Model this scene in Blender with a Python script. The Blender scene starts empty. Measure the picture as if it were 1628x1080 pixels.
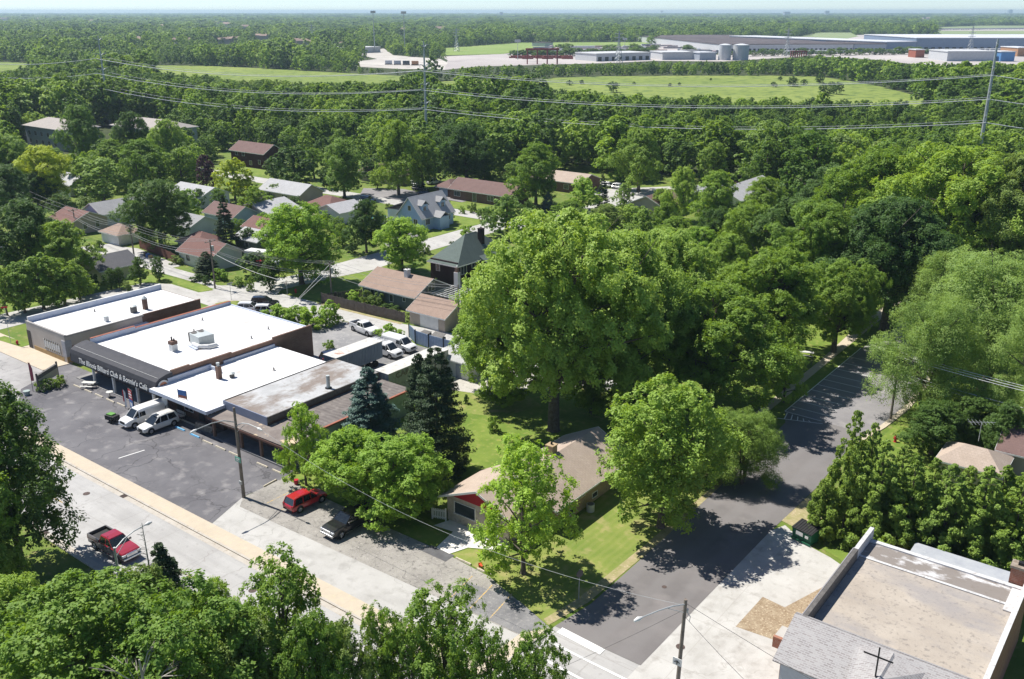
import bpy, math, random
import numpy as np
from mathutils import Vector, Matrix
D = bpy.data
SC = bpy.context.scene
COL = SC.collection
R = math.radians

# ------------------------------------------------------------------ camera, sky, sun, exposure
HC = 48.0; FPX = 1480.0; PITCH = math.atan((540 - 18) / FPX); YAW = R(37.4)
cam = D.objects.new('camera', D.cameras.new('camera')); COL.objects.link(cam)
cam.location = (0, 0, HC)
cam.rotation_euler = (R(90) - PITCH, 0, YAW)
cam.data.sensor_width = 36.0
cam.data.lens = FPX / 1628 * 36.0
cam.data.clip_start = 0.5; cam.data.clip_end = 60000
SC.camera = cam

SUN_DIR = Vector((1.0, 0.10, -1.6)).normalized()          # the way the light travels
sun_el = math.asin(-SUN_DIR.z)
w = D.worlds.new('World'); SC.world = w; w.use_nodes = True
nt = w.node_tree; nt.nodes.clear()
sky = nt.nodes.new('ShaderNodeTexSky'); sky.sky_type = 'NISHITA'; sky.sun_disc = False
sky.sun_elevation = sun_el
sky.sun_rotation = math.atan2(-SUN_DIR.x, -SUN_DIR.y)
sky.altitude = 200; sky.air_density = 0.6; sky.dust_density = 0.05; sky.ozone_density = 3.5
bg = nt.nodes.new('ShaderNodeBackground'); bg.inputs['Strength'].default_value = 0.095
ow = nt.nodes.new('ShaderNodeOutputWorld')
nt.links.new(sky.outputs[0], bg.inputs['Color']); nt.links.new(bg.outputs[0], ow.inputs['Surface'])
sl = D.lights.new('sun', 'SUN'); sl.energy = 5.0; sl.angle = R(0.55); sl.color = (1.0, 0.955, 0.88)
so = D.objects.new('sun', sl); COL.objects.link(so)
so.rotation_euler = SUN_DIR.to_track_quat('-Z', 'Y').to_euler(); so.location = (-60, 0, 120)
SC.view_settings.view_transform = 'Standard'; SC.view_settings.look = 'None'
SC.view_settings.gamma = 1.0; SC.view_settings.use_curve_mapping = False
SC.view_settings.exposure = 0.52

# ------------------------------------------------------------------ survey helpers (photo pixel -> place on the ground)
_fw = np.array([-math.sin(YAW)*math.cos(PITCH), math.cos(YAW)*math.cos(PITCH), -math.sin(PITCH)])
_rt = np.array([math.cos(YAW), math.sin(YAW), 0.0]); _up = np.cross(_rt, _fw)
def G(px, py, z=0.0):
    d = _fw*FPX + _rt*(px-814) + _up*(540-py)
    t = (z-HC)/d[2]; return float(d[0]*t), float(d[1]*t)
def P(x, y, z=0.0):
    v = np.array([x, y, z-HC]); c = v@_fw
    if c < 1: return -9999., -9999.
    return float(814+FPX*(v@_rt)/c), float(540-FPX*(v@_up)/c)
def depth(x, y, z=0.0): return float(np.array([x, y, z-HC])@_fw)
def height_to(x, y, py):
    lo, hi = 0.0, 80.0
    for _ in range(40):
        m = (lo+hi)/2
        if P(x, y, m)[1] > py: lo = m
        else: hi = m
    return lo

# ------------------------------------------------------------------ materials
MC = {}
def mk(name, c1, c2=None, scale=0.5, rough=0.85, detail=6.0, spec=0.3, metal=0.0, coords='pos', lo=0.35, hi=0.65, bump=0.0, bscale=None, c3=None, s3=None, coat=0.0):
    if name in MC: return MC[name]
    m = D.materials.new(name); m.use_nodes = True; t = m.node_tree; N = t.nodes; Lk = t.links
    b = N['Principled BSDF']; b.inputs['Roughness'].default_value = rough; b.inputs['Metallic'].default_value = metal
    b.inputs['Specular IOR Level'].default_value = spec; b.inputs['Coat Weight'].default_value = coat
    if coat: b.inputs['Coat Roughness'].default_value = 0.06
    if coords == 'pos': g = N.new('ShaderNodeNewGeometry').outputs['Position']
    else: g = N.new('ShaderNodeTexCoord').outputs['Object']
    if c2 is None: c2 = tuple(x*0.86 for x in c1)
    n = N.new('ShaderNodeTexNoise'); n.inputs['Scale'].default_value = scale; n.inputs['Detail'].default_value = detail; n.inputs['Roughness'].default_value = 0.62
    Lk.new(g, n.inputs['Vector'])
    r = N.new('ShaderNodeMapRange'); r.inputs[1].default_value = lo; r.inputs[2].default_value = hi
    Lk.new(n.outputs['Fac'], r.inputs[0])
    mx = N.new('ShaderNodeMix'); mx.data_type = 'RGBA'
    mx.inputs[6].default_value = (*c1, 1); mx.inputs[7].default_value = (*c2, 1)
    Lk.new(r.outputs[0], mx.inputs[0]); out = mx.outputs[2]
    if c3 is not None:
        n3 = N.new('ShaderNodeTexNoise'); n3.inputs['Scale'].default_value = s3 or scale*7; n3.inputs['Detail'].default_value = 5
        Lk.new(g, n3.inputs['Vector'])
        r3 = N.new('ShaderNodeMapRange'); r3.inputs[1].default_value = 0.55; r3.inputs[2].default_value = 0.72
        Lk.new(n3.outputs['Fac'], r3.inputs[0])
        m3 = N.new('ShaderNodeMix'); m3.data_type = 'RGBA'; m3.inputs[7].default_value = (*c3, 1)
        Lk.new(out, m3.inputs[6]); Lk.new(r3.outputs[0], m3.inputs[0]); out = m3.outputs[2]
    Lk.new(out, b.inputs['Base Color'])
    if bump:
        nb = N.new('ShaderNodeTexNoise'); nb.inputs['Scale'].default_value = bscale or scale*8; nb.inputs['Detail'].default_value = 6
        Lk.new(g, nb.inputs['Vector'])
        bp = N.new('ShaderNodeBump'); bp.inputs['Strength'].default_value = bump; bp.inputs['Distance'].default_value = 0.05
        Lk.new(nb.outputs['Fac'], bp.inputs['Height']); Lk.new(bp.outputs[0], b.inputs['Normal'])
    m['_out'] = 1
    MC[name] = m; return m

def add_overlay(m, kind, color, **k):
    """a further mix over the base colour: cracks, joints, bricks, stains"""
    t = m.node_tree; N = t.nodes; Lk = t.links; b = N['Principled BSDF']
    src = b.inputs['Base Color'].links[0].from_socket
    g = N.new('ShaderNodeNewGeometry').outputs['Position'] if k.get('coords', 'pos') == 'pos' else N.new('ShaderNodeTexCoord').outputs['Object']
    if kind == 'cracks':
        w_ = N.new('ShaderNodeTexNoise'); w_.inputs['Scale'].default_value = k.get('ws', 0.5); w_.inputs['Detail'].default_value = 5
        Lk.new(g, w_.inputs['Vector'])
        ad = N.new('ShaderNodeVectorMath'); ad.operation = 'MULTIPLY_ADD'; ad.inputs[1].default_value = (k.get('wa', 2.0),)*3
        Lk.new(w_.outputs['Color'], ad.inputs[0]); Lk.new(g, ad.inputs[2])
        v = N.new('ShaderNodeTexVoronoi'); v.feature = 'DISTANCE_TO_EDGE'; v.inputs['Scale'].default_value = k.get('scale', 0.3)
        Lk.new(ad.outputs[0], v.inputs['Vector'])
        r = N.new('ShaderNodeMapRange'); r.inputs[1].default_value = k.get('w', 0.012); r.inputs[2].default_value = 0.0
        Lk.new(v.outputs['Distance'], r.inputs[0])
        n2 = N.new('ShaderNodeTexNoise'); n2.inputs['Scale'].default_value = k.get('ms', 0.13)
        Lk.new(g, n2.inputs['Vector'])
        r2 = N.new('ShaderNodeMapRange'); r2.inputs[1].default_value = k.get('m0', 0.42); r2.inputs[2].default_value = k.get('m1', 0.58); r2.inputs[4].default_value = k.get('amt', 0.8)
        Lk.new(n2.outputs['Fac'], r2.inputs[0])
        f = N.new('ShaderNodeMath'); f.operation = 'MULTIPLY'; Lk.new(r.outputs[0], f.inputs[0]); Lk.new(r2.outputs[0], f.inputs[1]); fac = f.outputs[0]
    elif kind == 'joints':      # straight saw-cut joints every sx metres along x and sy along y
        sp = N.new('ShaderNodeSeparateXYZ'); Lk.new(g, sp.inputs[0]); outs = []
        for ax, s, off in (('X', k.get('sx'), k.get('ox', 0)), ('Y', k.get('sy'), k.get('oy', 0))):
            if not s: continue
            a = N.new('ShaderNodeMath'); a.operation = 'ADD'; a.inputs[1].default_value = 5000*s - off; Lk.new(sp.outputs[ax], a.inputs[0])
            mo = N.new('ShaderNodeMath'); mo.operation = 'MODULO'; mo.inputs[1].default_value = s; Lk.new(a.outputs[0], mo.inputs[0])
            lt = N.new('ShaderNodeMath'); lt.operation = 'LESS_THAN'; lt.inputs[1].default_value = k.get('w', 0.05); Lk.new(mo.outputs[0], lt.inputs[0]); outs.append(lt.outputs[0])
        if len(outs) == 2:
            f = N.new('ShaderNodeMath'); f.operation = 'MAXIMUM'; Lk.new(outs[0], f.inputs[0]); Lk.new(outs[1], f.inputs[1]); fac = f.outputs[0]
        else: fac = outs[0]
        f = N.new('ShaderNodeMath'); f.operation = 'MULTIPLY'; f.inputs[1].default_value = k.get('amt', 0.6); Lk.new(fac, f.inputs[0]); fac = f.outputs[0]
    elif kind == 'brick':
        if k.get('wall'):
            sp = N.new('ShaderNodeSeparateXYZ'); Lk.new(g, sp.inputs[0]); a = N.new('ShaderNodeMath'); Lk.new(sp.outputs[0], a.inputs[0]); Lk.new(sp.outputs[1], a.inputs[1])
            mp = N.new('ShaderNodeCombineXYZ'); Lk.new(a.outputs[0], mp.inputs[0]); Lk.new(sp.outputs[2], mp.inputs[1])
        else:
            mp = N.new('ShaderNodeMapping'); mp.inputs['Rotation'].default_value = k.get('rot', (0, 0, 0)); Lk.new(g, mp.inputs['Vector'])
        br = N.new('ShaderNodeTexBrick'); br.inputs['Scale'].default_value = 1.0
        br.inputs['Brick Width'].default_value = k.get('bw', 0.3); br.inputs['Row Height'].default_value = k.get('bh', 0.12)
        br.inputs['Mortar Size'].default_value = k.get('mortar', 0.012); br.inputs['Mortar Smooth'].default_value = 0.1
        br.inputs['Color1'].default_value = (0, 0, 0, 1); br.inputs['Color2'].default_value = (k.get('var', .5),)*3+(1,); br.inputs['Mortar'].default_value = (1, 1, 1, 1)
        Lk.new(mp.outputs[0], br.inputs['Vector'])
        f = N.new('ShaderNodeMath'); f.operation = 'MULTIPLY'; f.inputs[1].default_value = k.get('amt', 0.6); Lk.new(br.outputs['Color'], f.inputs[0]); fac = f.outputs[0]
    elif kind == 'wave':
        wv = N.new('ShaderNodeTexWave'); wv.bands_direction = k.get('dir', 'X'); wv.inputs['Scale'].default_value = k.get('scale', 1.0); wv.inputs['Distortion'].default_value = k.get('dist', 1.0); wv.inputs['Detail'].default_value = 3
        Lk.new(g, wv.inputs['Vector'])
        r = N.new('ShaderNodeMapRange'); r.inputs[1].default_value = k.get('lo', 0.3); r.inputs[2].default_value = k.get('hi', 0.8); r.inputs[4].default_value = k.get('amt', 0.5)
        Lk.new(wv.outputs['Fac'], r.inputs[0]); fac = r.outputs[0]
    else:                       # stain: thresholded noise, stretched
        mp = N.new('ShaderNodeMapping'); mp.inputs['Scale'].default_value = k.get('st', (1, 1, 1)); mp.inputs['Location'].default_value = k.get('loc', (0, 0, 0)); Lk.new(g, mp.inputs['Vector'])
        n = N.new('ShaderNodeTexNoise'); n.inputs['Scale'].default_value = k.get('scale', 0.3); n.inputs['Detail'].default_value = 8; n.inputs['Roughness'].default_value = k.get('nr', 0.65)
        Lk.new(mp.outputs[0], n.inputs['Vector'])
        r = N.new('ShaderNodeMapRange'); r.inputs[1].default_value = k.get('lo', 0.55); r.inputs[2].default_value = k.get('hi', 0.65); r.inputs[4].default_value = k.get('amt', 0.8)
        Lk.new(n.outputs['Fac'], r.inputs[0]); fac = r.outputs[0]
    mx = N.new('ShaderNodeMix'); mx.data_type = 'RGBA'; mx.inputs[7].default_value = (*color, 1)
    Lk.new(fac, mx.inputs[0]); Lk.new(src, mx.inputs[6]); Lk.new(mx.outputs[2], b.inputs['Base Color'])
    return m

def leaf_mat(name, c1, c2, trans=0.33):
    m = D.materials.new(name); m.use_nodes = True; t = m.node_tree; N = t.nodes; Lk = t.links; N.clear()
    o = N.new('ShaderNodeOutputMaterial')
    g = N.new('ShaderNodeNewGeometry'); oi = N.new('ShaderNodeObjectInfo')
    n = N.new('ShaderNodeTexNoise'); n.inputs['Scale'].default_value = 0.9; n.inputs['Detail'].default_value = 4
    Lk.new(g.outputs['Position'], n.inputs['Vector'])
    a = N.new('ShaderNodeMath'); a.operation = 'MULTIPLY_ADD'; a.inputs[1].default_value = 0.55; Lk.new(oi.outputs['Random'], a.inputs[0])
    r = N.new('ShaderNodeMapRange'); r.inputs[1].default_value = 0.3; r.inputs[2].default_value = 0.7; r.inputs[4].default_value = 0.45; Lk.new(n.outputs['Fac'], r.inputs[0])
    Lk.new(r.outputs[0], a.inputs[2])
    ri = N.new('ShaderNodeMath'); ri.operation = 'MULTIPLY_ADD'; ri.inputs[1].default_value = 0.5; ri.inputs[2].default_value = -0.25
    Lk.new(g.outputs['Random Per Island'], ri.inputs[0])
    s = N.new('ShaderNodeMath'); s.operation = 'ADD'; s.use_clamp = True; Lk.new(a.outputs[0], s.inputs[0]); Lk.new(ri.outputs[0], s.inputs[1])
    mx = N.new('ShaderNodeMix'); mx.data_type = 'RGBA'; mx.inputs[6].default_value = (*c1, 1); mx.inputs[7].default_value = (*c2, 1); Lk.new(s.outputs[0], mx.inputs[0])
    d = N.new('ShaderNodeBsdfPrincipled'); d.inputs['Roughness'].default_value = 0.6; d.inputs['Specular IOR Level'].default_value = 0.3
    tr = N.new('ShaderNodeBsdfTranslucent'); Lk.new(mx.outputs[2], d.inputs['Base Color'])
    hs = N.new('ShaderNodeHueSaturation'); hs.inputs['Hue'].default_value = 0.485; hs.inputs['Value'].default_value = 1.7; hs.inputs['Saturation'].default_value = 1.1
    Lk.new(mx.outputs[2], hs.inputs['Color']); Lk.new(hs.outputs[0], tr.inputs['Color'])
    ms = N.new('ShaderNodeMixShader'); ms.inputs[0].default_value = trans; Lk.new(d.outputs[0], ms.inputs[1]); Lk.new(tr.outputs[0], ms.inputs[2])
    Lk.new(ms.outputs[0], o.inputs['Surface']); MC[name] = m; return m

LM = {
 'maple':  leaf_mat('leaf_maple', (0.171, 0.305, 0.037), (0.351, 0.507, 0.074)),
 'green':  leaf_mat('leaf_green', (0.110, 0.215, 0.031), (0.260, 0.377, 0.061)),
 'dark':   leaf_mat('leaf_dark', (0.056, 0.124, 0.027), (0.134, 0.221, 0.046)),
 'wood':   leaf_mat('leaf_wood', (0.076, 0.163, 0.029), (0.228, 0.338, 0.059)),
 'yellow': leaf_mat('leaf_yellow', (0.299, 0.390, 0.031), (0.479, 0.546, 0.061)),
 'light':  leaf_mat('leaf_light', (0.184, 0.309, 0.050), (0.353, 0.476, 0.089)),
 'willow': leaf_mat('leaf_willow', (0.151, 0.257, 0.065), (0.302, 0.422, 0.109)),
 'olive':  leaf_mat('leaf_olive', (0.135, 0.215, 0.052), (0.269, 0.358, 0.086)),
 'spruce': leaf_mat('needle_blue', (0.064, 0.130, 0.106), (0.150, 0.227, 0.192), 0.1),
 'fir':    leaf_mat('needle_dark', (0.026, 0.055, 0.024), (0.064, 0.107, 0.040), 0.1),
 'arbor':  leaf_mat('needle_arbor', (0.129, 0.227, 0.037), (0.300, 0.416, 0.073), 0.25),
 'purple': leaf_mat('leaf_purple', (0.049, 0.021, 0.032), (0.101, 0.045, 0.057), 0.2),
}
BARK = mk('bark', (0.085, 0.065, 0.050), (0.16, 0.14, 0.12), 3.0, 0.95, coords='obj')
DEADB = mk('dead_bark', (0.30, 0.27, 0.24), (0.42, 0.39, 0.35), 3.0, 0.95, coords='obj')

# ------------------------------------------------------------------ object helpers
def tag(o, label=None, cat=None, group=None, kind=None):
    if label: o['label'] = label
    if cat: o['category'] = cat
    if group: o['group'] = group
    if kind: o['kind'] = kind
    return o
def thing(name, label, cat, loc=(0, 0, 0), rz=0.0, group=None):
    o = D.objects.new(name, None); COL.objects.link(o); o.location = (loc[0], loc[1], loc[2] if len(loc) > 2 else 0); o.rotation_euler = (0, 0, rz)
    o.empty_display_size = 0.3
    return tag(o, label, cat, group)
def dup(root, loc=None, rz=None, label=None, group=None, scale=None):
    r = root.copy(); COL.objects.link(r)
    if loc is not None: r.location = (loc[0], loc[1], loc[2] if len(loc) > 2 else 0)
    if rz is not None: r.rotation_euler = (0, 0, rz)
    if scale is not None: r.scale = scale
    if label: r['label'] = label
    if group: r['group'] = group
    for ch in list(root.children):
        c = ch.copy(); COL.objects.link(c); c.parent = r
        for g in list(ch.children):
            d = g.copy(); COL.objects.link(d); d.parent = c
    return r
class MB:
    def __init__(s): s.v = []; s.f = []; s.m = []; s.mi = 0
    def add(s, vs, fs):
        n = len(s.v); s.v.extend([tuple(map(float, p)) for p in vs]); s.f.extend([tuple(i+n for i in f) for f in fs]); s.m.extend([s.mi]*len(fs)); return s
    def mat(s, i): s.mi = i; return s
    def box(s, x0, x1, y0, y1, z0, z1):
        return s.add([(x0,y0,z0),(x1,y0,z0),(x1,y1,z0),(x0,y1,z0),(x0,y0,z1),(x1,y0,z1),(x1,y1,z1),(x0,y1,z1)],
                     [(0,3,2,1),(4,5,6,7),(0,1,5,4),(1,2,6,5),(2,3,7,6),(3,0,4,7)])
    def prism(s, pts, z0, z1):
        a = sum(pts[i][0]*pts[(i+1) % len(pts)][1]-pts[(i+1) % len(pts)][0]*pts[i][1] for i in range(len(pts)))
        if a < 0: pts = pts[::-1]
        n = len(pts)
        return s.add([(p[0], p[1], z0) for p in pts]+[(p[0], p[1], z1) for p in pts],
                     [tuple(range(n-1, -1, -1)), tuple(range(n, 2*n))]+[(i, (i+1) % n, n+(i+1) % n, n+i) for i in range(n)])
    def tube(s, pts, rad, seg=8, cap=True):
        pts = [Vector(p) for p in pts]
        if not hasattr(rad, '__len__'): rad = [rad]*len(pts)
        vs = []; fs = []
        for i, p in enumerate(pts):
            a = pts[max(i-1, 0)]; b = pts[min(i+1, len(pts)-1)]; d = (b-a).normalized()
            u = d.cross(Vector((0, 0, 1))) if abs(d.z) < .95 else d.cross(Vector((1, 0, 0)))
            u.normalize(); v = d.cross(u)
            for k in range(seg):
                t = 2*math.pi*k/seg; vs.append(tuple(p+u*math.cos(t)*rad[i]+v*math.sin(t)*rad[i]))
        for i in range(len(pts)-1):
            for k in range(seg): fs.append((i*seg+k, i*seg+(k+1) % seg, (i+1)*seg+(k+1) % seg, (i+1)*seg+k))
        if cap: fs += [tuple(range(seg)), tuple(range((len(pts)-1)*seg+seg-1, (len(pts)-1)*seg-1, -1))]
        return s.add(vs, fs)
    def cyl(s, x, y, z0, z1, r, seg=14, r2=None):
        return s.tube([(x, y, z0), (x, y, z1)], [r, r if r2 is None else r2], seg)
    def quad(s, a, b, c, d): return s.add([a, b, c, d], [(0, 1, 2, 3)])
    def slab(s, pts, th):       # planar polygon thickened along its normal
        P_ = [Vector(p) for p in pts]; n = (P_[1]-P_[0]).cross(P_[2]-P_[0]).normalized()
        if n.z < 0: P_ = P_[::-1]; n = -n
        k = len(P_); q = [p-n*th for p in P_]
        return s.add([tuple(p) for p in P_]+[tuple(p) for p in q],
                     [tuple(range(k)), tuple(range(2*k-1, k-1, -1))]+[(i, k+i, k+(i+1) % k, (i+1) % k) for i in range(k)])
    def build(s, name, mats, parent=None, world=False, smooth=False):
        me = D.meshes.new(name)
        off = parent.location if (world and parent is not None) else Vector((0, 0, 0))
        V = [(p[0]-off[0], p[1]-off[1], p[2]-off[2]) for p in s.v] if world else s.v
        me.from_pydata(V, [], s.f)
        if not isinstance(mats, (list, tuple)): mats = [mats]
        for m in mats: me.materials.append(m)
        if len(mats) > 1: me.polygons.foreach_set('material_index', s.m)
        if smooth: me.polygons.foreach_set('use_smooth', [True]*len(me.polygons))
        me.update()
        o = D.objects.new(name, me); COL.objects.link(o)
        if parent is not None: o.parent = parent
        return o
def nmesh(name, V, F, mats, mi=None):
    """numpy quads -> mesh"""
    me = D.meshes.new(name); V = np.asarray(V, np.float32); F = np.asarray(F, np.int32)
    me.vertices.add(len(V)); me.vertices.foreach_set('co', V.ravel())
    me.loops.add(F.size); me.loops.foreach_set('vertex_index', F.ravel())
    me.polygons.add(len(F)); me.polygons.foreach_set('loop_start', np.arange(0, F.size, F.shape[1], dtype=np.int32))
    for m in mats: me.materials.append(m)
    me.update(calc_edges=True); return me
def sheet(name, pts, z, m, kind='structure', th=None):
    b = MB()
    a = sum(pts[i][0]*pts[(i+1) % len(pts)][1]-pts[(i+1) % len(pts)][0]*pts[i][1] for i in range(len(pts)))
    if a < 0: pts = pts[::-1]
    if th: b.prism(pts, z-th, z)
    else: b.add([(p[0], p[1], z) for p in pts], [tuple(range(len(pts)))])
    o = b.build(name, m); o['kind'] = kind; return o
def rect(x0, x1, y0, y1): return [(x0, y0), (x1, y0), (x1, y1), (x0, y1)]
def text_part(s, size, parent, name, m, loc, rot, extrude=0.02, offset=0.0, sx=1.0, align='CENTER'):
    c = D.curves.new('lettering', 'FONT'); c.body = s; c.size = size; c.extrude = extrude; c.offset = offset; c.align_x = align; c.align_y = 'CENTER'
    c.resolution_u = 3
    to = D.objects.new('tmp', c); COL.objects.link(to)
    bpy.context.view_layer.update()
    me = D.meshes.new_from_object(to.evaluated_get(bpy.context.evaluated_depsgraph_get()))
    D.objects.remove(to, do_unlink=True); D.curves.remove(c)
    me.materials.clear(); me.materials.append(m)
    o = D.objects.new(name, me); COL.objects.link(o); o.parent = parent; o.location = loc; o.rotation_euler = rot; o.scale = (sx, 1, 1); return o
HAZE = True
# ------------------------------------------------------------------ trees
def _unit(v): return v/np.maximum(np.linalg.norm(v, axis=-1, keepdims=True), 1e-6)
def leaf_quads(rng, pos, nrm, size, asp=0.62, rnd=0.7):
    n = len(pos)
    nr = _unit(nrm + rng.normal(0, rnd, (n, 3)))
    t = _unit(np.cross(nr, rng.normal(0, 1, (n, 3)))); b = np.cross(nr, t)
    s = (size*rng.uniform(0.65, 1.3, n))[:, None]
    a0 = pos + t*s*0.5; a2 = pos - t*s*0.5; k = (rng.uniform(-.12, .12, n))[:, None]
    a1 = pos + b*s*asp*0.5 + t*s*k + nr*s*0.10; a3 = pos - b*s*asp*0.5 + t*s*k + nr*s*0.10
    V = np.stack([a0, a1, a2, a3], 1).reshape(-1, 3); F = np.arange(4*n).reshape(-1, 4)
    return V, F
def crown_blobs(rng, H, RR, zb, nb, kind):
    """centres and radii of the foliage masses; uneven outline"""
    C = []; Rb = []
    ph = rng.uniform(0, 6.28, 4)
    for i in range(nb):
        t = (i+0.5)/nb; t = t**0.85
        z = zb + (H-zb)*t
        if kind == 'round': env = math.sin(math.pi*min(1, 0.13+0.83*t))**0.62
        elif kind == 'oval': env = math.sin(math.pi*(0.15+0.80*t))**0.8
        elif kind == 'vase': env = (0.45+0.65*t)*(1 if t < .75 else math.sqrt(max(0.05, 1-((t-.75)/.27)**2)))
        elif kind == 'spread': env = math.sin(math.pi*(0.22+0.72*t))**0.45
        else: env = (1-t)**0.62*(.72+.28*min(1, t*5))
        az = i*2.39996 + rng.uniform(-.5, .5)
        wob = 1+0.16*math.sin(2*az+ph[0])+0.12*math.sin(3*az+ph[1])+(0.14*math.sin(3*az+5*t+ph[2]) if nb > 100 else 0)
        rad = RR*env*wob*rng.uniform(0.50, 0.86)*(1 if kind != 'cone' else 1.05)
        if i % 4 == 3: rad *= 0.4
        C.append((rad*math.cos(az), rad*math.sin(az), z)); Rb.append((RR if kind != 'cone' else RR*max(.35, env))*rng.uniform(0.20, 0.36)*(1.0 if nb < 60 else .74)*(1.0 if t < .8 else 0.8))
    C = np.array(C); Rb = np.array(Rb)
    C[:, 2] -= Rb*0.55
    return C, Rb
def make_crown(seed, H, RR, zb, nb, nleaf, leaf, kind='round', spray=0.25, droop=0.0, asp=0.62, nspray=26):
    rng = np.random.default_rng(seed); C, Rb = crown_blobs(rng, H, RR, zb, nb, kind)
    wts = Rb**2/np.sum(Rb**2); idx = rng.choice(nb, nleaf, p=wts)
    d = _unit(rng.normal(0, 1, (nb, nspray, 3)) + np.array([0, 0, 0.35]))
    rr = rng.uniform(0.62, 1.12, (nb, nspray, 1)); sp = C[:, None, :] + d*rr*Rb[:, None, None]*np.array([1, 1, 0.82])
    jit = rng.normal(0, .35, (nb, nspray, 3)); j = rng.integers(0, nspray, nleaf); c = sp[idx, j]; dd = d[idx, j]
    srad = (Rb[idx]*spray)[:, None]
    e = rng.normal(0, 0.55, (nleaf, 3)); e -= dd*np.sum(e*dd, 1, keepdims=True)*0.5
    if droop: e[:, 2] = -np.abs(e[:, 2])*droop
    pos = c + e*srad
    V, F = leaf_quads(rng, pos, dd*0.75+jit[idx, j]*.8+np.array([-.22, 0, 0.75]), leaf, asp, 0.42)
    return V, F, C, Rb
def trunk_mb(seed, H, zb, C, r0, nl=7, lean=0.0, fork=False):
    rng = np.random.default_rng(seed+77); b = MB()
    top = zb+(H-zb)*0.55
    if fork:
        for s in (-1, 1, .3):
            b.tube([(0.12*s, 0, -0.2), (s*H*.05, s*.2, zb*.6), (s*H*.12, s*.5, top)], [r0*.75, r0*.6, r0*.2], 7)
    else:
        b.tube([(0, 0, -0.3), (0, 0, 0.25), (0.05, 0.02, zb*0.6), (0.1, -.05, zb*1.1), (0.0, 0.0, top), (0.05, 0.05, zb+(H-zb)*.85)], [r0*1.7, r0*1.1, r0*.9, r0*.8, r0*.42, r0*.1], 8)
    order = list(range(len(C))); rng.shuffle(order)
    for i in order[:nl]:
        c = C[i]; z0 = max(zb*.75, min(top, c[2]*0.62)); m = (c[0]*.5, c[1]*.5, (z0*.35+c[2]*.65))
        b.tube([(0, 0, z0), m, (c[0]*.95, c[1]*.95, c[2]+.1)], [r0*.42, r0*.26, r0*.07], 5, cap=False)
        for k in range(2):
            q = np.array(m)+rng.normal(0, 1, 3)*r0*3.2+np.array([0, 0, r0*2]); b.tube([m, tuple(q)], [r0*.18, r0*.04], 4, cap=False)
    return b
def make_conifer(seed, H, RR, n, leaf, dense=False):
    rng = np.random.default_rng(seed); P_ = []; Nn = []
    nw = int(H*1.7) if not dense else int(H*2.2)
    z0 = 0.04*H
    for i in range(nw):
        t = i/nw; z = z0+(H-z0)*t**0.92; rr = RR*(1-t)**(0.85 if not dense else 0.62)*(1 if t > .12 else .82)+0.12
        nbch = max(5, int((9 if not dense else 13)*(1-t)+4))
        for k in range(nbch):
            az = rng.uniform(0, 6.283); L_ = rr*rng.uniform(0.72, 1.12)
            m = max(4, int(n/nw/nbch*(1.6-1.2*t)))
            s = rng.uniform(0.25, 1, m)**0.7
            wid = 0.17*L_*(1.15-s)+0.10
            x = s*L_; y = rng.normal(0, 1, m)*wid; zz = z-0.30*x*(0.6 if not dense else 0.35)+0.10*L_*s**3+rng.normal(0, 0.07+.03*leaf, m)
            ca, sa = math.cos(az), math.sin(az)
            P_.append(np.stack([x*ca-y*sa, x*sa+y*ca, zz], 1)); Nn.append(np.tile([ca*.5, sa*.5, .8], (m, 1)))
    pos = np.concatenate(P_); nn = np.concatenate(Nn)
    V, F = leaf_quads(rng, pos, nn, leaf, 0.4, 0.45)
    return V, F
def trunk_conifer(H, r0):
    b = MB(); b.tube([(0, 0, -.3), (0, 0, .3), (0, 0, H*.5), (0, 0, H*.97)], [r0*1.3, r0, r0*.6, r0*.08], 7); return b

PROTO = {}      # family -> list of (crown mesh, trunk mesh, H, R)
def add_proto(fam, seed, H, RR, zb, nb, n, leaf, kind, r0, nl=7, fork=False, **k):
    V, F, C, Rb = make_crown(seed, H, RR, zb, nb, n, leaf, kind, **k)
    me = nmesh('crown', V, F, [LM['green']])
    tb = trunk_mb(seed, H, zb, C, r0, nl, fork=fork); o = tb.build('trunk', BARK, smooth=True); tm = o.data; D.objects.remove(o)
    PROTO.setdefault(fam, []).append((me, tm, H, RR))
for s in range(3): add_proto('near', 11+s, 13, 5, 3.0, 52, 44000, 0.25, ['round', 'oval', 'spread'][s], 0.30, nl=16, nspray=30)
for s in range(2): add_proto('big', 31+s, 26, 12, 7.5, 105, 135000, 0.36, ['spread', 'round'][s], 0.75, nl=40, nspray=24)
for s in range(3): add_proto('sparse', 41+s, 12, 5, 2.6, 38, 23000, 0.25, ['vase', 'round', 'spread'][s], 0.22, nl=24, spray=0.26, nspray=14)
for s in range(2): add_proto('willow', 51+s, 15, 8, 3.0, 90, 95000, 0.24, 'spread', 0.42, nl=20, fork=True, droop=1.5, asp=0.35, nspray=40, spray=0.36)
for s in range(5): add_proto('mid', 61+s, 13, 5, 2.4, 30, 11000, 0.42, ['round', 'oval', 'spread', 'round', 'vase'][s], 0.28, nl=8, nspray=20)
for s in range(5): add_proto('low', 71+s, 15, 6, 2.5, 24, 4200, 0.80, ['round', 'spread', 'oval', 'spread', 'round'][s], 0.3, nl=4, nspray=14)
for s in range(4): add_proto('far', 81+s, 15, 6.5, 2.0, 14, 760, 1.7, ['round', 'spread', 'round', 'oval'][s], 0.3, nl=1, nspray=10)
for s in range(2): add_proto('bush', 91+s, 2.4, 1.6, 0.2, 14, 5200, 0.17, 'round', 0.06, nl=5)
for s in range(3): add_proto('cedar', 131+s, 12, 4.4, 0.4, 95, 62000, 0.20, 'cone', 0.2, nl=3, nspray=16, spray=.34)
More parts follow.
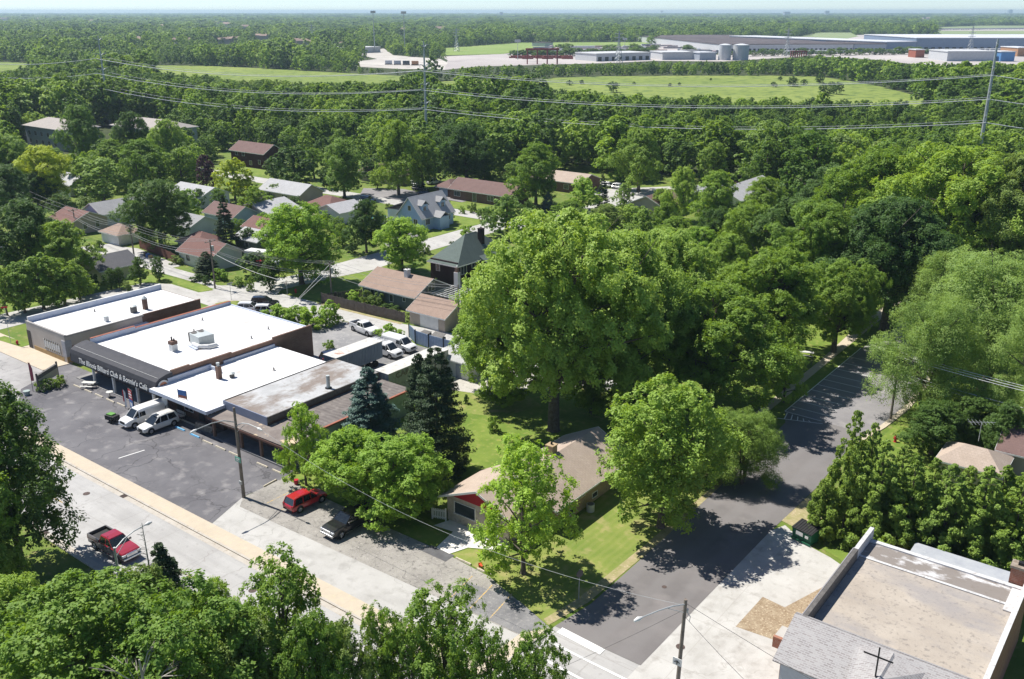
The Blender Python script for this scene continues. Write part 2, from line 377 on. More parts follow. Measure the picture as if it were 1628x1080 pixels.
def add_con(fam, seed, H, RR, n, leaf, dense):
    V, F = make_conifer(seed, H, RR, n, leaf, dense); me = nmesh('crown', V, F, [LM['green']])
    o = trunk_conifer(H, 0.22).build('trunk', BARK); tm = o.data; D.objects.remove(o)
    PROTO.setdefault(fam, []).append((me, tm, H, RR))
for s in range(2): add_con('spruce', 101+s, 12, 3.6, 26000, 0.30, False)
for s in range(3): add_con('dense', 111+s, 12, 3.6, 42000, 0.23, True)
add_con('sprucelow', 121, 12, 3.4, 3000, 0.7, False)

TREES = []
def tree(fam, leafm, x, y, H, RR, label, cat='tree', group=None, name='broadleaf_tree', var=None, rz=None, parts=True):
    rng = random.Random(int(abs(x)*131+abs(y)*17+H*7))
    pr = PROTO[fam]; me, tm, h0, r0 = pr[(var if var is not None else rng.randrange(len(pr))) % len(pr)]
    t = thing(name, label, cat, (x, y, 0), rng.uniform(0, 6.283) if rz is None else rz, group)
    sx = RR/r0; sz = H/h0
    c = D.objects.new('crown', me); COL.objects.link(c); c.parent = t; c.scale = (sx, sx, sz)
    c.material_slots[0].link = 'OBJECT'; c.material_slots[0].material = LM[leafm]
    if parts:
        k = D.objects.new('trunk', tm); COL.objects.link(k); k.parent = t; k.scale = (sx, sx, sz)
    TREES.append((x, y, RR)); return t
def tpx(fam, leafm, bx, by, top, wpx, label, **k):
    """a tree surveyed from the photo: foot (bx,by), row of its top, crown width in px"""
    x, y = G(bx, by); H = height_to(x, y, top); RR = wpx/2*depth(x, y, H*.5)/FPX
    return tree(fam, leafm, x, y, H, RR, label, **k)

# ------------------------------------------------------------------ vehicles
TYRE = mk('tyre_rubber', (0.012, 0.012, 0.012), (0.02, 0.02, 0.02), 4, 0.9)
RIM = mk('wheel_metal', (0.45, 0.45, 0.46), (0.3, 0.3, 0.31), 6, 0.35, metal=0.8, coords='obj')
GLASS = mk('car_glass', (0.012, 0.016, 0.020), (0.02, 0.026, 0.03), 2, 0.04, spec=0.8, coords='obj')
BLACKP = mk('black_plastic', (0.014, 0.014, 0.015), (0.025, 0.025, 0.025), 3, 0.6)
LAMPG = mk('headlight_glass', (0.7, 0.72, 0.74), (0.5, 0.52, 0.55), 8, 0.12, spec=0.8, coords='obj')
LAMPR = mk('taillight_glass', (0.35, 0.01, 0.01), (0.22, 0.008, 0.008), 8, 0.15, spec=0.7, coords='obj')
CHROME = mk('chrome', (0.6, 0.61, 0.63), (0.45, 0.46, 0.48), 4, 0.22, metal=0.9, coords='obj')
def paint(name, c): return mk(name, c, tuple(x*0.9 for x in c), 0.8, 0.28, metal=0.0, spec=0.5, coords='obj', coat=0.7)
PW = paint('white_paint', (0.78, 0.78, 0.77)); PR = paint('red_paint', (0.42, 0.012, 0.02)); PB = paint('black_paint', (0.010, 0.010, 0.013))
PM = paint('maroon_paint', (0.30, 0.018, 0.035)); PG = paint('shaded_pewter_paint', (0.13, 0.115, 0.105)); PS = paint('silver_paint', (0.42, 0.42, 0.40)); PN = paint('navy_paint', (0.012, 0.018, 0.045))  # pewter is a side colour with shade put into it
PP = paint('pearl_paint', (0.72, 0.71, 0.67))
def loft(b, rings):
    n = len(rings[0]); base = len(b.v); vs = [p for r_ in rings for p in r_]; fs = []
    for i in range(len(rings)-1):
        for k in range(n): fs.append((i*n+k, i*n+(k+1) % n, (i+1)*n+(k+1) % n, (i+1)*n+k))
    fs += [tuple(range(n-1, -1, -1)), tuple(range((len(rings)-1)*n, len(rings)*n))]
    b.add(vs, fs); return b
def body_ring(x, w, zl, zs, zt, c=0.07):
    return [(x, -w*.90, zl), (x, -w, zl+.12), (x, -w, zs), (x, -w*.985, zt-c), (x, -w*.90, zt), (x, w*.90, zt), (x, w*.985, zt-c), (x, w, zs), (x, w, zl+.12), (x, w*.90, zl)]
def bevel(o, wd=0.03, seg=2):
    m = o.modifiers.new('bevel', 'BEVEL'); m.width = wd; m.segments = seg; m.limit_method = 'ANGLE'; m.angle_limit = R(35); return o
def glasshouse(t, b0, b1, t0, t1, w, zb, zr, tw, pm, pillars, glass=True, roofm=None):
    """b0/b1 rear & front at the belt, t0/t1 at the roof; tw half width at roof"""
    ws = w*.90
    g = MB(); g.add([(b0, -ws, zb), (b1, -ws, zb), (b1, ws, zb), (b0, ws, zb), (t0, -tw, zr), (t1, -tw, zr), (t1, tw, zr), (t0, tw, zr)],
                    [(0, 3, 2, 1), (4, 5, 6, 7), (0, 1, 5, 4), (1, 2, 6, 5), (2, 3, 7, 6), (3, 0, 4, 7)])
    g.build('window_glass', GLASS, t)
    r_ = MB(); e = .03
    loft(r_, [[(t0-e-.02, -tw-e*.6, zr-.02), (t0-e, -tw*.9, zr+.05), (t0-e, tw*.9, zr+.05), (t0-e-.02, tw+e*.6, zr-.02)],
              [((t0+t1)/2, -tw-e, zr-.02), ((t0+t1)/2, -tw*.9, zr+.085), ((t0+t1)/2, tw*.9, zr+.085), ((t0+t1)/2, tw+e, zr-.02)],
              [(t1+e+.03, -tw-e*.6, zr-.04), (t1, -tw*.88, zr+.04), (t1, tw*.88, zr+.04), (t1+e+.03, tw+e*.6, zr-.04)]])
    for s in (-1, 1):
        for (xb, xt, wd) in pillars:
            yb, yt = s*(ws+.012), s*(tw+.012)
            r_.add([(xb-wd, yb, zb), (xb+wd, yb, zb), (xt+wd, yt, zr), (xt-wd, yt, zr), (xb-wd, yb-s*.05, zb), (xb+wd, yb-s*.05, zb), (xt+wd, yt-s*.05, zr), (xt-wd, yt-s*.05, zr)],
                   [(0, 1, 2, 3), (7, 6, 5, 4), (0, 4, 5, 1), (1, 5, 6, 2), (2, 6, 7, 3), (3, 7, 4, 0)])
    r_.build('roof_panel', roofm or pm, t)
def wheels(t, xs, w, r_, wd=0.26):
    for x in xs:
        for s in (-1, 1):
            b = MB(); b.tube([(x, s*(w-wd), r_), (x, s*(w-.02), r_), (x, s*(w+.012), r_)], [r_, r_, r_*.86], 20); o = b.build('wheel', TYRE, t)
            c = MB(); c.tube([(x, s*(w+.010), r_), (x, s*(w+.028), r_)], [r_*.62, r_*.55], 10)
            for k in range(5):
                a = k*1.2566; c.tube([(x+r_*.1*math.cos(a), s*(w+.03), r_+r_*.1*math.sin(a)), (x+r_*.62*math.cos(a), s*(w+.03), r_+r_*.62*math.sin(a))], .045, 4)
            c.build('rim', RIM, o)
def arches(t, xs, w, r_):
    for x in xs:
        for s in (-1, 1): b = MB(); b.tube([(x, s*(w-.12), r_+.02), (x, s*(w+.006), r_+.02)], r_*1.22, 18); b.build('wheel_arch', BLACKP, t)
def lights(t, L, w, zf, zr, hw=.22, hh=.10, rh=.18, inset=0.0):
    for s in (-1, 1):
        b = MB(); b.box(L/2-.16-inset, L/2+.015-inset, min(s*(w*.95), s*(w*.95-hw*1.7)), max(s*(w*.95), s*(w*.95-hw*1.7)), zf-hh, zf+hh); bevel(b.build('headlight', LAMPG, t), .03)
        b = MB(); b.box(-L/2-.012, -L/2+.14, min(s*(w*.985), s*(w*.985-hw)), max(s*(w*.985), s*(w*.985-hw)), zr-rh, zr+rh); bevel(b.build('taillight', LAMPR, t), .02)
def mirrors(t, x, w, z, m):
    for s in (-1, 1):
        b = MB(); b.box(x-.09, x+.07, min(s*w*.97, s*(w+.2)), max(s*w*.97, s*(w+.2)), z-.08, z+.12); bevel(b.build('side_mirror', m, t), .04)
def make_pickup(label, pm, loc, rz, side=None, L=5.85, group=None, hole=True):
    t = thing('pickup_truck', label, 'pickup truck', loc, rz, group); w = 1.0; h = L/2
    b = MB()
    loft(b, [body_ring(-h+.05, w*.97, .50, .8, 1.02), body_ring(-h+.12, w, .42, .8, 1.05), body_ring(-.95, w, .36, .8, 1.05)])       # lower bed
    loft(b, [body_ring(-.95, w, .36, .85, 1.18), body_ring(.9, w, .36, .85, 1.18), body_ring(1.1, w, .36, .85, 1.20), body_ring(h-.7, w*.98, .38, .85, 1.16), body_ring(h-.2, w*.95, .40, .8, 1.08), body_ring(h-.04, w*.88, .42, .75, .96)])
    b.mat(0)
    mats = [pm, side or pm]
    o = b.build('body', mats, t)
    if side:
        for p in o.data.polygons: p.material_index = 0 if abs(p.normal.z) > .45 else 1
    r_ = MB()
    for s in (-1, 1): r_.box(-h+.05, -.95, min(s*w*.985, s*(w-.14)), max(s*w*.985, s*(w-.14)), 1.05, 1.36)
    r_.box(-h+.03, -h+.11, -w*.86, w*.86, 1.05, 1.36); r_.box(-1.03, -.95, -w*.86, w*.86, 1.05, 1.36)
    o = r_.build('cargo_bed', side or pm, t)
    r_ = MB(); r_.box(-h+.11, -1.03, -w*.855, w*.855, 1.052, 1.07)
    for s in (-1, 1): r_.box(-h+.12, -1.04, s*w*.85-.012, s*w*.85+.012, 1.07, 1.33)
    r_.build('bed_liner', BLACKP, t)
    glasshouse(t, -.95, 1.28, -.78, .52, w, 1.19, 1.78, .74, pm, [(-.90, -.74, .07), (.12, .02, .045), (1.20, .48, .05)])
    arches(t, (-h+1.15, h-.98), w, .41); wheels(t, (-h+1.15, h-.98), w, .41)
    lights(t, L, w, .88, 1.0)
    b = MB(); b.box(h-.10, h+.05, -.55, .55, .68, 1.02); bevel(b.build('grille', CHROME, t), .04)
    b = MB(); b.box(h-.12, h+.10, -.9, .9, .42, .64); b.box(-h-.08, -h+.1, -.9, .9, .5, .68); bevel(b.build('bumper', CHROME, t), .05)
    b = MB(); b.box(-.9, 1.5, w-.03, w+.13, .36, .41); b.box(-.9, 1.5, -w-.13, -w+.03, .36, .41); b.build('running_board', CHROME, t)
    mirrors(t, 1.0, w, 1.25, side or pm); return t
def make_suv(label, pm, loc, rz, L=4.75, Hh=1.75, w=.93, cat='suv', group=None, sunroof=False, name='parked_suv', roofm=None):
    t = thing(name, label, cat, loc, rz, group); h = L/2; zb = Hh*.57
    b = MB()
    loft(b, [body_ring(-h, w*.86, .42, .7, zb-.16), body_ring(-h+.10, w*.96, .34, .7, zb-.01), body_ring(-h+.6, w, .30, .7, zb), body_ring(.3, w, .30, .7, zb), body_ring(h*.42, w, .30, .7, zb-.01), body_ring(h-.5, w*.97, .32, .7, zb-.09), body_ring(h-.14, w*.90, .34, .62, zb-.19), body_ring(h, w*.78, .38, .6, zb-.32)])
    bevel(b.build('body', pm, t), .04)
    glasshouse(t, -h+.12, h*.50, -h+.42, h*.10, w, zb-.01, Hh-.07, w*.74, pm, [(-h+.20, -h+.48, .12), (-h*.40, -h*.36, .05), (h*.05, h*.02, .04), (h*.47, h*.09, .045)], roofm=roofm)
    if sunroof:
        b = MB(); b.box(-.1, .45, -.32, .32, Hh, Hh+.03); b.build('sunroof', GLASS, t)
    b = MB()
    for s in (-1, 1): b.tube([(-h+.6, s*w*.66, Hh), (-h+.7, s*w*.66, Hh+.07), (.1, s*w*.66, Hh+.07), (.2, s*w*.66, Hh)], .02, 5)
    b.build('roof_rail', CHROME if pm is not PB else BLACKP, t)
    rr = .36; arches(t, (-h+.86, h-.88), w, rr); wheels(t, (-h+.86, h-.88), w, rr)
    lights(t, L, w*.9, zb-.30, zb-.14, inset=.03)
    b = MB(); b.box(h-.06, h+.03, -.42, .42, .46, zb-.28); b.box(h-.03, h+.05, -w*.72, w*.72, .30, .44); b.box(-h-.04, -h+.1, -w*.8, w*.8, .32, .5); bevel(b.build('bumper', BLACKP, t), .03)
    mirrors(t, h*.40, w, zb+.06, pm); return t
def make_van(label, loc, rz, L=5.7, rack=False, group=None, win=False):
    t = thing('cargo_van', label, 'van', loc, rz, group); w = 1.0; h = L/2
    b = MB()
    def rg(x, ww, zl, zt, tw): return [(x, -ww*.92, zl), (x, -ww, zl+.12), (x, -ww, 1.15), (x, -tw*1.05, zt-.22), (x, -tw*.86, zt), (x, tw*.86, zt), (x, tw*1.05, zt-.22), (x, ww, 1.15), (x, ww, zl+.12), (x, ww*.92, zl)]
    loft(b, [rg(-h, w*.95, .42, 2.02, .84), rg(-h+.12, w, .36, 2.1, .86), rg(.4, w, .34, 2.12, .86), rg(.95, w, .34, 2.07, .84), rg(1.05, w, .34, 1.99, .80)])
    loft(b, [body_ring(1.0, w, .34, .8, 1.30), body_ring(1.75, w, .34, .8, 1.24), body_ring(h-.35, w*.97, .36, .8, 1.12), body_ring(h-.08, w*.90, .38, .75, .98), body_ring(h, w*.84, .42, .7, .86)])
    bevel(b.build('body', PW, t), .05)
    g = MB(); g.add([(1.0, -.82, 1.25), (1.86, -.82, 1.20), (1.10, -.70, 1.96), (1.0, .82, 1.25), (1.86, .82, 1.20), (1.10, .70, 1.96), (1.0, -.70, 1.96), (1.0, .70, 1.96)],
                    [(0, 1, 2, 6), (3, 7, 5, 4), (1, 4, 5, 2), (2, 5, 7, 6), (0, 3, 4, 1), (0, 6, 7, 3)])
    g.build('windshield', GLASS, t)
    g = MB()
    for s in (-1, 1):
        g.add([(.22, s*1.004, 1.24), (1.0, s*1.004, 1.24), (.98, s*.93, 1.80), (.30, s*.93, 1.80), (.22, s*.97, 1.24), (1.0, s*.97, 1.24), (.98, s*.89, 1.80), (.30, s*.89, 1.80)], [(0, 1, 2, 3), (7, 6, 5, 4), (0, 4, 5, 1), (1, 5, 6, 2), (2, 6, 7, 3), (3, 7, 4, 0)])
    g.build('side_window', GLASS, t)
    for s in (-1, 1):
        b = MB()
        b.add([(1.74, s*.84, 1.26), (1.90, s*.84, 1.22), (1.16, s*.72, 1.99), (1.04, s*.72, 1.99), (1.74, s*.78, 1.26), (1.90, s*.78, 1.22), (1.16, s*.66, 1.99), (1.04, s*.66, 1.99)], [(0, 1, 2, 3), (7, 6, 5, 4), (0, 4, 5, 1), (1, 5, 6, 2), (2, 6, 7, 3), (3, 7, 4, 0)])
        b.build('windshield_pillar', PW, t)
    arches(t, (-h+1.2, h-1.0), w, .37); wheels(t, (-h+1.2, h-1.0), w, .37)
    lights(t, L, w*.92, .82, 1.2, rh=.2)
    b = MB(); b.box(h-.06, h+.03, -.5, .5, .66, .96); bevel(b.build('grille', BLACKP, t), .02)
    b = MB(); b.box(h-.10, h+.09, -.9, .9, .42, .60); b.box(-h-.06, -h+.1, -.9, .9, .42, .58); bevel(b.build('bumper', PW if rack else CHROME, t), .04)
    mirrors(t, 1.35, w, 1.32, BLACKP)
    if rack:
        b = MB()
        for x in (-2.3, -1.2, -.1): b.box(x-.03, x+.03, -.8, .8, 2.22, 2.27); b.box(x-.03, x+.03, -.8, -.76, 2.1, 2.22); b.box(x-.03, x+.03, .76, .8, 2.1, 2.22)
        for y in (-.72, .72, .1, .45): b.box(-2.6, .3, y-.03, y+.03, 2.27, 2.31)
        for k in range(9): b.box(-2.5+k*.32, -2.46+k*.32, .1, .45, 2.30, 2.33)
        b.build('ladder_rack', RIM, t)
    return t

# ------------------------------------------------------------------ building pieces
def win(par, face, u, v, z, ww, hh, d, frame, pane, mull=0, name='window'):
    """window on a wall plane: face '-y' (plane y=v) or '+x' (plane x=v); u centre along the wall, z centre"""
    f = MB(); e = .07; s = -1 if face in ('-y', '-x') else 1
    def bx(b, a0, a1, z0, z1, dd0, dd1):
        lo, hi = sorted((v+s*dd0, v+s*dd1))
        if face in ('-y', '+y'): b.box(a0, a1, lo, hi, z0, z1)
        else: b.box(lo, hi, a0, a1, z0, z1)
    x0, x1, z0, z1 = u-ww/2, u+ww/2, z-hh/2, z+hh/2
    bx(f, x0-e, x1+e, z1, z1+e, -.02, d); bx(f, x0-e, x1+e, z0-e, z0, -.02, d+.03); bx(f, x0-e, x0, z0, z1, -.02, d); bx(f, x1, x1+e, z0, z1, -.02, d)
    for k in range(mull):
        q = x0+(k+1)*ww/(mull+1); bx(f, q-.03, q+.03, z0, z1, -.02, d-.01)
    o = f.build(name, frame, par, world=True)
    g = MB(); bx(g, x0, x1, z0, z1, -.02, .015); p = g.build('pane', pane, par, world=True); p.parent = o; return o
def gable_house(name, label, x0, x1, y0, y1, he, hr, axis, wallm, roofm, over=.45, group=None, fas=None, hip=0.0, cat='house', wins=(), chim=None, winm=None, gablem=None, door=None, base=0.0, rz=None):
    t = thing(name, label, cat, ((x0+x1)/2, (y0+y1)/2, 0), 0, group)
    b = MB(); b.box(x0, x1, y0, y1, base, he)
    xm, ym = (x0+x1)/2, (y0+y1)/2
    gb = MB()
    if hip == 0:
        if axis == 'y':
            for yy, e in ((y0, 1), (y1, -1)): gb.add([(x0, yy, he), (x1, yy, he), (xm, yy, hr-.06), (x0, yy+e*.2, he), (x1, yy+e*.2, he), (xm, yy+e*.2, hr-.06)], [(0, 1, 2), (5, 4, 3), (0, 3, 4, 1), (1, 4, 5, 2), (2, 5, 3, 0)])
        else:
            for xx, e in ((x0, 1), (x1, -1)): gb.add([(xx, y0, he), (xx, y1, he), (xx, ym, hr-.06), (xx+e*.2, y0, he), (xx+e*.2, y1, he), (xx+e*.2, ym, hr-.06)], [(0, 1, 2), (5, 4, 3), (0, 3, 4, 1), (1, 4, 5, 2), (2, 5, 3, 0)])
        if gablem: gb.build('gable', gablem, t, world=True)
        else: b.add(gb.v, gb.f)
    b.build('wall', wallm, t, world=True)
    o = over; r_ = MB(); th = .14
    if hip == 0:
        if axis == 'y':
            sl_ = (hr-he)/(xm-x0); zo = he-sl_*o
            r_.slab([(x0-o, y0-o, zo), (x0-o, y1+o, zo), (xm, y1+o, hr), (xm, y0-o, hr)], th); r_.slab([(x1+o, y0-o, zo), (xm, y0-o, hr), (xm, y1+o, hr), (x1+o, y1+o, zo)], th)
        else:
            sl_ = (hr-he)/(ym-y0); zo = he-sl_*o
            r_.slab([(x0-o, y0-o, zo), (x0-o, ym, hr), (x1+o, ym, hr), (x1+o, y0-o, zo)], th); r_.slab([(x0-o, y1+o, zo), (x1+o, y1+o, zo), (x1+o, ym, hr), (x0-o, ym, hr)], th)
    else:
        if axis == 'y':
            sl_ = (hr-he)/(xm-x0); zo = he-sl_*o; a, c = (xm, y0+hip, hr), (xm, y1-hip, hr)
            A, B, C_, E_ = (x0-o, y0-o, zo), (x1+o, y0-o, zo), (x1+o, y1+o, zo), (x0-o, y1+o, zo)
            fc = [(A, B, a), (B, C_, c, a), (C_, E_, c), (E_, A, a, c)]
        else:
            sl_ = (hr-he)/(ym-y0); zo = he-sl_*o; a, c = (x0+hip, ym, hr), (x1-hip, ym, hr)
            A, B, C_, E_ = (x0-o, y0-o, zo), (x1+o, y0-o, zo), (x1+o, y1+o, zo), (x0-o, y1+o, zo)
            fc = [(A, B, c, a), (B, C_, c), (C_, E_, a, c), (E_, A, a)]
        for f in fc: r_.slab(list(f), th)
    ro = r_.build('roof', roofm, t, world=True)
    fm = MB(); q = o+.02; zf = he-((hr-he)/((xm-x0) if axis == 'y' else (ym-y0)))*o
    if hip or axis == 'y':
        fm.box(x0-q-.03, x0-q, y0-q, y1+q, zf-.20, zf-.02); fm.box(x1+q, x1+q+.03, y0-q, y1+q, zf-.20, zf-.02)
    if hip or axis == 'x':
        fm.box(x0-q, x1+q, y0-q-.03, y0-q, zf-.20, zf-.02); fm.box(x0-q, x1+q, y1+q, y1+q+.03, zf-.20, zf-.02)
    if not hip:
        if axis == 'y':
            for yy in (y0-q-.03, y1+q):
                for xs in (x0-o, x1+o): fm.add([(xs, yy, zf-.18), (xm, yy, hr-.18), (xm, yy, hr+.02), (xs, yy, zf+.02), (xs, yy+.03, zf-.18), (xm, yy+.03, hr-.18), (xm, yy+.03, hr+.02), (xs, yy+.03, zf+.02)], [(0, 1, 2, 3), (7, 6, 5, 4), (0, 4, 5, 1), (3, 2, 6, 7), (1, 5, 6, 2), (0, 3, 7, 4)])
        else:
            for xx in (x0-q-.03, x1+q):
                for ys in (y0-o, y1+o): fm.add([(xx, ys, zf-.18), (xx, ym, hr-.18), (xx, ym, hr+.02), (xx, ys, zf+.02), (xx+.03, ys, zf-.18), (xx+.03, ym, hr-.18), (xx+.03, ym, hr+.02), (xx+.03, ys, zf+.02)], [(0, 1, 2, 3), (7, 6, 5, 4), (0, 4, 5, 1), (3, 2, 6, 7), (1, 5, 6, 2), (0, 3, 7, 4)])
    fm.build('fascia', fas or TRIM, t, world=True)
    for wn in wins: win(t, wn[0], wn[1], {'-y': y0, '+x': x1, '-x': x0, '+y': y1}[wn[0]], wn[2], wn[3], wn[4], .05, winm or TRIM, PANE, wn[5] if len(wn) > 5 else 0)
    if door:
        f, u, ww, hh, dm = door; b = MB(); v = {'-y': y0, '+x': x1}[f]
        if f == '-y': b.box(u-ww/2, u+ww/2, v-.06, v+.02, 0.02, hh)
        else: b.box(v-.02, v+.06, u-ww/2, u+ww/2, 0.02, hh)
        b.build('garage_door' if ww > 2 else 'door', dm, t, world=True)
    if chim:
        cx, cy, zt, s_ = chim[:4]; b = MB(); b.box(cx-s_/2, cx+s_/2, cy-s_/2, cy+s_/2, he-.3, zt); b.box(cx-s_/2-.06, cx+s_/2+.06, cy-s_/2-.06, cy+s_/2+.06, zt, zt+.1)
        ch = b.build('chimney', chim[4] if len(chim) > 4 else BRICK, t, world=True)
        b = MB(); b.cyl(cx, cy, zt+.1, zt+.38, .11); c2 = b.build('flue', BLACKP, t, world=True); c2.parent = ch
    return t
TRIM = mk('white_trim', (0.72, 0.72, 0.70), (0.62, 0.62, 0.60), 1.0, 0.6)
PANE = mk('window_pane', (0.03, 0.038, 0.045), (0.055, 0.065, 0.075), 0.8, 0.06, spec=0.8)
BRICK = add_overlay(mk('red_brick', (0.20, 0.085, 0.055), (0.28, 0.13, 0.085), 0.8, 0.9, c3=(0.13, 0.06, 0.045)), 'brick', (0.34, 0.28, 0.24), wall=1, amt=.5)
# ------------------------------------------------------------------ ground and surfaces
M_GRASS = mk('grass', (0.085, 0.155, 0.022), (0.16, 0.20, 0.035), 0.22, 0.95, c3=(0.24, 0.22, 0.09), s3=0.9, bump=.6, bscale=6)
M_LAWN = add_overlay(add_overlay(mk('mown_lawn', (0.14, 0.20, 0.035), (0.21, 0.25, 0.055), 0.25, 0.95, c3=(0.33, 0.28, 0.13), s3=0.45, bump=.5, bscale=7), 'wave', (0.27, 0.27, 0.09), dir='X', scale=0.42, dist=2.5, amt=.22), 'stain', (0.34, 0.29, 0.13), scale=.5, lo=.56, hi=.68, amt=.6)
M_LAWN2 = mk('green_lawn', (0.115, 0.185, 0.025), (0.19, 0.25, 0.045), 0.3, 0.95, c3=(0.25, 0.26, 0.07), s3=1.2, bump=.5, bscale=7)
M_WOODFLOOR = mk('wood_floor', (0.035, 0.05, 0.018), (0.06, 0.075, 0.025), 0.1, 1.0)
M_CONC = add_overlay(add_overlay(add_overlay(add_overlay(mk('road_concrete', (0.37, 0.362, 0.352), (0.44, 0.432, 0.42), 0.25, 0.9, c3=(0.34, 0.33, 0.32), s3=2.0, bump=.15, bscale=20), 'joints', (0.25, 0.23, 0.21), sx=6.1, sy=4.3, oy=39.75, w=.07, ox=-1.3, amt=.45), 'stain', (0.25, 0.245, 0.24), scale=.55, st=(.06, 1, 1), lo=.48, hi=.7, amt=.45), 'stain', (0.16, 0.155, 0.15), scale=1.3, lo=.70, hi=.76, amt=.6), 'cracks', (0.22, 0.20, 0.18), scale=.11, wa=3, w=.006, amt=.6)
M_CONC2 = add_overlay(add_overlay(add_overlay(mk('pad_concrete', (0.42, 0.41, 0.385), (0.50, 0.49, 0.465), 0.3, 0.9, c3=(0.36, 0.345, 0.32), s3=1.1, bump=.15, bscale=20), 'joints', (0.33, 0.31, 0.28), sx=7.3, sy=6.2, ox=-26.2, oy=61.5, w=.06, amt=.5), 'cracks', (0.26, 0.24, 0.21), scale=.13, wa=4, w=.007, amt=.55), 'stain', (0.27, 0.25, 0.225), scale=.35, st=(1, .5, 1), lo=.52, hi=.68, amt=.5)
M_ALLEY = add_overlay(add_overlay(mk('street_concrete', (0.40, 0.39, 0.37), (0.47, 0.46, 0.44), 0.18, 0.9, c3=(0.33, 0.32, 0.30), s3=.8), 'cracks', (0.25, 0.24, 0.22), scale=.15, wa=3, w=.008, amt=.6), 'stain', (0.26, 0.25, 0.235), scale=.3, st=(.5, 1, 1), lo=.5, hi=.7, amt=.5)
M_TAN = add_overlay(mk('sidewalk_tan', (0.47, 0.405, 0.315), (0.52, 0.45, 0.355), 0.7, 0.9, c3=(0.56, 0.46, 0.33), s3=3), 'joints', (0.42, 0.34, 0.24), sx=1.5, w=.03, amt=.5)
M_KERB = mk('kerb_concrete', (0.42, 0.385, 0.335), (0.48, 0.445, 0.395), 0.8, 0.9, c3=(0.34, 0.29, 0.23), s3=2.5)
M_ASPH = add_overlay(add_overlay(mk('old_asphalt', (0.108, 0.105, 0.115), (0.165, 0.161, 0.17), 0.16, 0.92, c3=(0.24, 0.23, 0.23), s3=.55, bump=.3, bscale=14), 'cracks', (0.030, 0.029, 0.031), scale=.21, wa=2.6, ws=.5, w=.020, ms=.09, m0=.36, m1=.54, amt=.65), 'cracks', (0.23, 0.225, 0.225), scale=.4, wa=2.2, w=.009, ms=.22, amt=.5)
M_ASPHP = add_overlay(add_overlay(mk('pale_asphalt', (0.30, 0.29, 0.285), (0.41, 0.40, 0.39), 0.15, 0.92, c3=(0.24, 0.235, 0.23), s3=.7, bump=.3, bscale=14), 'cracks', (0.10, 0.10, 0.10), scale=.2, wa=3, w=.012, amt=.7), 'stain', (0.20, 0.195, 0.19), scale=.12, lo=.54, hi=.66, amt=.6)
M_NEWASPH = add_overlay(mk('new_asphalt', (0.150, 0.140, 0.138), (0.195, 0.182, 0.178), 0.12, 0.9, c3=(0.21, 0.195, 0.19), s3=.28, bump=.25, bscale=22), 'wave', (0.20, 0.19, 0.188), dir='X', scale=.12, dist=2.5, amt=.4)
M_LOTASPH = mk('lot_asphalt', (0.20, 0.19, 0.195), (0.25, 0.24, 0.245), 0.14, 0.9, c3=(0.29, 0.275, 0.27), s3=.4, bump=.25, bscale=20)
M_GRAVEL = add_overlay(add_overlay(mk('gravel', (0.25, 0.235, 0.215), (0.36, 0.34, 0.31), 0.35, 0.97, c3=(0.17, 0.16, 0.15), s3=2.4, bump=1.0, bscale=9), 'cracks', (0.10, 0.10, 0.095), scale=.35, wa=2.5, w=.02, amt=.5), 'stain', (0.45, 0.43, 0.40), scale=3.5, lo=.60, hi=.66, amt=.7)
M_MULCH = add_overlay(mk('mulch', (0.26, 0.195, 0.125), (0.36, 0.29, 0.20), 1.2, 0.98, c3=(0.19, 0.12, 0.07), s3=6, bump=1, bscale=9), 'stain', (0.55, 0.46, 0.33), scale=5, lo=.56, hi=.62, amt=.8)
M_DIRT = mk('dry_edge', (0.38, 0.31, 0.19), (0.26, 0.25, 0.10), 1.1, 0.98, c3=(0.48, 0.40, 0.27), s3=4)
M_PAINTW = add_overlay(mk('road_paint_white', (0.76, 0.76, 0.74), (0.66, 0.66, 0.64), 1.5, 0.7), 'stain', (0.45, 0.44, 0.42), scale=4, lo=.6, hi=.7, amt=.6)
M_PAINTY = add_overlay(mk('road_paint_yellow', (0.62, 0.40, 0.10), (0.52, 0.36, 0.14), 1.5, 0.8), 'stain', (0.30, 0.285, 0.26), scale=3, lo=.42, hi=.58, amt=.85)
M_FIELD = add_overlay(mk('meadow', (0.165, 0.225, 0.045), (0.235, 0.285, 0.065), 0.012, 1.0, c3=(0.15, 0.20, 0.04), s3=.10), 'stain', (0.085, 0.135, 0.03), scale=.15, st=(1, .6, 1), lo=.50, hi=.60, amt=.8)
M_FIELD2 = mk('far_meadow', (0.17, 0.25, 0.06), (0.23, 0.31, 0.085), 0.006, 1.0, c3=(0.27, 0.30, 0.12), s3=.03)
M_YARD = mk('industrial_yard', (0.36, 0.33, 0.32), (0.50, 0.46, 0.44), 0.006, 1.0, c3=(0.33, 0.30, 0.29), s3=.03)

zl = lambda k: 0.004*k
b = MB()
# one ground sheet out to the horizon, finely divided near by, as a fan of rings
rings = [0, 150, 400, 900, 2000, 5000, 10000, 17000]; seg = 48; vs = [(0, 0, 0)]; fs = []
for r_ in rings[1:]:
    vs += [(r_*math.cos(2*math.pi*k/seg), r_*math.sin(2*math.pi*k/seg), 0) for k in range(seg)]
for k in range(seg): fs.append((0, 1+k, 1+(k+1) % seg))
for i in range(len(rings)-2):
    for k in range(seg): fs.append((1+i*seg+k, 1+(i+1)*seg+k, 1+(i+1)*seg+(k+1) % seg, 1+i*seg+(k+1) % seg))
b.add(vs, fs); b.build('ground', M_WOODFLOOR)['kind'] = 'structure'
# neighbourhood grass
sheet('grass_ground', [(-330, -40), (120, -40), (120, 130), (-60, 260), (-300, 260), (-330, 120)], zl(1), M_GRASS)
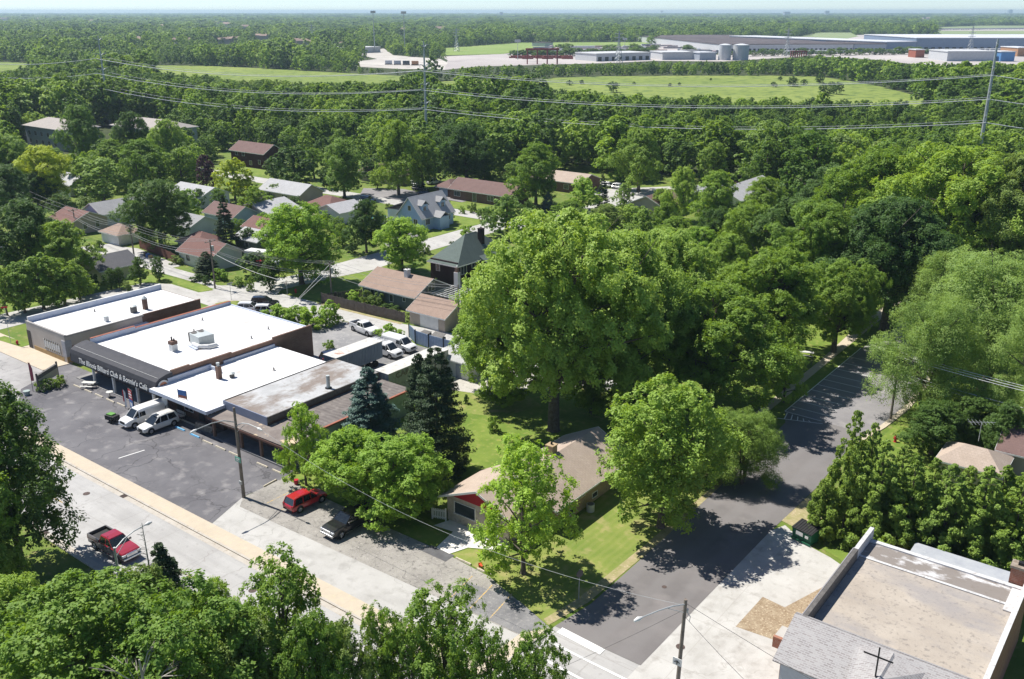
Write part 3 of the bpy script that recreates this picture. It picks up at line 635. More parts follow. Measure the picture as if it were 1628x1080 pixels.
# main road
sheet('main_road', rect(-330, 120, 35.1, 44.35), zl(2), M_CONC)
for y0, y1 in ((35.1, 35.65), (43.8, 44.35)):
    sheet('gutter', rect(-330, -37.5 if y0 > 40 else 120, y0, y1), zl(3), M_KERB)
sheet('kerb', rect(-330, 120, 34.85, 35.1), 0.13, M_KERB, th=.13)
sheet('kerb', rect(-330, -38.2, 44.35, 44.58), 0.13, M_KERB, th=.13)
sheet('sidewalk', rect(-146, -38.4, 44.583, 46.25), 0.125, M_TAN, th=.125)
cr = [(-38.2, 44.35), (-37.3, 45.2), (-36.9, 46.6), (-36.75, 48.6), (-36.6, 51.0), (-36.6, 53.2)]
kb = MB()
for i in range(len(cr)-1):
    a, c = Vector((*cr[i], 0)), Vector((*cr[i+1], 0)); n = (c-a).normalized().cross(Vector((0, 0, 1)))*-.2
    kb.prism([tuple(a)[:2], tuple(c)[:2], tuple(c+n)[:2], tuple(a+n)[:2]], 0, .13)
kb.build('kerb', M_KERB)['kind'] = 'structure'
sheet('road_junction', [(-38.3, 44.34), (-28.0, 44.34), (-28.4, 53.6), (-36.5, 53.6), (-36.7, 48.6), (-37.2, 45.2)], zl(4), M_CONC)
sheet('junction_apron', [(-40.0, 44.36), (-37.4, 45.3), (-36.95, 46.6), (-36.75, 53.2), (-38.2, 51.0), (-38.5, 46.3)], zl(10), M_TAN)
sheet('concrete_apron', [(-72.85, 46.2), (-36.9, 46.2), (-36.9, 51.4), (-74.85, 51.4)], zl(5), M_ALLEY)
sheet('concrete_pad', [(-28.4, 44.5), (20, 44.5), (20, 50), (-17.2, 56), (-17.4, 73), (-19.5, 76.3), (-22.0, 77.6), (-24.6, 78.4), (-26.2, 79.6), (-27.6, 80.6), (-28.6, 78), (-28.5, 53.6)], zl(6), M_CONC2)
# parking lot
sheet('parking_lot', [(-128, 46.25), (-72.9, 46.25), (-74.9, 51.5), (-74.7, 61.0), (-128, 61.0)], zl(3), M_ASPH)
sheet('parking_lot_west', [(-150, 46.25), (-117, 46.25), (-119.5, 50), (-123, 52), (-125.5, 57.2), (-150, 57.2)], zl(4), M_ASPHP)
sheet('corner_sidewalk', [(-150, 57.2), (-127.3, 57.2), (-126.8, 61.3), (-150, 61.3)], 0.10, M_TAN, th=.1)
sheet('corner_grass', [(-146.5, 59.4), (-139.3, 60.1), (-139.3, 61.6), (-146.5, 61.0)], 0.13, M_LAWN2, th=.03)
sheet('gravel_strip', [(-73.5, 50.1), (-36.9, 50.9), (-36.8, 53.2), (-45.4, 55.9), (-52.0, 56.4), (-60.5, 56.4), (-74.9, 56.9), (-74.8, 51.5)], zl(6), M_GRAVEL)
sheet('asphalt_patch', [(-46.3, 50.9), (-36.9, 51.0), (-36.8, 53.2), (-41.0, 54.6), (-46.5, 54.0)], zl(7), mk('worn_asphalt', (0.15, 0.15, 0.155), (0.24, 0.235, 0.235), .5, .95, c3=(0.30, 0.29, 0.28), s3=3, bump=.6, bscale=9))
sheet('asphalt_ramp', [(-53.2, 55.3), (-50.0, 55.3), (-50.0, 56.6), (-52.9, 56.6)], zl(8), mk('ramp_asphalt', (0.09, 0.09, 0.095), (0.13, 0.13, 0.135), 1, .95))
sheet('grass_verge', [(-74.9, 56.9), (-66, 56.9), (-63, 60.5), (-75.6, 61)], zl(7), M_LAWN2)
sheet('front_walk', [(-52.3, 56.6), (-50.6, 56.5), (-49.9, 58.4), (-46.6, 60.2), (-46.9, 61.2), (-54.6, 61.2), (-55.2, 59.4), (-52.9, 59.7)], zl(9), mk('walk_concrete', (0.72, 0.70, 0.66), (0.66, 0.64, 0.60), 1, .9))
# lawns around the brick house
sheet('lawn_left', [(-61, 56.5), (-52.4, 56.5), (-52.9, 59.4), (-56.5, 60), (-60.5, 60.8)], zl(7), M_LAWN2)
sheet('lawn', [(-50.4, 56.5), (-45.4, 56.1), (-37.0, 53.3), (-36.2, 58), (-36.0, 70), (-36.4, 92), (-38, 104), (-46, 104), (-46, 84), (-44, 61), (-46.6, 60.0), (-49.8, 58.2)], zl(7), M_LAWN)
sheet('dry_verge', [(-37.0, 53.4), (-36.1, 58), (-35.9, 70), (-36.3, 92), (-36.8, 92), (-36.8, 70), (-37.1, 58), (-37.8, 53.8)], zl(8), M_DIRT)
sheet('back_lawn', [(-75.5, 65), (-61, 62), (-45.6, 79), (-46, 100), (-60, 98), (-73, 88), (-75.5, 79)], zl(6), M_LAWN2)
sheet('pale_meadow', [(-75.3, 80), (-66, 84), (-64, 90), (-70, 93), (-76, 90)], zl(7), M_LAWN)
# side street
sheet('side_street', [(-36.5, 53.6), (-28.4, 53.6), (-28.3, 78), (-27.9, 90), (-28.5, 104.5), (-27.4, 110), (-26.8, 117.5), (-27.2, 137), (-38.2, 138), (-38.3, 107.3), (-37.0, 104), (-36.4, 92), (-35.9, 70), (-35.8, 58)], zl(9), M_NEWASPH)
sheet('side_lot', [(-38.2, 107.3), (-27.9, 106.8), (-27.3, 110), (-26.8, 117.5), (-27.2, 137), (-38.2, 138)], zl(10), M_LOTASPH)
sheet('lane_beyond', [(-38.2, 138), (-27.2, 137), (-28, 160), (-30, 200), (-37, 200), (-36, 160)], zl(8), M_ALLEY)
sheet('kerb', [(-28.4, 104.5), (-27.4, 110), (-26.8, 117.5), (-27.2, 137), (-26.6, 137), (-26.0, 117.5), (-26.7, 110), (-27.8, 104)], 0.10, M_TAN, th=.1)
sheet('park_path', [(-41.2, 104), (-40.0, 104), (-40.2, 128), (-40.3, 147), (-40.6, 170), (-36, 203), (-32.8, 224), (-34.5, 224.5), (-38.8, 203), (-42.2, 170), (-42.2, 147), (-41.4, 128)], 0.03, M_TAN, th=.03)
sheet('park_lawn', [(-40, 104), (-38.4, 104), (-38.4, 225), (-100, 225), (-100, 150), (-64, 112), (-52, 104)], zl(5), M_LAWN2)
sheet('east_lawn', [(-26.5, 100), (-10, 98), (-10, 160), (-26, 160), (-25.8, 117)], zl(5), M_LAWN2)
sheet('church_verge', [(-27.4, 80.9), (-24, 79), (-21.4, 77.9), (-19.2, 76.4), (-17.5, 74.5), (-16, 79), (-24, 86), (-28, 86)], zl(7), M_LAWN2)
sheet('mulch_bed', [(-24.6, 62.6), (-24.5, 67.9), (-22.4, 67.6), (-20.6, 73.4), (-18.2, 73.8), (-18.1, 63.2)], zl(8), M_MULCH)
sheet('dirt_corner', [(-28.2, 81.2), (-26.2, 80.6), (-24.6, 84), (-27.9, 88)], zl(9), M_DIRT)
# painted markings
def mark(pts, m=M_PAINTW, k=12): sheet('road_marking', pts, zl(k), m)
mark([(-35.9, 53.0), (-31.6, 52.75), (-31.6, 53.55), (-35.9, 53.8)])
mark([(-36.0, 51.55), (-27.9, 51.35), (-27.9, 51.6), (-36.0, 51.8)]); mark([(-36.1, 49.55), (-27.9, 49.2), (-27.9, 49.45), (-36.1, 49.8)])
for x in range(-200, 40, 12):
    mark(rect(x-.2, x+3.2, 39.42, 39.55), M_PAINTY, 4)
mark(rect(-38.45, -38.3, 107.3, 137), k=12)
for i, y in enumerate([107.2, 109.3, 111.6, 113.8, 116.3, 118.6, 121.0, 123.3, 126.0, 129.0, 132.0]):
    mark([(-38.3, y), (-33.3 if i else -33.6, y-.1 if i else y-.1), (-33.3 if i else -33.6, y+.03), (-38.3, y+.13)])
for i in range(6):
    x0 = -38.0+i*.75; mark([(x0, 107.0-i*.16), (x0+.13, 107.0-i*.16), (x0+.55, 105.0+i*.22), (x0+.42, 105.0+i*.22)], k=13)
mark([(-38.3, 104.6), (-33.2, 106.4), (-33.2, 106.53), (-38.3, 104.76)])
for x in (-71.9, -69.6): mark([(x, 52.2), (x+.1, 52.2), (x+.1, 56.0), (x, 56.0)], M_PAINTY, 8)
for x in (-43.7, -46.0, -41.5): mark([(x, 51.2), (x+.12, 51.2), (x-.5, 55.0), (x-.62, 55.0)], M_PAINTY, 9)
mark([(-93.6, 48.6), (-93.45, 48.6), (-93.0, 51.6), (-93.15, 51.6)], M_PAINTW, 5)
# streets of the neighbourhood
sheet('corner_street', [(-330, 45.0), (-146, 45.0), (-146, 57), (-150.5, 62), (-150.5, 88), (-142, 90.6), (-134.8, 90.2), (-134.6, 87.0), (-130.6, 87.0), (-130.2, 90.2), (-124, 91), (-124, 97.5), (-130.2, 101.0), (-132.6, 104), (-131.2, 116), (-129.4, 124), (-131, 140), (-131, 172), (-139, 172), (-138.6, 134), (-138.6, 112), (-141.5, 101), (-144.5, 98.8), (-150, 101.2), (-175, 101.2), (-175, 97.6), (-146, 97.6), (-142.2, 96.4), (-143.2, 94.0), (-152, 94.2), (-156.8, 91.5), (-158.8, 62), (-160, 57), (-330, 57)], zl(6), M_ALLEY)
sheet('alley', [(-130.5, 98.6), (-124, 97.6), (-114.5, 98.6), (-105, 98.8), (-86, 98.2), (-60, 99), (-60, 103.2), (-92, 104.6), (-104, 103.0), (-130.5, 102.6)], zl(7), M_ALLEY)
sheet('alley_verge', [(-121, 102.3), (-101.6, 102.9), (-101.6, 103.6), (-121, 103.1)], zl(9), M_DIRT)
sheet('rear_lot', [(-134.6, 87.0), (-130.6, 87.0), (-127, 84.5), (-116, 84.4), (-91.5, 79.5), (-90, 84.5), (-98, 98.6), (-116, 98.4), (-127.5, 91), (-130.5, 89.5)], zl(8), mk('rear_asphalt', (0.20, 0.20, 0.205), (0.30, 0.295, 0.295), .25, .95, c3=(0.36, 0.35, 0.34), s3=1.5, bump=.4, bscale=8))
sheet('storage_yard', [(-98, 88), (-90, 79.2), (-80.6, 79.2), (-76.5, 90), (-76.5, 97.2), (-98, 97.2)], zl(9), mk('yard_asphalt', (0.16, 0.16, 0.165), (0.25, 0.245, 0.24), .3, .95, c3=(0.36, 0.33, 0.29), s3=1.2))
sheet('gravel_drive', [(-80, 86), (-71.5, 88.5), (-70.5, 92), (-64, 96.5), (-64, 99), (-80, 99)], zl(10), mk('gravel_drive', (0.42, 0.40, 0.36), (0.5, 0.47, 0.43), .6, .95, c3=(0.3, 0.28, 0.25), s3=3))
sheet('traffic_island', [(-134.9, 91.4), (-134.6, 93.8), (-132.5, 95.3), (-129.2, 95.4), (-128.6, 92.6), (-131, 91.0)], .10, M_LAWN, th=.1)
sheet('island_kerb', [(-135.2, 91.2), (-134.9, 94.0), (-132.6, 95.6), (-129.0, 95.7), (-128.3, 92.6), (-131, 90.7)], .085, M_KERB, th=.085)
sheet('street_lawn', [(-143.0, 94.4), (-142.8, 97.1), (-158.3, 96.9), (-164.6, 92), (-164.8, 69), (-159.2, 66.5), (-159.0, 81), (-157.5, 92), (-152, 94.8)], zl(8), M_LAWN2)
sheet('corner_lawn', [(-131.9, 103.6), (-132.4, 107), (-129.3, 121.8), (-118, 121), (-118, 108), (-124.6, 106.2), (-122, 103.9)], zl(8), M_LAWN2)
sheet('north_lawn', [(-141.5, 103.8), (-139.2, 110.8), (-142.2, 110.2), (-148, 106.6)], zl(8), M_LAWN2)
sheet('garage_court', [(-193, 99), (-190.5, 105.5), (-187, 104.5), (-182, 106), (-162, 103), (-162, 101), (-175, 101), (-174, 97.5), (-166, 95), (-170, 95)], zl(9), M_ALLEY)
sheet('far_street', [(-330, 176), (-232, 173.5), (-131, 173.5), (-126, 173), (-126, 179.5), (-230, 179.6), (-330, 182)], zl(7), M_ALLEY)
sheet('far_driveway', [(-180, 179), (-172, 179), (-172, 187), (-160, 187), (-160, 190), (-186, 192), (-196, 186), (-190, 179)], zl(8), M_LOTASPH)
sheet('far_lawn', [(-170, 180), (-131, 180), (-131, 186), (-166, 187.5)], zl(8), M_LAWN2)
sheet('blue_house_lawn', [(-142.5, 152), (-139.2, 152), (-139.2, 173), (-155, 173.2), (-150, 167.5), (-142.8, 167)], zl(8), M_LAWN2)
sheet('blue_house_drive', [(-139.2, 143), (-142, 152), (-150, 152), (-150, 145), (-139.2, 139)], zl(9), M_LOTASPH)
sheet('ranch_street', [(-131, 171), (-126, 172), (-124, 190), (-125, 222), (-118, 240), (-124, 246), (-141, 226), (-147, 222), (-131, 215)], zl(6), M_ALLEY)
sheet('corner_green', [(-126, 200), (-121, 216), (-116, 210), (-118, 196)], zl(8), M_LAWN2)
sheet('lawn_far_left', [(-262, 182), (-236, 180), (-238, 196), (-256, 194)], zl(8), M_LAWN2)
sheet('lawn_left_edge', [(-202, 78), (-187, 80), (-186, 88), (-200, 92)], zl(8), M_LAWN2)

# things on the ground of the lot
WS = MB(); WS.add([(-.95, -.1, 0), (.95, -.1, 0), (.95, .1, 0), (-.95, .1, 0), (-.9, -.06, .14), (.9, -.06, .14), (.9, .06, .14), (-.9, .06, .14)], [(0, 3, 2, 1), (4, 5, 6, 7), (0, 1, 5, 4), (1, 2, 6, 5), (2, 3, 7, 6), (3, 0, 4, 7)])
M_WSTOP = mk('wheelstop_concrete', (0.58, 0.52, 0.41), (0.48, 0.43, 0.34), 3, .9, c3=(0.3, 0.28, 0.24), s3=5)
M_WBLUE = mk('wheelstop_blue', (0.12, 0.42, 0.72), (0.2, 0.45, 0.66), 3, .8)
ws0 = WS.build('wheel_stop', M_WSTOP); ws0['category'] = 'wheel stop'
wl = [(G(123, 615.5), 'leftmost beige wheel stop of the lot, nearest the sign hedge'), (G(140, 622.7), 'second beige wheel stop in front of the dark awning'), (G(157.5, 630), 'third beige wheel stop in front of the dark awning'),
      (G(175.5, 638), 'fourth beige wheel stop, just left of the upright banner sign'), (G(192.5, 644.5), 'beige wheel stop half hidden by the upright banner sign and the van'),
      (G(298, 672), 'long beige wheel stop right behind the white suv'), ((-88.9, 57.2), 'beige wheel stop next to the right blue one'), ((-86.4, 57.2), 'middle beige wheel stop of the three after the blue ones'), ((-83.9, 57.2), 'beige wheel stop beside the tall street light pole'),
      ((-79.1, 57.4), 'beige wheel stop right of the street light pole'), ((-76.4, 57.4), 'last beige wheel stop before the grass verge'),
      ((-94.8, 57.5), 'left one of the two blue wheel stops'), ((-91.7, 57.4), 'right one of the two blue wheel stops'),
      ((-48.7, 56.3), 'pale concrete kerb block at the edge of the lawn by the walk'), ((-46.0, 56.15), 'pale concrete kerb block right of the orange cone'), ((-73.6, 57.3), 'weathered timber parking block on the gravel by the red car'), ((-75.0, 55.2), 'long weathered parking block lying along the grass edge')]
for i, (p, lab) in enumerate(wl):
    o = ws0 if i == 0 else ws0.copy()
    if i: COL.objects.link(o)
    if 11 <= i <= 12: o.data = ws0.data.copy(); o.data.materials[0] = M_WBLUE
    o.location = (p[0], p[1], zl(7)); o['label'] = lab; o['group'] = 'wheel stops of the parking lot'
    if i == 16: o.rotation_euler = (0, 0, R(95))
    if i == 5: o.scale = (1.6, 1, 1)
RUST = mk('drain_iron', (0.07, 0.05, 0.045), (0.11, 0.08, 0.07), 5, .8)
for (x, y, lab) in ((-85.0, 44.08, 'iron storm drain grate in the gutter by the tan sidewalk'), (-84.4, 35.38, 'iron storm drain grate in the gutter beside the grass')):
    b = MB()
    b.box(-.35, .35, -.28, -.24, 0, .02); b.box(-.35, .35, .24, .28, 0, .02)
    for k in range(8): b.box(-.35+k*.094, -.31+k*.094, -.24, .24, 0, .02)
    b.box(-.35, .35, -.24, .24, -.001, .004); o = b.build('storm_drain', RUST); o.location = (x, y, zl(4)); tag(o, lab, 'drain')

for (x, y, lab, nmz) in ((-88.6, 42.0, 'round iron manhole cover in the far lane of the main road', 0), (-60.5, 41.6, 'round manhole cover in the road below the black pickup', 0), (-32.0, 64.0, 'small round cover in the new dark side street', 1), (-27.0, 57.5, 'round patch cover on the concrete pad by the street light', 2)):
    b = MB(); b.cyl(0, 0, 0, .012, .36 if nmz != 1 else .22, 20); o = b.build('manhole_cover', RUST); o.location = (x, y, zl(5) if nmz == 0 else zl(11)); tag(o, lab, 'manhole')
# ------------------------------------------------------------------ commercial row
M_WHITEROOF = add_overlay(add_overlay(mk('white_membrane', (0.80, 0.80, 0.80), (0.72, 0.72, 0.725), 0.2, 0.6, c3=(0.62, 0.60, 0.58), s3=.9), 'stain', (0.33, 0.27, 0.23), scale=.30, st=(1, .55, 1), lo=.57, hi=.68, amt=.65), 'joints', (0.42, 0.42, 0.45), sx=3.0, sy=7.5, w=.08, amt=.55)
M_BLUEPAR = mk('parapet_metal', (0.42, 0.47, 0.58), (0.52, 0.56, 0.64), 0.8, .5)
M_GREYROOF = add_overlay(add_overlay(mk('grey_tar_roof', (0.36, 0.365, 0.37), (0.47, 0.475, 0.48), 0.3, .8, c3=(0.28, 0.26, 0.24), s3=1.4), 'stain', (0.17, 0.125, 0.095), scale=.25, st=(1, .5, 1), lo=.46, hi=.58, amt=.8), 'joints', (0.3, 0.3, 0.3), sx=2.0, w=.05, amt=.4)
M_DARKROOF = add_overlay(mk('dark_tar_roof', (0.115, 0.10, 0.095), (0.17, 0.15, 0.14), 0.5, .9, c3=(0.25, 0.225, 0.21), s3=1.3), 'wave', (0.20, 0.18, 0.165), dir='Y', scale=.5, dist=4, amt=.5)
M_CANOPY = add_overlay(mk('canopy_tar', (0.16, 0.135, 0.125), (0.24, 0.21, 0.19), 0.6, .9), 'stain', (0.62, 0.48, 0.32), scale=.45, lo=.58, hi=.62, amt=.9)
M_BEIGE = mk('beige_stucco', (0.44, 0.39, 0.345), (0.50, 0.45, 0.40), 0.4, .9)
M_GREYST = mk('grey_stucco', (0.30, 0.285, 0.275), (0.35, 0.335, 0.32), 0.4, .9)
M_OCHRE = mk('ochre_base', (0.40, 0.27, 0.12), (0.46, 0.32, 0.16), 1.5, .9)
M_STONE = add_overlay(mk('grey_stone', (0.36, 0.36, 0.39), (0.46, 0.46, 0.48), 2.5, .9), 'brick', (0.25, 0.25, 0.26), wall=1, bw=.8, bh=.4, amt=.4)
M_BRICKD = add_overlay(mk('dark_brick', (0.115, 0.062, 0.048), (0.16, 0.09, 0.07), 0.5, .92, c3=(0.07, 0.042, 0.035)), 'brick', (0.24, 0.19, 0.16), wall=1, bw=.5, bh=.18, amt=.45)
M_BRICKT = add_overlay(mk('rust_brick', (0.150, 0.085, 0.064), (0.195, 0.115, 0.088), 0.6, .92), 'brick', (0.33, 0.26, 0.2), wall=1, bw=.5, bh=.16, amt=.4)
M_TEAL = add_overlay(mk('pale_green_wall', (0.22, 0.285, 0.26), (0.27, 0.335, 0.305), 0.4, .9), 'stain', (0.12, 0.15, 0.13), scale=.6, lo=.6, hi=.7, amt=.7)
M_REDCOP = mk('clay_coping', (0.36, 0.13, 0.08), (0.28, 0.10, 0.07), 1.5, .8)
M_FASC = mk('blue_grey_fascia', (0.17, 0.205, 0.30), (0.22, 0.25, 0.34), 0.7, .6)
M_AWN = mk('awning_canvas', (0.046, 0.047, 0.056), (0.060, 0.060, 0.070), 1.0, .75)
M_WHITEL = mk('white_lettering', (0.80, 0.80, 0.78), (0.72, 0.72, 0.70), 3, .6)
M_HVAC = mk('galvanised_unit', (0.42, 0.46, 0.46), (0.50, 0.53, 0.53), 1.5, .5, metal=.2)
M_VENT = mk('dark_vent', (0.09, 0.085, 0.08), (0.15, 0.14, 0.13), 3, .6)
M_SHOPF = mk('shop_front_dark', (0.045, 0.04, 0.04), (0.07, 0.06, 0.055), 1, .7)
M_REDSIGN = mk('sign_red', (0.48, 0.02, 0.035), (0.40, 0.02, 0.03), 2, .5)
M_BLUESIGN = mk('sign_blue', (0.03, 0.10, 0.32), (0.05, 0.16, 0.40), 2, .5)
M_CREAM = mk('cream_panel', (0.52, 0.48, 0.36), (0.46, 0.42, 0.31), 1, .7)
M_WOODR = mk('orange_wood_frame', (0.42, 0.17, 0.06), (0.34, 0.13, 0.05), 2, .6)

def parapets(t, x0, x1, y0, y1, z0, z1, m, sides, th=.28, name='parapet'):
    b = MB()
    if 'w' in sides: b.box(x0, x0+th, y0, y1, z0, z1)
    if 'e' in sides: b.box(x1-th, x1, y0, y1, z0, z1)
    if 's' in sides: b.box(x0+th, x1-th, y0, y0+th, z0, z1)
    if 'n' in sides: b.box(x0+th, x1-th, y1-th, y1, z0, z1)
    return b.build(name, m, t, world=True)
# --- corner building with the beige front
t = thing('corner_shop', 'long flat-roofed corner building with a beige stucco front and white roof', 'building', (-133, 72, 0))
X0, X1, Y0, Y1, Hh = -138.3, -127.2, 60.9, 83.6, 4.3
b = MB(); b.box(X0, X1, Y0, 73.2, 0, Hh-.35); b.build('wall', M_BEIGE, t, world=True)
b = MB(); b.box(X0, X1, 73.2, Y1, 0, Hh-.35); b.build('brick_wall', M_BRICKD, t, world=True)
b = MB(); b.box(X1-.02, X1+.05, Y0+.9, 73.2, 0.0, 2.5); b.build('brick_panel', M_BRICKT, t, world=True)
b = MB(); b.box(X0+.3, X1-.3, Y0+.3, Y1-.25, Hh-.349, Hh-.30); b.build('roof', M_WHITEROOF, t, world=True)
b = MB(); b.box(X0, X1+.02, Y0-.02, Y0+.3, Hh-.349, Hh); b.box(X1-.3, X1+.02, Y0+.3, 73.5, Hh-.349, Hh-.12); b.build('coping', M_GREYST, t, world=True)
b = MB(); b.box(X1-.25, X1+.03, 73.5, Y1, Hh-.349, Hh-.05); b.build('brick_coping', M_BRICKD, t, world=True)
b = MB(); b.box(X0-.02, X0+.3, Y0+.3, Y1, Hh-.349, Hh+.55); b.build('parapet', TRIM, t, world=True)
b = MB(); b.box(X0+.3, X0+.36, Y0+.3, Y1, Hh-.30, Hh+.5); b.build('parapet_lining', M_BLUEPAR, t, world=True)
b = MB(); b.box(-136.8+.1, X1-.95, Y0-.06, Y0, 0.1, .75); b.box(X1-.05, X1+.07, Y0-.06, Y0+.85, 0, 1.0); b.build('ochre_base', M_OCHRE, t, world=True)
b = MB(); b.box(X1-.9, X1+.06, Y0-.08, Y0+.9, 1.0, 3.4); b.build('stone_pier', M_STONE, t, world=True)
b = MB(); b.box(X0-.05, X0+1.0, Y0-.05, Y0+.3, 0.1, 2.9); b.build('doorway', M_SHOPF, t, world=True)
b = MB(); b.box(-133.3, -128.9, Y0-.05, Y0+.01, 1.0, 2.55); w_ = b.build('window', GLASS, t, world=True)
b = MB()
for k in range(8): b.box(-133.35+k*.63, -133.27+k*.63, Y0-.10, Y0-.05, .95, 2.6)
for k in range(7): b.box(-133.2+k*.63, -132.85+k*.63, Y0-.075, Y0-.051, 1.3, 2.3)
m_ = b.build('mullion', TRIM, t, world=True); m_.parent = w_
b = MB(); b.box(X1+.02, X1+.09, 66.5, 69.3, 1.5, 2.4); b.build('side_window', GLASS, t, world=True)
b = MB(); b.slab([(X1, 69.0, 3.0), (X1+3.4, 69.6, 2.7), (X1+3.4, 74.0, 2.7), (X1, 73.8, 3.0)], .12); b.build('side_canopy', M_WHITEROOF, t, world=True)
b = MB(); b.box(X1+.03, X1+.1, 77.5, 79, .2, 2.2); b.build('side_door', M_SHOPF, t, world=True)
for (x, y, s_, h, lab, cap) in ((-129.2, 68.6, .55, .7, 'small white vent box on the corner building roof, nearest the front', 0), (-130.0, 73.6, .85, 1.0, 'round grey exhaust fan on the corner building roof', 1), (-130.0, 75.6, .6, 1.7, 'dark brick chimney with a pointed cap on the corner building roof', 2)):
    u = thing('roof_vent', lab, 'roof vent', (x, y, Hh-.30)); b = MB()
    if cap == 1:
        b.cyl(0, 0, 0, h, s_*.6, 14); b.build('housing', M_VENT, u); b = MB(); b.cyl(0, 0, h, h+.12, s_*.66, 14, s_*.4); b.build('cap', M_HVAC, u)
    else:
        b.box(-s_/2, s_/2, -s_/2, s_/2, 0, h); b.build('housing', M_BRICKD if cap else TRIM, u); b = MB(); b.tube([(0, 0, h), (0, 0, h+.1), (0, 0, h+.5 if cap else h+.15)], [s_*.7, s_*.72, .05], 8); b.build('cap', M_HVAC, u)

# --- billiard club
t = thing('club_building', 'big brick hall with a bright white flat roof behind the lettered black awning', 'building', (-111, 72, 0))
X0, X1, Y0, Y1, Hh = -120.7, -101.4, 61.3, 84.5, 4.75
b = MB(); b.box(X0, X1, Y0, Y1, 0, 4.3)
b.box(X1-.3, X1, Y0, 64.0, 4.3, 4.95); b.box(X1-.3, X1, 64.0, 70.5, 4.3, 4.75); b.box(X1-.3, X1, 70.5, 77.5, 4.3, 4.55); b.box(X1-.3, X1, 77.5, Y1, 4.3, 4.85)
b.build('wall', M_BRICKT, t, world=True)
b = MB(); b.box(X0+.3, X1-.3, Y0+.3, Y1-.3, 4.305, 4.38); b.build('roof', M_WHITEROOF, t, world=True)
b = MB(); b.box(X0, X0+.3, Y0, 68, 4.31, 5.15); b.box(X0, X0+.3, 68, Y1, 4.31, 4.9); b.box(X0+.3, X1-.3, Y1-.3, Y1, 4.31, 4.5); b.box(X0+.3, X1-.3, Y0, Y0+.25, 4.31, 4.5); b.build('parapet', M_BLUEPAR, t, world=True)
b = MB(); b.box(X0-.05, X0+.33, Y0, 68, 5.15, 5.21); b.box(X0-.05, X0+.33, 68.003, Y1, 4.9, 4.96); b.build('coping', M_REDCOP, t, world=True)
# shop front under the awning
b = MB(); b.box(-119.5, -104, Y0-.08, Y0-.003, .3, 2.9); b.build('shop_front', M_SHOPF, t, world=True)
for i, x in enumerate((-118.3, -114.9, -111.2, -107.5)):
    f = MB(); f.box(x-1.25, x+1.25, Y0-.14, Y0-.08, .55, .65); f.box(x-1.25, x+1.25, Y0-.14, Y0-.08, 2.55, 2.65); f.box(x-1.3, x-1.2, Y0-.14, Y0-.08, .55, 2.65); f.box(x+1.2, x+1.3, Y0-.14, Y0-.08, .55, 2.65)
    o = f.build('shop_window', M_WOODR if i == 0 else TRIM, t, world=True); g = MB(); g.box(x-1.2, x+1.2, Y0-.11, Y0-.08, .65, 2.55); p_ = g.build('pane', GLASS, t, world=True); p_.parent = o
aw = MB(); pr = [(Y0, 4.75), (Y0-.9, 4.70), (Y0-1.9, 4.45), (Y0-2.45, 4.10), (Y0-2.6, 3.55), (Y0-2.72, 2.45), (Y0-2.66, 2.45), (Y0-2.5, 3.5), (Y0, 3.5)]
xa, xb = -121.6, -101.2
n = len(pr); aw.add([(xa, p[0], p[1]) for p in pr]+[(xb, p[0], p[1]) for p in pr], [tuple(range(n)), tuple(range(2*n-1, n-1, -1))]+[(i, n+i, n+(i+1) % n, (i+1) % n) for i in range(n)])
a_o = aw.build('awning', M_AWN, t, world=True)
for q_ in (xb-.04, xa+.04): b = MB(); b.box(q_-.05, q_+.05, Y0-2.66, Y0, 2.45, 3.5); p_ = b.build('awning_end', M_AWN, t, world=True); p_.parent = a_o
b = MB(); b.tube([(xa+.3, Y0-1.95, 4.455), (xb-.3, Y0-1.95, 4.455)], .02, 4)
p_ = b.build('awning_seam', TRIM, t, world=True); p_.parent = a_o
tx = text_part('The Illinois Billiard Club & Bonnie\u2019s Caf\u00e9', 1.02, a_o, 'lettering', M_WHITEL, (0, 0, 0), (R(90-6), 0, 0), extrude=.02, offset=.012, sx=1.0)
lw = tx.dimensions.x if tx.dimensions.x > 0 else 17
xsz = [v.co.x for v in tx.data.vertices]; lw = max(xsz)-min(xsz); tx.scale = (16.4/lw, .95, 1)
tx.location = (-111.1+111, Y0-2.70-72, 2.98)
b = MB(); b.tube([(xb+.04, Y0-1.5, 3.35), (xb+.09, Y0-1.5, 3.35)], .78, 26); p_ = b.build('round_sign', TRIM, t, world=True); p_.parent = a_o
b = MB(); b.tube([(xb+.09, Y0-1.5, 3.35), (xb+.11, Y0-1.5, 3.35)], .55, 26); q_ = b.build('sign_disc', mk('sign_orange', (0.62, 0.27, 0.15), (0.55, 0.22, 0.12), 2, .6), t, world=True); q_.parent = a_o
text_part('IBC', .46, a_o, 'sign_letters', M_SHOPF, (xb+.125+111, Y0-1.5-72, 3.35), (R(90), 0, R(90)), extrude=.01, offset=.02)
for (x, y) in ((-116.4, 58.9), (-111.5, 58.9), (-105.9, 58.9), (-102.2, 58.9)): b = MB(); b.box(x-.14, x+.14, y-.14, y+.14, 0, 2.6); b.build('porch_post', TRIM, t, world=True)
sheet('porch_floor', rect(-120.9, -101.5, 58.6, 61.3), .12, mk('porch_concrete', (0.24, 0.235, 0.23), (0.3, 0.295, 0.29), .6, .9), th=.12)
u = thing('rooftop_ac_unit', 'large grey boxy air conditioning unit in the middle of the white club roof', 'air conditioner', (-108.7, 70.6, 4.38), R(-8))
b = MB(); b.box(-.8, 1.9, -1.0, 1.3, .15, 1.55); bevel(b.build('housing', M_HVAC, u), .04)
b = MB()
for k in range(7): b.box(-1.26, -.80, -.98+k*.32, -.80+k*.32, .2, 1.5)
b.box(-1.22, -.81, -.98, 1.25, .2, 1.5); b.build('coil_grille', M_VENT, u)
b = MB()
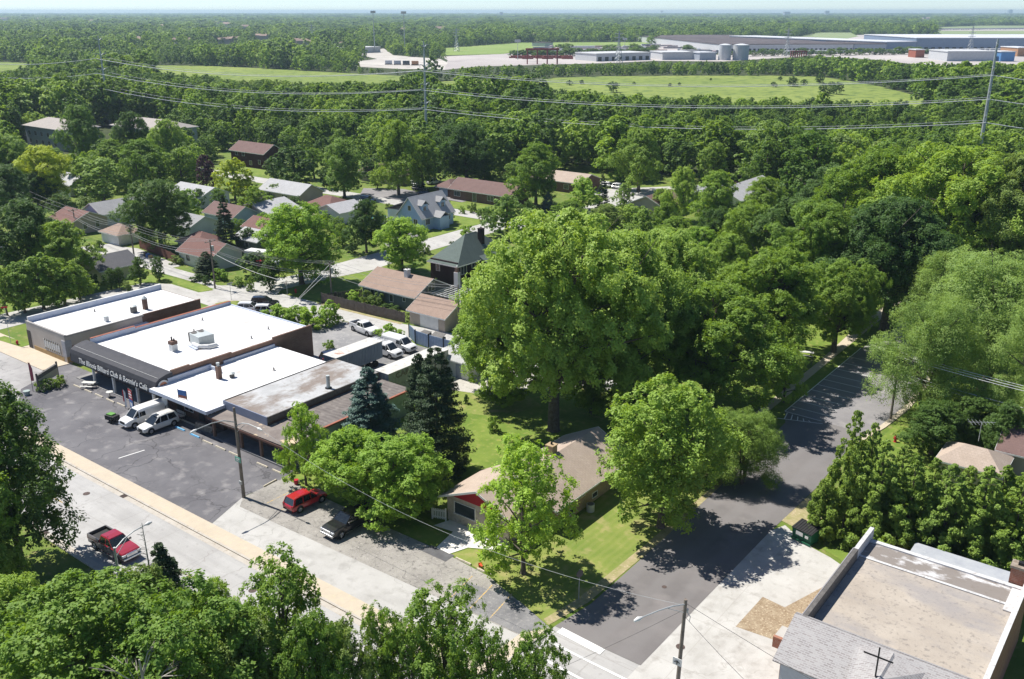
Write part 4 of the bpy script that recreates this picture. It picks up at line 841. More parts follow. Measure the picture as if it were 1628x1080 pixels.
for yy in (-.5, .55): b.cyl(-.35, yy, 1.55, 1.60, .40, 16)
b.build('fan', M_VENT, u)
u = thing('roof_duct', 'low white wrapped duct lying beside the big roof unit on the club', 'duct', (-106.7, 70.0, 4.38), R(-8))
b = MB(); b.tube([(-1.6, -.9, .3), (0, -.8, .34), (.9, .1, .36), (1.0, 1.3, .36)], .30, 8); b.build('duct', TRIM, u); b = MB(); b.box(-1.9, .3, -1.5, -1.1, 0, .22); b.build('curb', M_BLUEPAR, u)
u = thing('roof_chimney', 'short brick chimney with two dark flues on the club roof', 'chimney', (-108.9, 66.6, 4.38))
b = MB(); b.box(-.42, .42, -.42, .42, 0, 1.0); b.build('stack', TRIM, u); b = MB(); b.box(-.46, .46, -.46, .46, 1.0, 1.45); b.build('stack_top', M_BRICKD, u)
b = MB(); b.cyl(-.2, 0, 1.45, 2.0, .1); b.cyl(.2, .1, 1.45, 1.8, .1); b.build('flue', BLACKP, u)

# --- white-roofed middle shop
t = thing('middle_shop', 'lower white-roofed shop between the club hall and the grey-roofed shop', 'building', (-95, 68, 0))
X0, X1, Y0, Y1 = -101.4, -90.1, 60.4, 77.9
b = MB(); b.box(X0+.003, X1, Y0, Y1, 0, 3.2); b.build('wall', M_BRICKD, t, world=True)
b = MB(); b.box(X0+.003, X1+.4, 58.0, Y1, 3.205, 3.5); b.build('roof', M_WHITEROOF, t, world=True)
b = MB(); b.box(X0+.003, X1+.42, 57.93, 58.0, 3.1, 3.53); b.box(X1+.4, X1+.47, 58.0, 61, 3.1, 3.52); b.build('fascia', M_BLUEPAR, t, world=True)
b = MB(); b.box(X0+.01, X0+.3, 60.5, 67.0, 3.5, 4.15); b.box(X0+.01, X0+.25, 69.0, 77.5, 3.5, 3.95); b.box(X0+.3, X0+2.6, 66.7, 66.95, 3.5, 4.0); b.build('parapet', M_BLUEPAR, t, world=True)
for xd in (-99.0, -94.4): b = MB(); b.box(xd-.55, xd+.55, Y0-.06, Y0, .2, 2.3); b.build('door', M_SHOPF, t, world=True)
for x in (-97.0, -92.2): win(t, '-y', x, Y0, 1.5, 1.7, 1.3, .05, TRIM, PANE, 1)
b = MB(); b.tube([(-99.4, 58.9, 2.5), (-99.4, 58.98, 2.5)], .01, 4)
u = thing('oval_sign', 'upright white oval sign under the eave beside the white van', 'sign', (-99.3, 58.6, 0), R(20)); b = MB(); b.tube([(0, -.04, 1.9), (0, .04, 1.9)], .55, 22); o = b.build('face', TRIM, u); o.scale = (.75, 1, 1.15); b = MB(); b.tube([(0, 0, 0), (0, 0, 1.6)], .05, 6); b.build('post', BLACKP, u)
u = thing('roof_chimney', 'slender brick chimney with a round cap near the front of the middle shop roof', 'chimney', (-97.3, 65.4, 3.5)); b = MB(); b.box(-.28, .28, -.28, .28, 0, 1.7); b.build('stack', M_BRICKT, u); b = MB(); b.cyl(0, 0, 1.7, 1.95, .18); b.cyl(0, 0, 2.0, 2.2, .22); b.build('cap', M_HVAC, u)
u = thing('roof_vent', 'squat grey mushroom vent beside the slender chimney', 'roof vent', (-96.4, 66.7, 3.5)); b = MB(); b.cyl(0, 0, 0, .55, .34); b.build('housing', M_VENT, u); b = MB(); b.cyl(0, 0, .55, .72, .46, 14, .2); b.build('cap', M_HVAC, u)
u = thing('roof_banner', 'small blue and red banner board standing on the front edge of the middle roof', 'banner', (-95.2, 58.6, 3.5), R(12)); b = MB(); b.box(-.65, .65, -.03, .03, .5, 1.15); b.build('blue_panel', M_BLUESIGN, u); b = MB(); b.box(-.65, .65, -.032, .032, .12, .5); b.build('red_panel', mk('sign_brown', (0.25, 0.08, 0.06), (0.2, 0.07, 0.05), 2, .6), u); [MB().box(q-.025, q+.025, -.04, .04, 0, 1.2).build('post', BLACKP, u) for q in (-.675, .675)]

# --- grey-roofed shop with blue-grey fascia
t = thing('grey_shop', 'grey stained flat-roofed shop with a blue-grey fascia above the tar canopy', 'building', (-86, 69, 0))
X0, X1, Y0, Y1 = -89.95, -81.8, 60.7, 78.6
b = MB(); b.box(X0, X1, Y0+.1, Y1, 0, 3.7); b.build('wall', M_BRICKD, t, world=True)
b = MB(); b.box(X0+.1, X1-.1, Y0, Y1, 3.705, 3.95); b.build('roof', M_GREYROOF, t, world=True)
b = MB(); b.box(X0, X1, Y0-.12, Y0, 2.95, 4.02); b.build('fascia', M_FASC, t, world=True)
b = MB(); b.box(X0-.02, X0+.1, Y0, Y1, 3.6, 4.03); b.box(X1-.1, X1+.06, Y0, Y1, 3.3, 4.0); b.build('edge_strip', M_VENT, t, world=True)
b = MB(); b.slab([(-90.0, 58.3, 2.75), (-75.9, 58.5, 2.75), (-75.9, 63.0, 3.0), (-81.7, 63.0, 3.0), (-81.7, 60.6, 2.95), (-90.0, 60.6, 2.95)], .22); b.build('canopy', M_CANOPY, t, world=True)
b = MB(); b.box(-90.0, -75.9, 58.22, 58.30, 2.45, 2.72); b.build('canopy_edge', mk('canopy_edge', (0.16, 0.08, 0.06), (0.12, 0.07, 0.05), 2, .8), t, world=True)
for x in (-89.6, -84.4, -80.8, -76.3):
    b = MB(); b.box(x-.15, x+.15, 58.6, 58.9, 0, 2.5); b.build('canopy_post', M_BRICKT, t, world=True)
b = MB(); b.box(-89.5, -82.2, Y0+.03, Y0+.1, .3, 2.6); b.build('shop_front', M_SHOPF, t, world=True)
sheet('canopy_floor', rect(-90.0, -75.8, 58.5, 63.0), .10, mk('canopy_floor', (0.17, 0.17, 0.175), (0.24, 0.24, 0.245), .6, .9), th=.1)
u = thing('roof_pipe', 'tall straight galvanised vent pipe on the grey stained roof', 'vent pipe', (-82.9, 71.0, 3.95)); b = MB(); b.cyl(0, 0, 0, 1.7, .24); b.build('pipe', M_HVAC, u, smooth=False); b = MB(); b.cyl(0, 0, 0, .12, .42); b.build('flashing', BLACKP, u)
# --- dark-roofed end shop
t = thing('end_shop', 'low end shop with dark patched roof and pale green side wall behind the spruces', 'building', (-78.7, 71, 0))
X0, X1, Y0, Y1 = -81.795, -75.8, 63.1, 78.6
b = MB(); b.box(X0+.07, X1-.003, Y0, Y1, 0, 3.0); b.build('wall', M_TEAL, t, world=True)
b = MB(); b.box(X0+.07, X1-.25, Y0, Y1-.02, 3.003, 3.12); b.build('roof', M_DARKROOF, t, world=True)
b = MB(); b.box(X1-.25, X1+.03, Y0, Y1, 3.003, 3.22); b.build('coping', M_REDCOP, t, world=True)
b = MB(); b.box(X1-.01, X1+.04, 66, 67.1, .1, 2.2); b.build('side_door', M_SHOPF, t, world=True)

# trailers and storage yard
def trailer(label, x0, x1, y0, y1, z0, z1, m, roofm, letters=None, rust=False):
    t = thing('box_trailer', label, 'trailer', ((x0+x1)/2, (y0+y1)/2, 0))
    b = MB(); b.box(x0, x1, y0, y1, z0, z1)
    for k in range(int((y1-y0)/.6)): b.box(x1, x1+.03, y0+.1+k*.6, y0+.16+k*.6, z0+.1, z1-.1)
    for k in range(int((x1-x0)/.6)): b.box(x0+.2+k*.6, x0+.26+k*.6, y0-.03, y0, z0+.1, z1-.1)
    b.build('box', m, t, world=True)
    b = MB(); b.box(x0-.04, x1+.05, y0-.05, y1+.04, z1, z1+.07); b.build('roof', roofm, t, world=True)
    for y in (y1-1.3, y1-2.4):
        for x in (x0+.25, x1-.25): b = MB(); b.tube([(x-.2, y, .48), (x+.2, y, .48)], .48, 16); b.build('wheel', TYRE, t, world=True)
    b = MB(); b.box(x0+.3, x1-.3, y0+.4, y1-.3, z0-.18, z0); b.box(x0+.4, x0+.55, y0+1.6, y0+1.75, .0, z0); b.box(x1-.55, x1-.4, y0+1.6, y0+1.75, .0, z0); b.build('chassis', BLACKP, t, world=True)
    if letters: 
        o = text_part(letters, 1.05, t, 'lettering', mk('faded_lettering', (0.16, 0.13, 0.12), (0.24, 0.20, 0.18), 3, .9), (x1+.045-t.location.x, y0+1.0-t.location.y+.3, z1-.62), (R(90), 0, R(90)), extrude=.008, offset=.02, align='LEFT'); o.scale = (1.28, 1, 1)
    return t
M_TRB = add_overlay(mk('trailer_blue', (0.135, 0.175, 0.225), (0.17, 0.21, 0.26), .8, .6), 'joints', (0.07, 0.09, 0.12), sy=.6, w=.05, amt=.6)
M_TRG = mk('trailer_grey', (0.33, 0.35, 0.33), (0.42, 0.43, 0.41), .6, .8, c3=(0.24, 0.24, 0.22), s3=1.5)
M_TRR = add_overlay(mk('trailer_roof', (0.50, 0.49, 0.46), (0.60, 0.59, 0.56), .5, .7, c3=(0.38, 0.35, 0.31), s3=1.5), 'stain', (0.38, 0.17, 0.10), scale=.5, lo=.60, hi=.66, amt=.8)
trailer('blue-grey box trailer with a pale rusty roof parked behind the grey-roofed shop', -93.3, -90.8, 79.4, 88.2, 1.1, 3.55, M_TRB, M_TRR)
trailer('faded grey box trailer lettered on its side, parked beside the dark conifer', -83.2, -80.7, 79.2, 91.0, 1.0, 3.7, M_TRG, M_TRR, 'CAROL')
make_van('white service van with a roof ladder rack, nearer the blue trailer', (-93.4, 91.3, zl(9)), 0, rack=True, group='service vans in the storage yard')
make_van('white service van without a rack, next to the blue metal fence', (-93.4, 94.3, zl(9)), 0, group='service vans in the storage yard')
make_pickup('white pickup truck half hidden behind the green bush of the rear lot', PW, (-103.2, 96.6, zl(8)), R(-8))
make_suv('dark parked car tucked between the brick hall and the trailer', PN, (-97.6, 85.3, zl(9)), R(70), L=4.4, Hh=1.5, cat='car', name='parked_car')
t = thing('metal_fence', 'tall blue-grey sheet metal fence closing the storage yard', 'fence', (-90, 97.3, 0)); M_BF = mk('blue_fence_metal', (0.22, 0.30, 0.42), (0.28, 0.36, 0.48), .5, .5, c3=(0.18, 0.25, 0.35), s3=2)
pts = [(-96.0, 99.2), (-93.2, 97.6), (-90.2, 97.3), (-87.2, 97.3), (-84.6, 97.4)]
for i in range(len(pts)-1):
    (xa_, ya_), (xc_, yc_) = pts[i], pts[i+1]; b = MB(); b.prism([(xa_, ya_), (xc_, yc_), (xc_, yc_+.05), (xa_, ya_+.05)], .08, 2.15)
    nn = 9
    for k in range(nn): q = (k+.5)/nn; b.box(xa_+(xc_-xa_)*q-.03, xa_+(xc_-xa_)*q+.03, ya_+(yc_-ya_)*q-.03, ya_+(yc_-ya_)*q-.002, .1, 2.1)
    b.build('panel', M_BF, t, world=True)
for p_ in pts: b = MB(); b.box(p_[0]-.07, p_[0]+.07, p_[1]-.09, p_[1]+.09, 0, 2.3); b.build('post', BLACKP, t, world=True)
t = thing('dumpster', 'dark dumpster with a sloped lid on the alley behind the blue fence', 'dumpster', (-90.4, 99.6, zl(9)), R(5)); b = MB(); b.prism([(-1.1, -.7), (1.1, -.7), (1.0, .7), (-1.0, .7)], .1, 1.1); b.build('bin', mk('bin_dark', (0.05, 0.055, 0.06), (0.08, 0.085, 0.09), 2, .7), t); b = MB(); b.slab([(-1.12, -.75, 1.12), (1.12, -.75, 1.12), (1.05, .75, 1.62), (-1.05, .75, 1.62)], .06); b.build('lid', M_VENT, t)
t = thing('dumpster', 'smaller dark bin left of the sloped dumpster in the alley', 'dumpster', (-93.4, 100.1, zl(9)), 0); b = MB(); b.prism([(-.8, -.6), (.8, -.6), (.75, .6), (-.75, .6)], .1, 1.0); b.build('bin', MC['bin_dark'], t); b = MB(); b.slab([(-.85, -.65, 1.02), (.85, -.65, 1.02), (.8, .65, 1.2), (-.8, .65, 1.2)], .05); b.build('lid', M_VENT, t)
# hip-roofed garage
gable_house('hip_roof_garage', 'white garage with a pale grey hipped roof under the big tree', -83.6, -77.0, 90.8, 97.0, 2.7, 4.4, 'y', mk('garage_white', (0.62, 0.64, 0.62), (0.70, 0.71, 0.69), .6, .8), mk('pale_shingle', (0.44, 0.44, 0.43), (0.50, 0.50, 0.485), .8, .9, c3=(0.4, 0.39, 0.37), s3=3), over=.35, hip=2.2, cat='garage', door=('-y', -78.7, .95, 2.05, mk('grey_door', (0.30, 0.33, 0.40), (0.34, 0.37, 0.44), 2, .7)), wins=(('+x', 94.0, 1.6, .9, .7),))

# parking lot things
t = thing('monument_sign', 'cream low sign with a dark top panel standing in a hedge on the lot', 'sign', (-121.3, 55.0, 0), R(-59))
b = MB(); b.box(-2.2, 2.2, -.14, .14, .8, 1.75); b.build('cream_panel', M_CREAM, t); b = MB(); b.box(-2.2, 2.2, -.16, .16, 1.75, 2.3); b.build('top_panel', M_VENT, t); text_part('IBC', .55, t, 'lettering', M_WHITEL, (.6, -.18, 2.02), (R(90), 0, 0), extrude=.01)
for x in (-2.3, 2.3): b = MB(); b.box(x-.08, x+.08, -.10, .10, 0, 2.6); b.build('post', M_VENT, t)
t = thing('feather_flag', 'maroon feather flag standing at the left end of the sign hedge', 'flag', (-120.9, 52.6, 0)); b = MB(); b.tube([(0, 0, 0), (0, 0, 4.2)], [.035, .02], 6); b.build('pole', BLACKP, t); b = MB(); b.slab([(.03, 0, 1.5), (.75, .05, 1.7), (.8, .05, 3.4), (.35, .02, 4.2), (.03, 0, 4.1)], .03); b.build('cloth', mk('maroon_cloth', (0.20, 0.03, 0.06), (0.14, 0.02, 0.04), 2, .8), t)
t = thing('planter', 'round pale planter at the end of the sign hedge', 'planter', (-120.3, 51.5, 0)); b = MB(); b.tube([(0, 0, 0), (0, 0, .6), (0, 0, .62)], [.3, .45, .38], 14); b.build('pot', mk('pot_pale', (0.35, 0.42, 0.40), (0.3, 0.36, 0.34), 2, .8), t)
t = thing('banner_sign', 'upright double banner sign with red and blue pictures in front of the awning', 'sign', (-104.6, 57.2, 0), R(-10))
b = MB(); b.box(-.62, .62, -.06, .06, .25, 2.9); b.build('frame', BLACKP, t); b = MB(); b.box(-.56, .56, -.075, -.06, 1.5, 2.85); b.build('red_panel', M_REDSIGN, t); b = MB(); b.box(-.56, .56, -.075, -.06, .3, 1.5); b.build('blue_panel', M_BLUESIGN, t)
b = MB(); b.box(-.4, .4, -.085, -.075, 1.75, 1.9); b.box(-.45, .45, -.085, -.075, 2.1, 2.3); b.box(-.3, .3, -.085, -.075, .55, 1.05); b.box(-.4, .35, -.085, -.075, 2.5, 2.62); b.build('banner_print', M_WHITEL, t)
b = MB(); b.box(-.7, .7, -.35, .35, 0, .12); b.build('foot', BLACKP, t)
t = thing('feather_flag', 'slim white and red feather banner left of the upright banner sign', 'flag', (-105.7, 56.9, 0)); b = MB(); b.tube([(0, 0, 0), (0, 0, 2.7)], .03, 6); b.build('pole', BLACKP, t); b = MB(); b.slab([(.03, 0, .3), (.3, .05, .3), (.34, .05, 2.3), (.03, 0, 2.7)], .03); b.build('cloth', TRIM, t); b = MB(); b.slab([(-.25, -.05, 1.0), (.0, -.02, 1.0), (.0, -.02, 2.7), (-.22, -.05, 2.5)], .03); b.build('red_cloth', M_REDSIGN, t)
t = thing('picnic_table', 'pale picnic table with benches at the left end of the awning porch', 'picnic table', (-116.2, 57.9, 0), R(30)); M_PT = mk('table_pale', (0.62, 0.62, 0.58), (0.52, 0.52, 0.49), 3, .8)
b = MB(); b.box(-.9, .9, -.35, .35, .72, .78); b.build('table_top', M_PT, t)
for s in (-1, 1): b = MB(); b.box(-.9, .9, s*.75-.14, s*.75+.14, .42, .47); b.build('bench', M_PT, t)
for s in (-1, 1): b = MB(); b.box(s*.6-.05, s*.6+.05, -.8, .8, .36, .42); b.tube([(s*.6, -.6, 0), (s*.6, -.2, .72)], .04, 5); b.tube([(s*.6, .6, 0), (s*.6, .2, .72)], .04, 5); b.build('trestle', BLACKP, t)
t = thing('cafe_table', 'small round pale table standing near the middle of the awning edge', 'table', (-110.9, 57.8, 0)); b = MB(); b.cyl(0, 0, .72, .76, .45, 18); b.build('table_top', M_PT, t); b = MB(); b.cyl(0, 0, .0, .72, .05, 8); b.cyl(0, 0, 0, .05, .3, 12); b.build('stem', BLACKP, t)
t = thing('bench', 'white slatted bench under the eave of the middle shop, behind the suv', 'bench', (-97.9, 59.4, 0)); b = MB()
for k in range(3): b.box(-1.0, 1.0, -.3+k*.2, -.15+k*.2, .42, .47)
b.build('seat', M_PT, t); b = MB(); b.box(-1.0, 1.0, .32, .37, .5, .66); b.box(-1.0, 1.0, .32, .37, .7, .86); b.build('backrest', M_PT, t); b = MB()
for x in (-.9, .9): b.box(x-.04, x+.04, -.3, -.22, 0, .42); b.box(x-.04, x+.04, .3, .38, 0, .9)
b.build('leg', BLACKP, t)
t = thing('timber_stack', 'stacked weathered timbers at the left post of the tar canopy', 'timber stack', (-92.2, 59.2, 0), R(5)); M_TIM = mk('weathered_timber', (0.20, 0.16, 0.12), (0.34, 0.29, 0.24), 3, .9)
for k in range(5): b = MB(); b.box(-1.6+k*.08, 1.5+k*.05, -.3+(k % 2)*.35, -.02+(k % 2)*.35, (k//2)*.3, (k//2)*.3+.26); b.build('timber', M_TIM, t)
t = thing('grill_cart', 'dark grill cart with a green top parked at the left front of the white van', 'cart', (-103.3, 53.7, zl(3)), R(10)); b = MB(); b.box(-.8, .8, -.5, .5, .35, .95); bevel(b.build('box', BLACKP, t), .06); b = MB(); b.box(-.6, .3, -.35, .35, .95, 1.1); b.build('top', mk('green_plastic', (0.12, 0.30, 0.06), (0.09, 0.24, 0.05), 2, .7), t)
for s in (-1, 1): b = MB(); b.tube([(.3, s*.5, .3), (.3, s*.62, .3)], .3, 14); b.build('wheel', TYRE, t)

# vehicles of the foreground
make_pickup('maroon pickup truck with shade painted into its grey sides driving on the main road', PM, (-75.9, 37.75, zl(3)), R(1), side=PG)  # side faces get a darker colour that stands in for shade
make_van('white cargo van parked nose-out in front of the awning', (-100.3, 56.15, zl(3)), R(-91))
make_suv('pearl white suv parked beside the white cargo van', PP, (-97.15, 56.1, zl(3)), R(-91), L=4.8, Hh=1.82, w=.95, sunroof=True)
make_suv('bright red compact suv parked on the gravel strip', PR, (-68.4, 54.5, zl(8)), R(87), L=4.5, Hh=1.62)
make_pickup('black pickup truck under the maple tree on the gravel strip', PB, (-61.5, 54.2, zl(8)), R(-92))
make_suv('black suv parked by the grassy traffic island behind the club', PB, (-126.9, 95.9, zl(8)), R(38), L=4.7)
make_suv('white sedan mostly hidden behind the club roof, left of the black suv', PW, (-127.0, 92.9, zl(8)), R(38), L=4.5, Hh=1.45, cat='car', name='parked_car')
make_suv('white car right of the black suv, partly behind the hedge', PW, (-123.6, 93.8, zl(8)), R(38), L=4.5, Hh=1.45, cat='car', name='parked_car')
make_suv('beige suv in the driveway left of the big trunk by the street corner', PS, (-144.2, 112.8, .03), R(8), L=4.6)

M_AGED = add_overlay(mk('aged_white_coating', (0.60, 0.60, 0.60), (0.50, 0.50, 0.50), 1.2, .7, c3=(0.38, 0.36, 0.34), s3=3), 'stain', (0.25, 0.22, 0.19), scale=1.6, lo=.60, hi=.68, amt=.6)
for i, (x, y, z, lab) in enumerate(((-117.2, 77.0, 4.38, 'small black pipe vent at the far left of the white club roof'), (-113.5, 73.0, 4.38, 'small black pipe vent left of the big roof unit'), (-104.6, 76.2, 4.38, 'small pipe vent on the club roof beyond the big unit'), (-106.0, 80.3, 4.38, 'small pipe vent near the rear of the club roof'), (-94.0, 71.5, 3.5, 'small pipe vent in the middle of the middle shop roof'), (-135.0, 70.0, 4.0, 'small pipe vent on the left half of the corner building roof'))):
    u = thing('pipe_vent', lab, 'pipe vent', (x, y, z)); b = MB(); b.cyl(0, 0, 0, .45, .09, 8); b.build('pipe', M_VENT, u); b = MB(); b.cyl(0, 0, 0, .05, .28, 12); b.build('flashing', M_AGED, u)
# ------------------------------------------------------------------ brick house with the red gable
M_BUFF = add_overlay(mk('buff_brick', (0.34, 0.245, 0.135), (0.42, 0.31, 0.18), 1.2, .9, c3=(0.26, 0.17, 0.09), s3=4), 'brick', (0.50, 0.43, 0.33), wall=1, bw=.45, bh=.16, amt=.4)
M_FIELDST = add_overlay(mk('front_stone', (0.40, 0.34, 0.27), (0.52, 0.46, 0.38), 1.5, .9, c3=(0.30, 0.25, 0.2), s3=4), 'brick', (0.30, 0.26, 0.21), wall=1, bw=.5, bh=.18, amt=.4)
def shingle(name, c, c2=None): return add_overlay(mk(name, c, c2 or tuple(x*.86 for x in c), .7, .92, c3=tuple(x*.75 for x in c), s3=5), 'brick', tuple(x*.62 for x in c), bw=.34, bh=.30, mortar=.02, amt=.45)
M_TANSH = shingle('tan_shingle', (0.46, 0.375, 0.31), (0.40, 0.32, 0.26))
t = gable_house('brick_house', 'buff brick ranch house with a tan roof and a red front gable', -52.9, -45.25, 66.0, 79.0, 3.0, 5.0, 'y', M_BUFF, M_TANSH, over=.75,
    wins=(('+x', 66.9, 2.2, 1.0, 1.2, 1), ('+x', 70.8, 2.15, 1.1, 1.15), ('+x', 74.6, 2.25, 1.9, 1.0, 1), ('+x', 69.0, .75, .9, .55), ('+x', 73.3, .75, .9, .5), ('-y', -46.4, 2.0, 1.1, 1.4)), chim=(-49.6, 71.6, 5.75, .85, M_BUFF))
b = MB(); b.box(-54.9, -47.2, 61.2, 65.997, 0, 2.95); b.build('front_wing', M_FIELDST, t, world=True)
b = MB(); xm = -50.6; o_ = .55
zf = lambda x: 4.85-(abs(x-xm))*.425
b.slab([(-55.5, 60.5, zf(-55.5)), (-55.5, 67.5, zf(-55.5)), (xm, 70.5, 4.85), (xm, 60.5, 4.85)], .14); b.slab([(-46.6, 60.5, zf(-46.6)), (xm, 60.5, 4.85), (xm, 70.5, 4.85), (-46.6, 66.5, zf(-46.6))], .14); b.build('front_roof', M_TANSH, t, world=True)
b = MB()
for (xe) in (-55.5, -46.6): b.add([(xe, 60.44, zf(xe)-.20), (xm, 60.44, 4.65), (xm, 60.44, 4.88), (xe, 60.44, zf(xe)+.03), (xe, 60.49, zf(xe)-.20), (xm, 60.49, 4.65), (xm, 60.49, 4.88), (xe, 60.49, zf(xe)+.03)], [(0, 1, 2, 3), (7, 6, 5, 4), (0, 4, 5, 1), (3, 2, 6, 7), (0, 3, 7, 4), (1, 5, 6, 2)])
b.build('front_fascia', TRIM, t, world=True)
b = MB(); b.add([(-54.9, 61.15, 2.9), (-47.2, 61.15, 2.9), (-47.2, 61.15, zf(-47.2)-.15), (xm, 61.15, 4.68), (-54.9, 61.15, zf(-54.9)-.15), (-54.9, 61.3, 2.9), (-47.2, 61.3, 2.9), (-47.2, 61.3, zf(-47.2)-.15), (xm, 61.3, 4.68), (-54.9, 61.3, zf(-54.9)-.15)], [(0, 1, 2, 3, 4), (9, 8, 7, 6, 5), (0, 5, 6, 1)]); b.build('red_gable', mk('red_siding', (0.42, 0.025, 0.03), (0.36, 0.02, 0.025), 2, .7), t, world=True)
win(t, '-y', -52.6, 61.2, 1.75, 2.6, 1.25, .08, TRIM, PANE, 0, 'picture_window')
b = MB(); b.box(-49.4, -48.4, 61.14, 61.2, .15, 2.2); b.build('front_door', TRIM, t, world=True)
b = MB(); b.box(-49.0, -48.75, 68.0, 68.25, 4.3, 5.0); b.build('vent_pipe', BLACKP, t, world=True)
b = MB(); b.box(-45.25, -45.17, 68.0, 68.08, .2, 2.9); b.build('downpipe', BLACKP, t, world=True)
for (x, y, lab) in ((-44.4, 71.2, 'grey round air conditioner beside the wall of the buff brick house'),):
    u = thing('garden_ac_unit', lab, 'air conditioner', (x, y, 0)); b = MB(); b.cyl(0, 0, .05, .85, .42, 16); b.build('housing', M_HVAC, u)
    b = MB(); b.cyl(0, 0, .85, .88, .34, 16); b.build('fan_grille', M_VENT, u)
t = thing('garden_gate', 'small white slatted gate at the left front corner of the brick house', 'gate', (-55.5, 60.6, 0), R(20)); b = MB()
for k in range(7): b.box(-.6+k*.18, -.5+k*.18, -.03, .03, .15, 1.25)
b.build('slats', TRIM, t); b = MB(); b.box(-.7, .7, -.05, .05, .3, .4); b.box(-.7, .7, -.05, .05, 1.0, 1.1); b.build('rail', TRIM, t); b = MB(); b.box(-.78, -.66, -.07, .07, 0, 1.4); b.box(.66, .78, -.07, .07, 0, 1.4); b.build('post', TRIM, t)
t = thing('traffic_cone', 'small orange cone lying by the kerb blocks at the lawn corner', 'traffic cone', (-46.9, 56.6, .25)); t.rotation_euler = (R(75), 0, R(60)); b = MB(); b.tube([(0, 0, .0), (0, 0, .55)], [.15, .03], 12); b.build('cone', mk('cone_orange', (0.72, 0.09, 0.02), (0.6, 0.07, 0.02), 3, .6), t); b = MB(); b.box(-.2, .2, -.2, .2, -.03, 0); b.build('base', MC['cone_orange'], t)
t = thing('red_bucket', 'small red bucket by the tree at the front of the red suv', 'bucket', (G(471, 770)[0], G(471, 770)[1], 0)); b = MB(); b.tube([(0, 0, 0), (0, 0, .55)], [.2, .28], 12); b.build('bucket', M_REDSIGN, t)
BR = MC['red_brick']
def hydrant(x, y, lab):
    t = thing('fire_hydrant', lab, 'fire hydrant', (x, y, 0)); b = MB(); b.tube([(0, 0, 0), (0, 0, .06), (0, 0, .08), (0, 0, .55), (0, 0, .58), (0, 0, .72), (0, 0, .82)], [.22, .22, .15, .15, .2, .17, .04], 12); b.build('barrel', M_REDSIGN, t); b = MB(); b.tube([(-.26, 0, .45), (.26, 0, .45)], .08, 8); b.tube([(0, -.24, .42), (0, 0, .42)], .1, 8); b.build('nozzle', M_REDSIGN, t)
hydrant(-140.9, 60.3, 'red fire hydrant on the grass by the corner building'); hydrant(-24.6, 106.7, 'red fire hydrant on the verge past the hedge of evergreens'); hydrant(-47.4, 128.6, 'red fire hydrant on the park lawn near the picnic table')
hydrant(G(470.5, 466)[0], G(470.5, 466)[1], 'red fire hydrant beside the stop sign on the corner lawn')

# ------------------------------------------------------------------ church
M_TARGRAV = add_overlay(add_overlay(mk('roof_gravel', (0.355, 0.31, 0.262), (0.44, 0.39, 0.33), .3, .97, c3=(0.25, 0.225, 0.20), s3=3.4, bump=.5, bscale=8), 'stain', (0.27, 0.255, 0.255), scale=.22, st=(.6, 1.4, 1), lo=.46, hi=.64, amt=.7), 'stain', (0.10, 0.09, 0.085), scale=1.6, st=(.6, 1.3, 1), lo=.72, hi=.745, amt=.9)
M_SILVER = add_overlay(mk('silver_coating', (0.74, 0.74, 0.75), (0.64, 0.64, 0.65), .8, .6, c3=(0.5, 0.48, 0.46), s3=3), 'stain', (0.17, 0.14, 0.115), scale=.28, st=(.8, 1.6, 1), loc=(3, 0, 0), lo=.38, hi=.48, amt=.88)
M_ROOFSH = add_overlay(mk('mottled_shingle', (0.22, 0.20, 0.20), (0.27, 0.245, 0.24), .9, .95), 'brick', (0.42, 0.415, 0.41), bw=.36, bh=.15, mortar=.03, var=.9, amt=.7)
t = thing('church_building', 'brick church with a large gravel flat roof edged in silver coating', 'church', (-12, 66, 0))
X0, X1, Y0, Y1, Hz = -18.0, -5.7, 58.3, 73.6, 6.0
b = MB(); b.box(X0, X1, 54.75, 58.29, 0, 4.55); b.box(X0, X1, 58.29, Y1, 0, 5.3); b.box(X1-.3, X1, Y0, Y1, 5.3, 5.95); b.build('wall', add_overlay(mk('church_brick', (0.27, 0.10, 0.06), (0.34, 0.14, 0.085), 1, .9), 'brick', (0.4, 0.32, 0.26), wall=1, bw=.4, bh=.15, amt=.5), t, world=True)
b = MB(); b.box(X0+.3, X1-.3, Y0, 70.7, 5.303, 5.42); b.build('gravel_roof', M_TARGRAV, t, world=True)
b = MB(); b.box(X0+.3, X1-.3, 70.7, Y1-.2, 5.303, 5.45); b.build('silver_roof', M_SILVER, t, world=True)
b = MB(); b.box(X0+.3, X1-1.0, 70.45, 70.72, 5.451, 5.50); b.box(X0+.32, X1, 73.15, Y1, 5.451, 5.58); b.box(X1-1.0, X1-.3, 69.6, 73.1, 5.451, 5.53); b.build('silver_edge', M_AGED, t, world=True)
b = MB(); b.box(X0, X0+.34, Y0, 69.8, 5.3, 6.45); b.build('dark_parapet', M_VENT, t, world=True)
b = MB(); b.box(X0-.08, X0-.003, Y0, 69.8, 6.2, 6.47); b.build('parapet_cap', mk('cap_grey', (0.3, 0.29, 0.3), (0.24, 0.23, 0.24), 2, .7), t, world=True)
b = MB(); b.box(X0-.03, X0+.31, 69.8, Y1+.5, 5.2, 6.4); b.build('white_parapet', M_AGED, t, world=True)
b = MB(); b.box(X1-.34, X1-.30, Y0, 69.4, 5.42, 6.0); b.box(X1-.301, X1+.03, Y0, 73.5, 5.95, 6.01); b.build('east_coping', M_AGED, t, world=True)
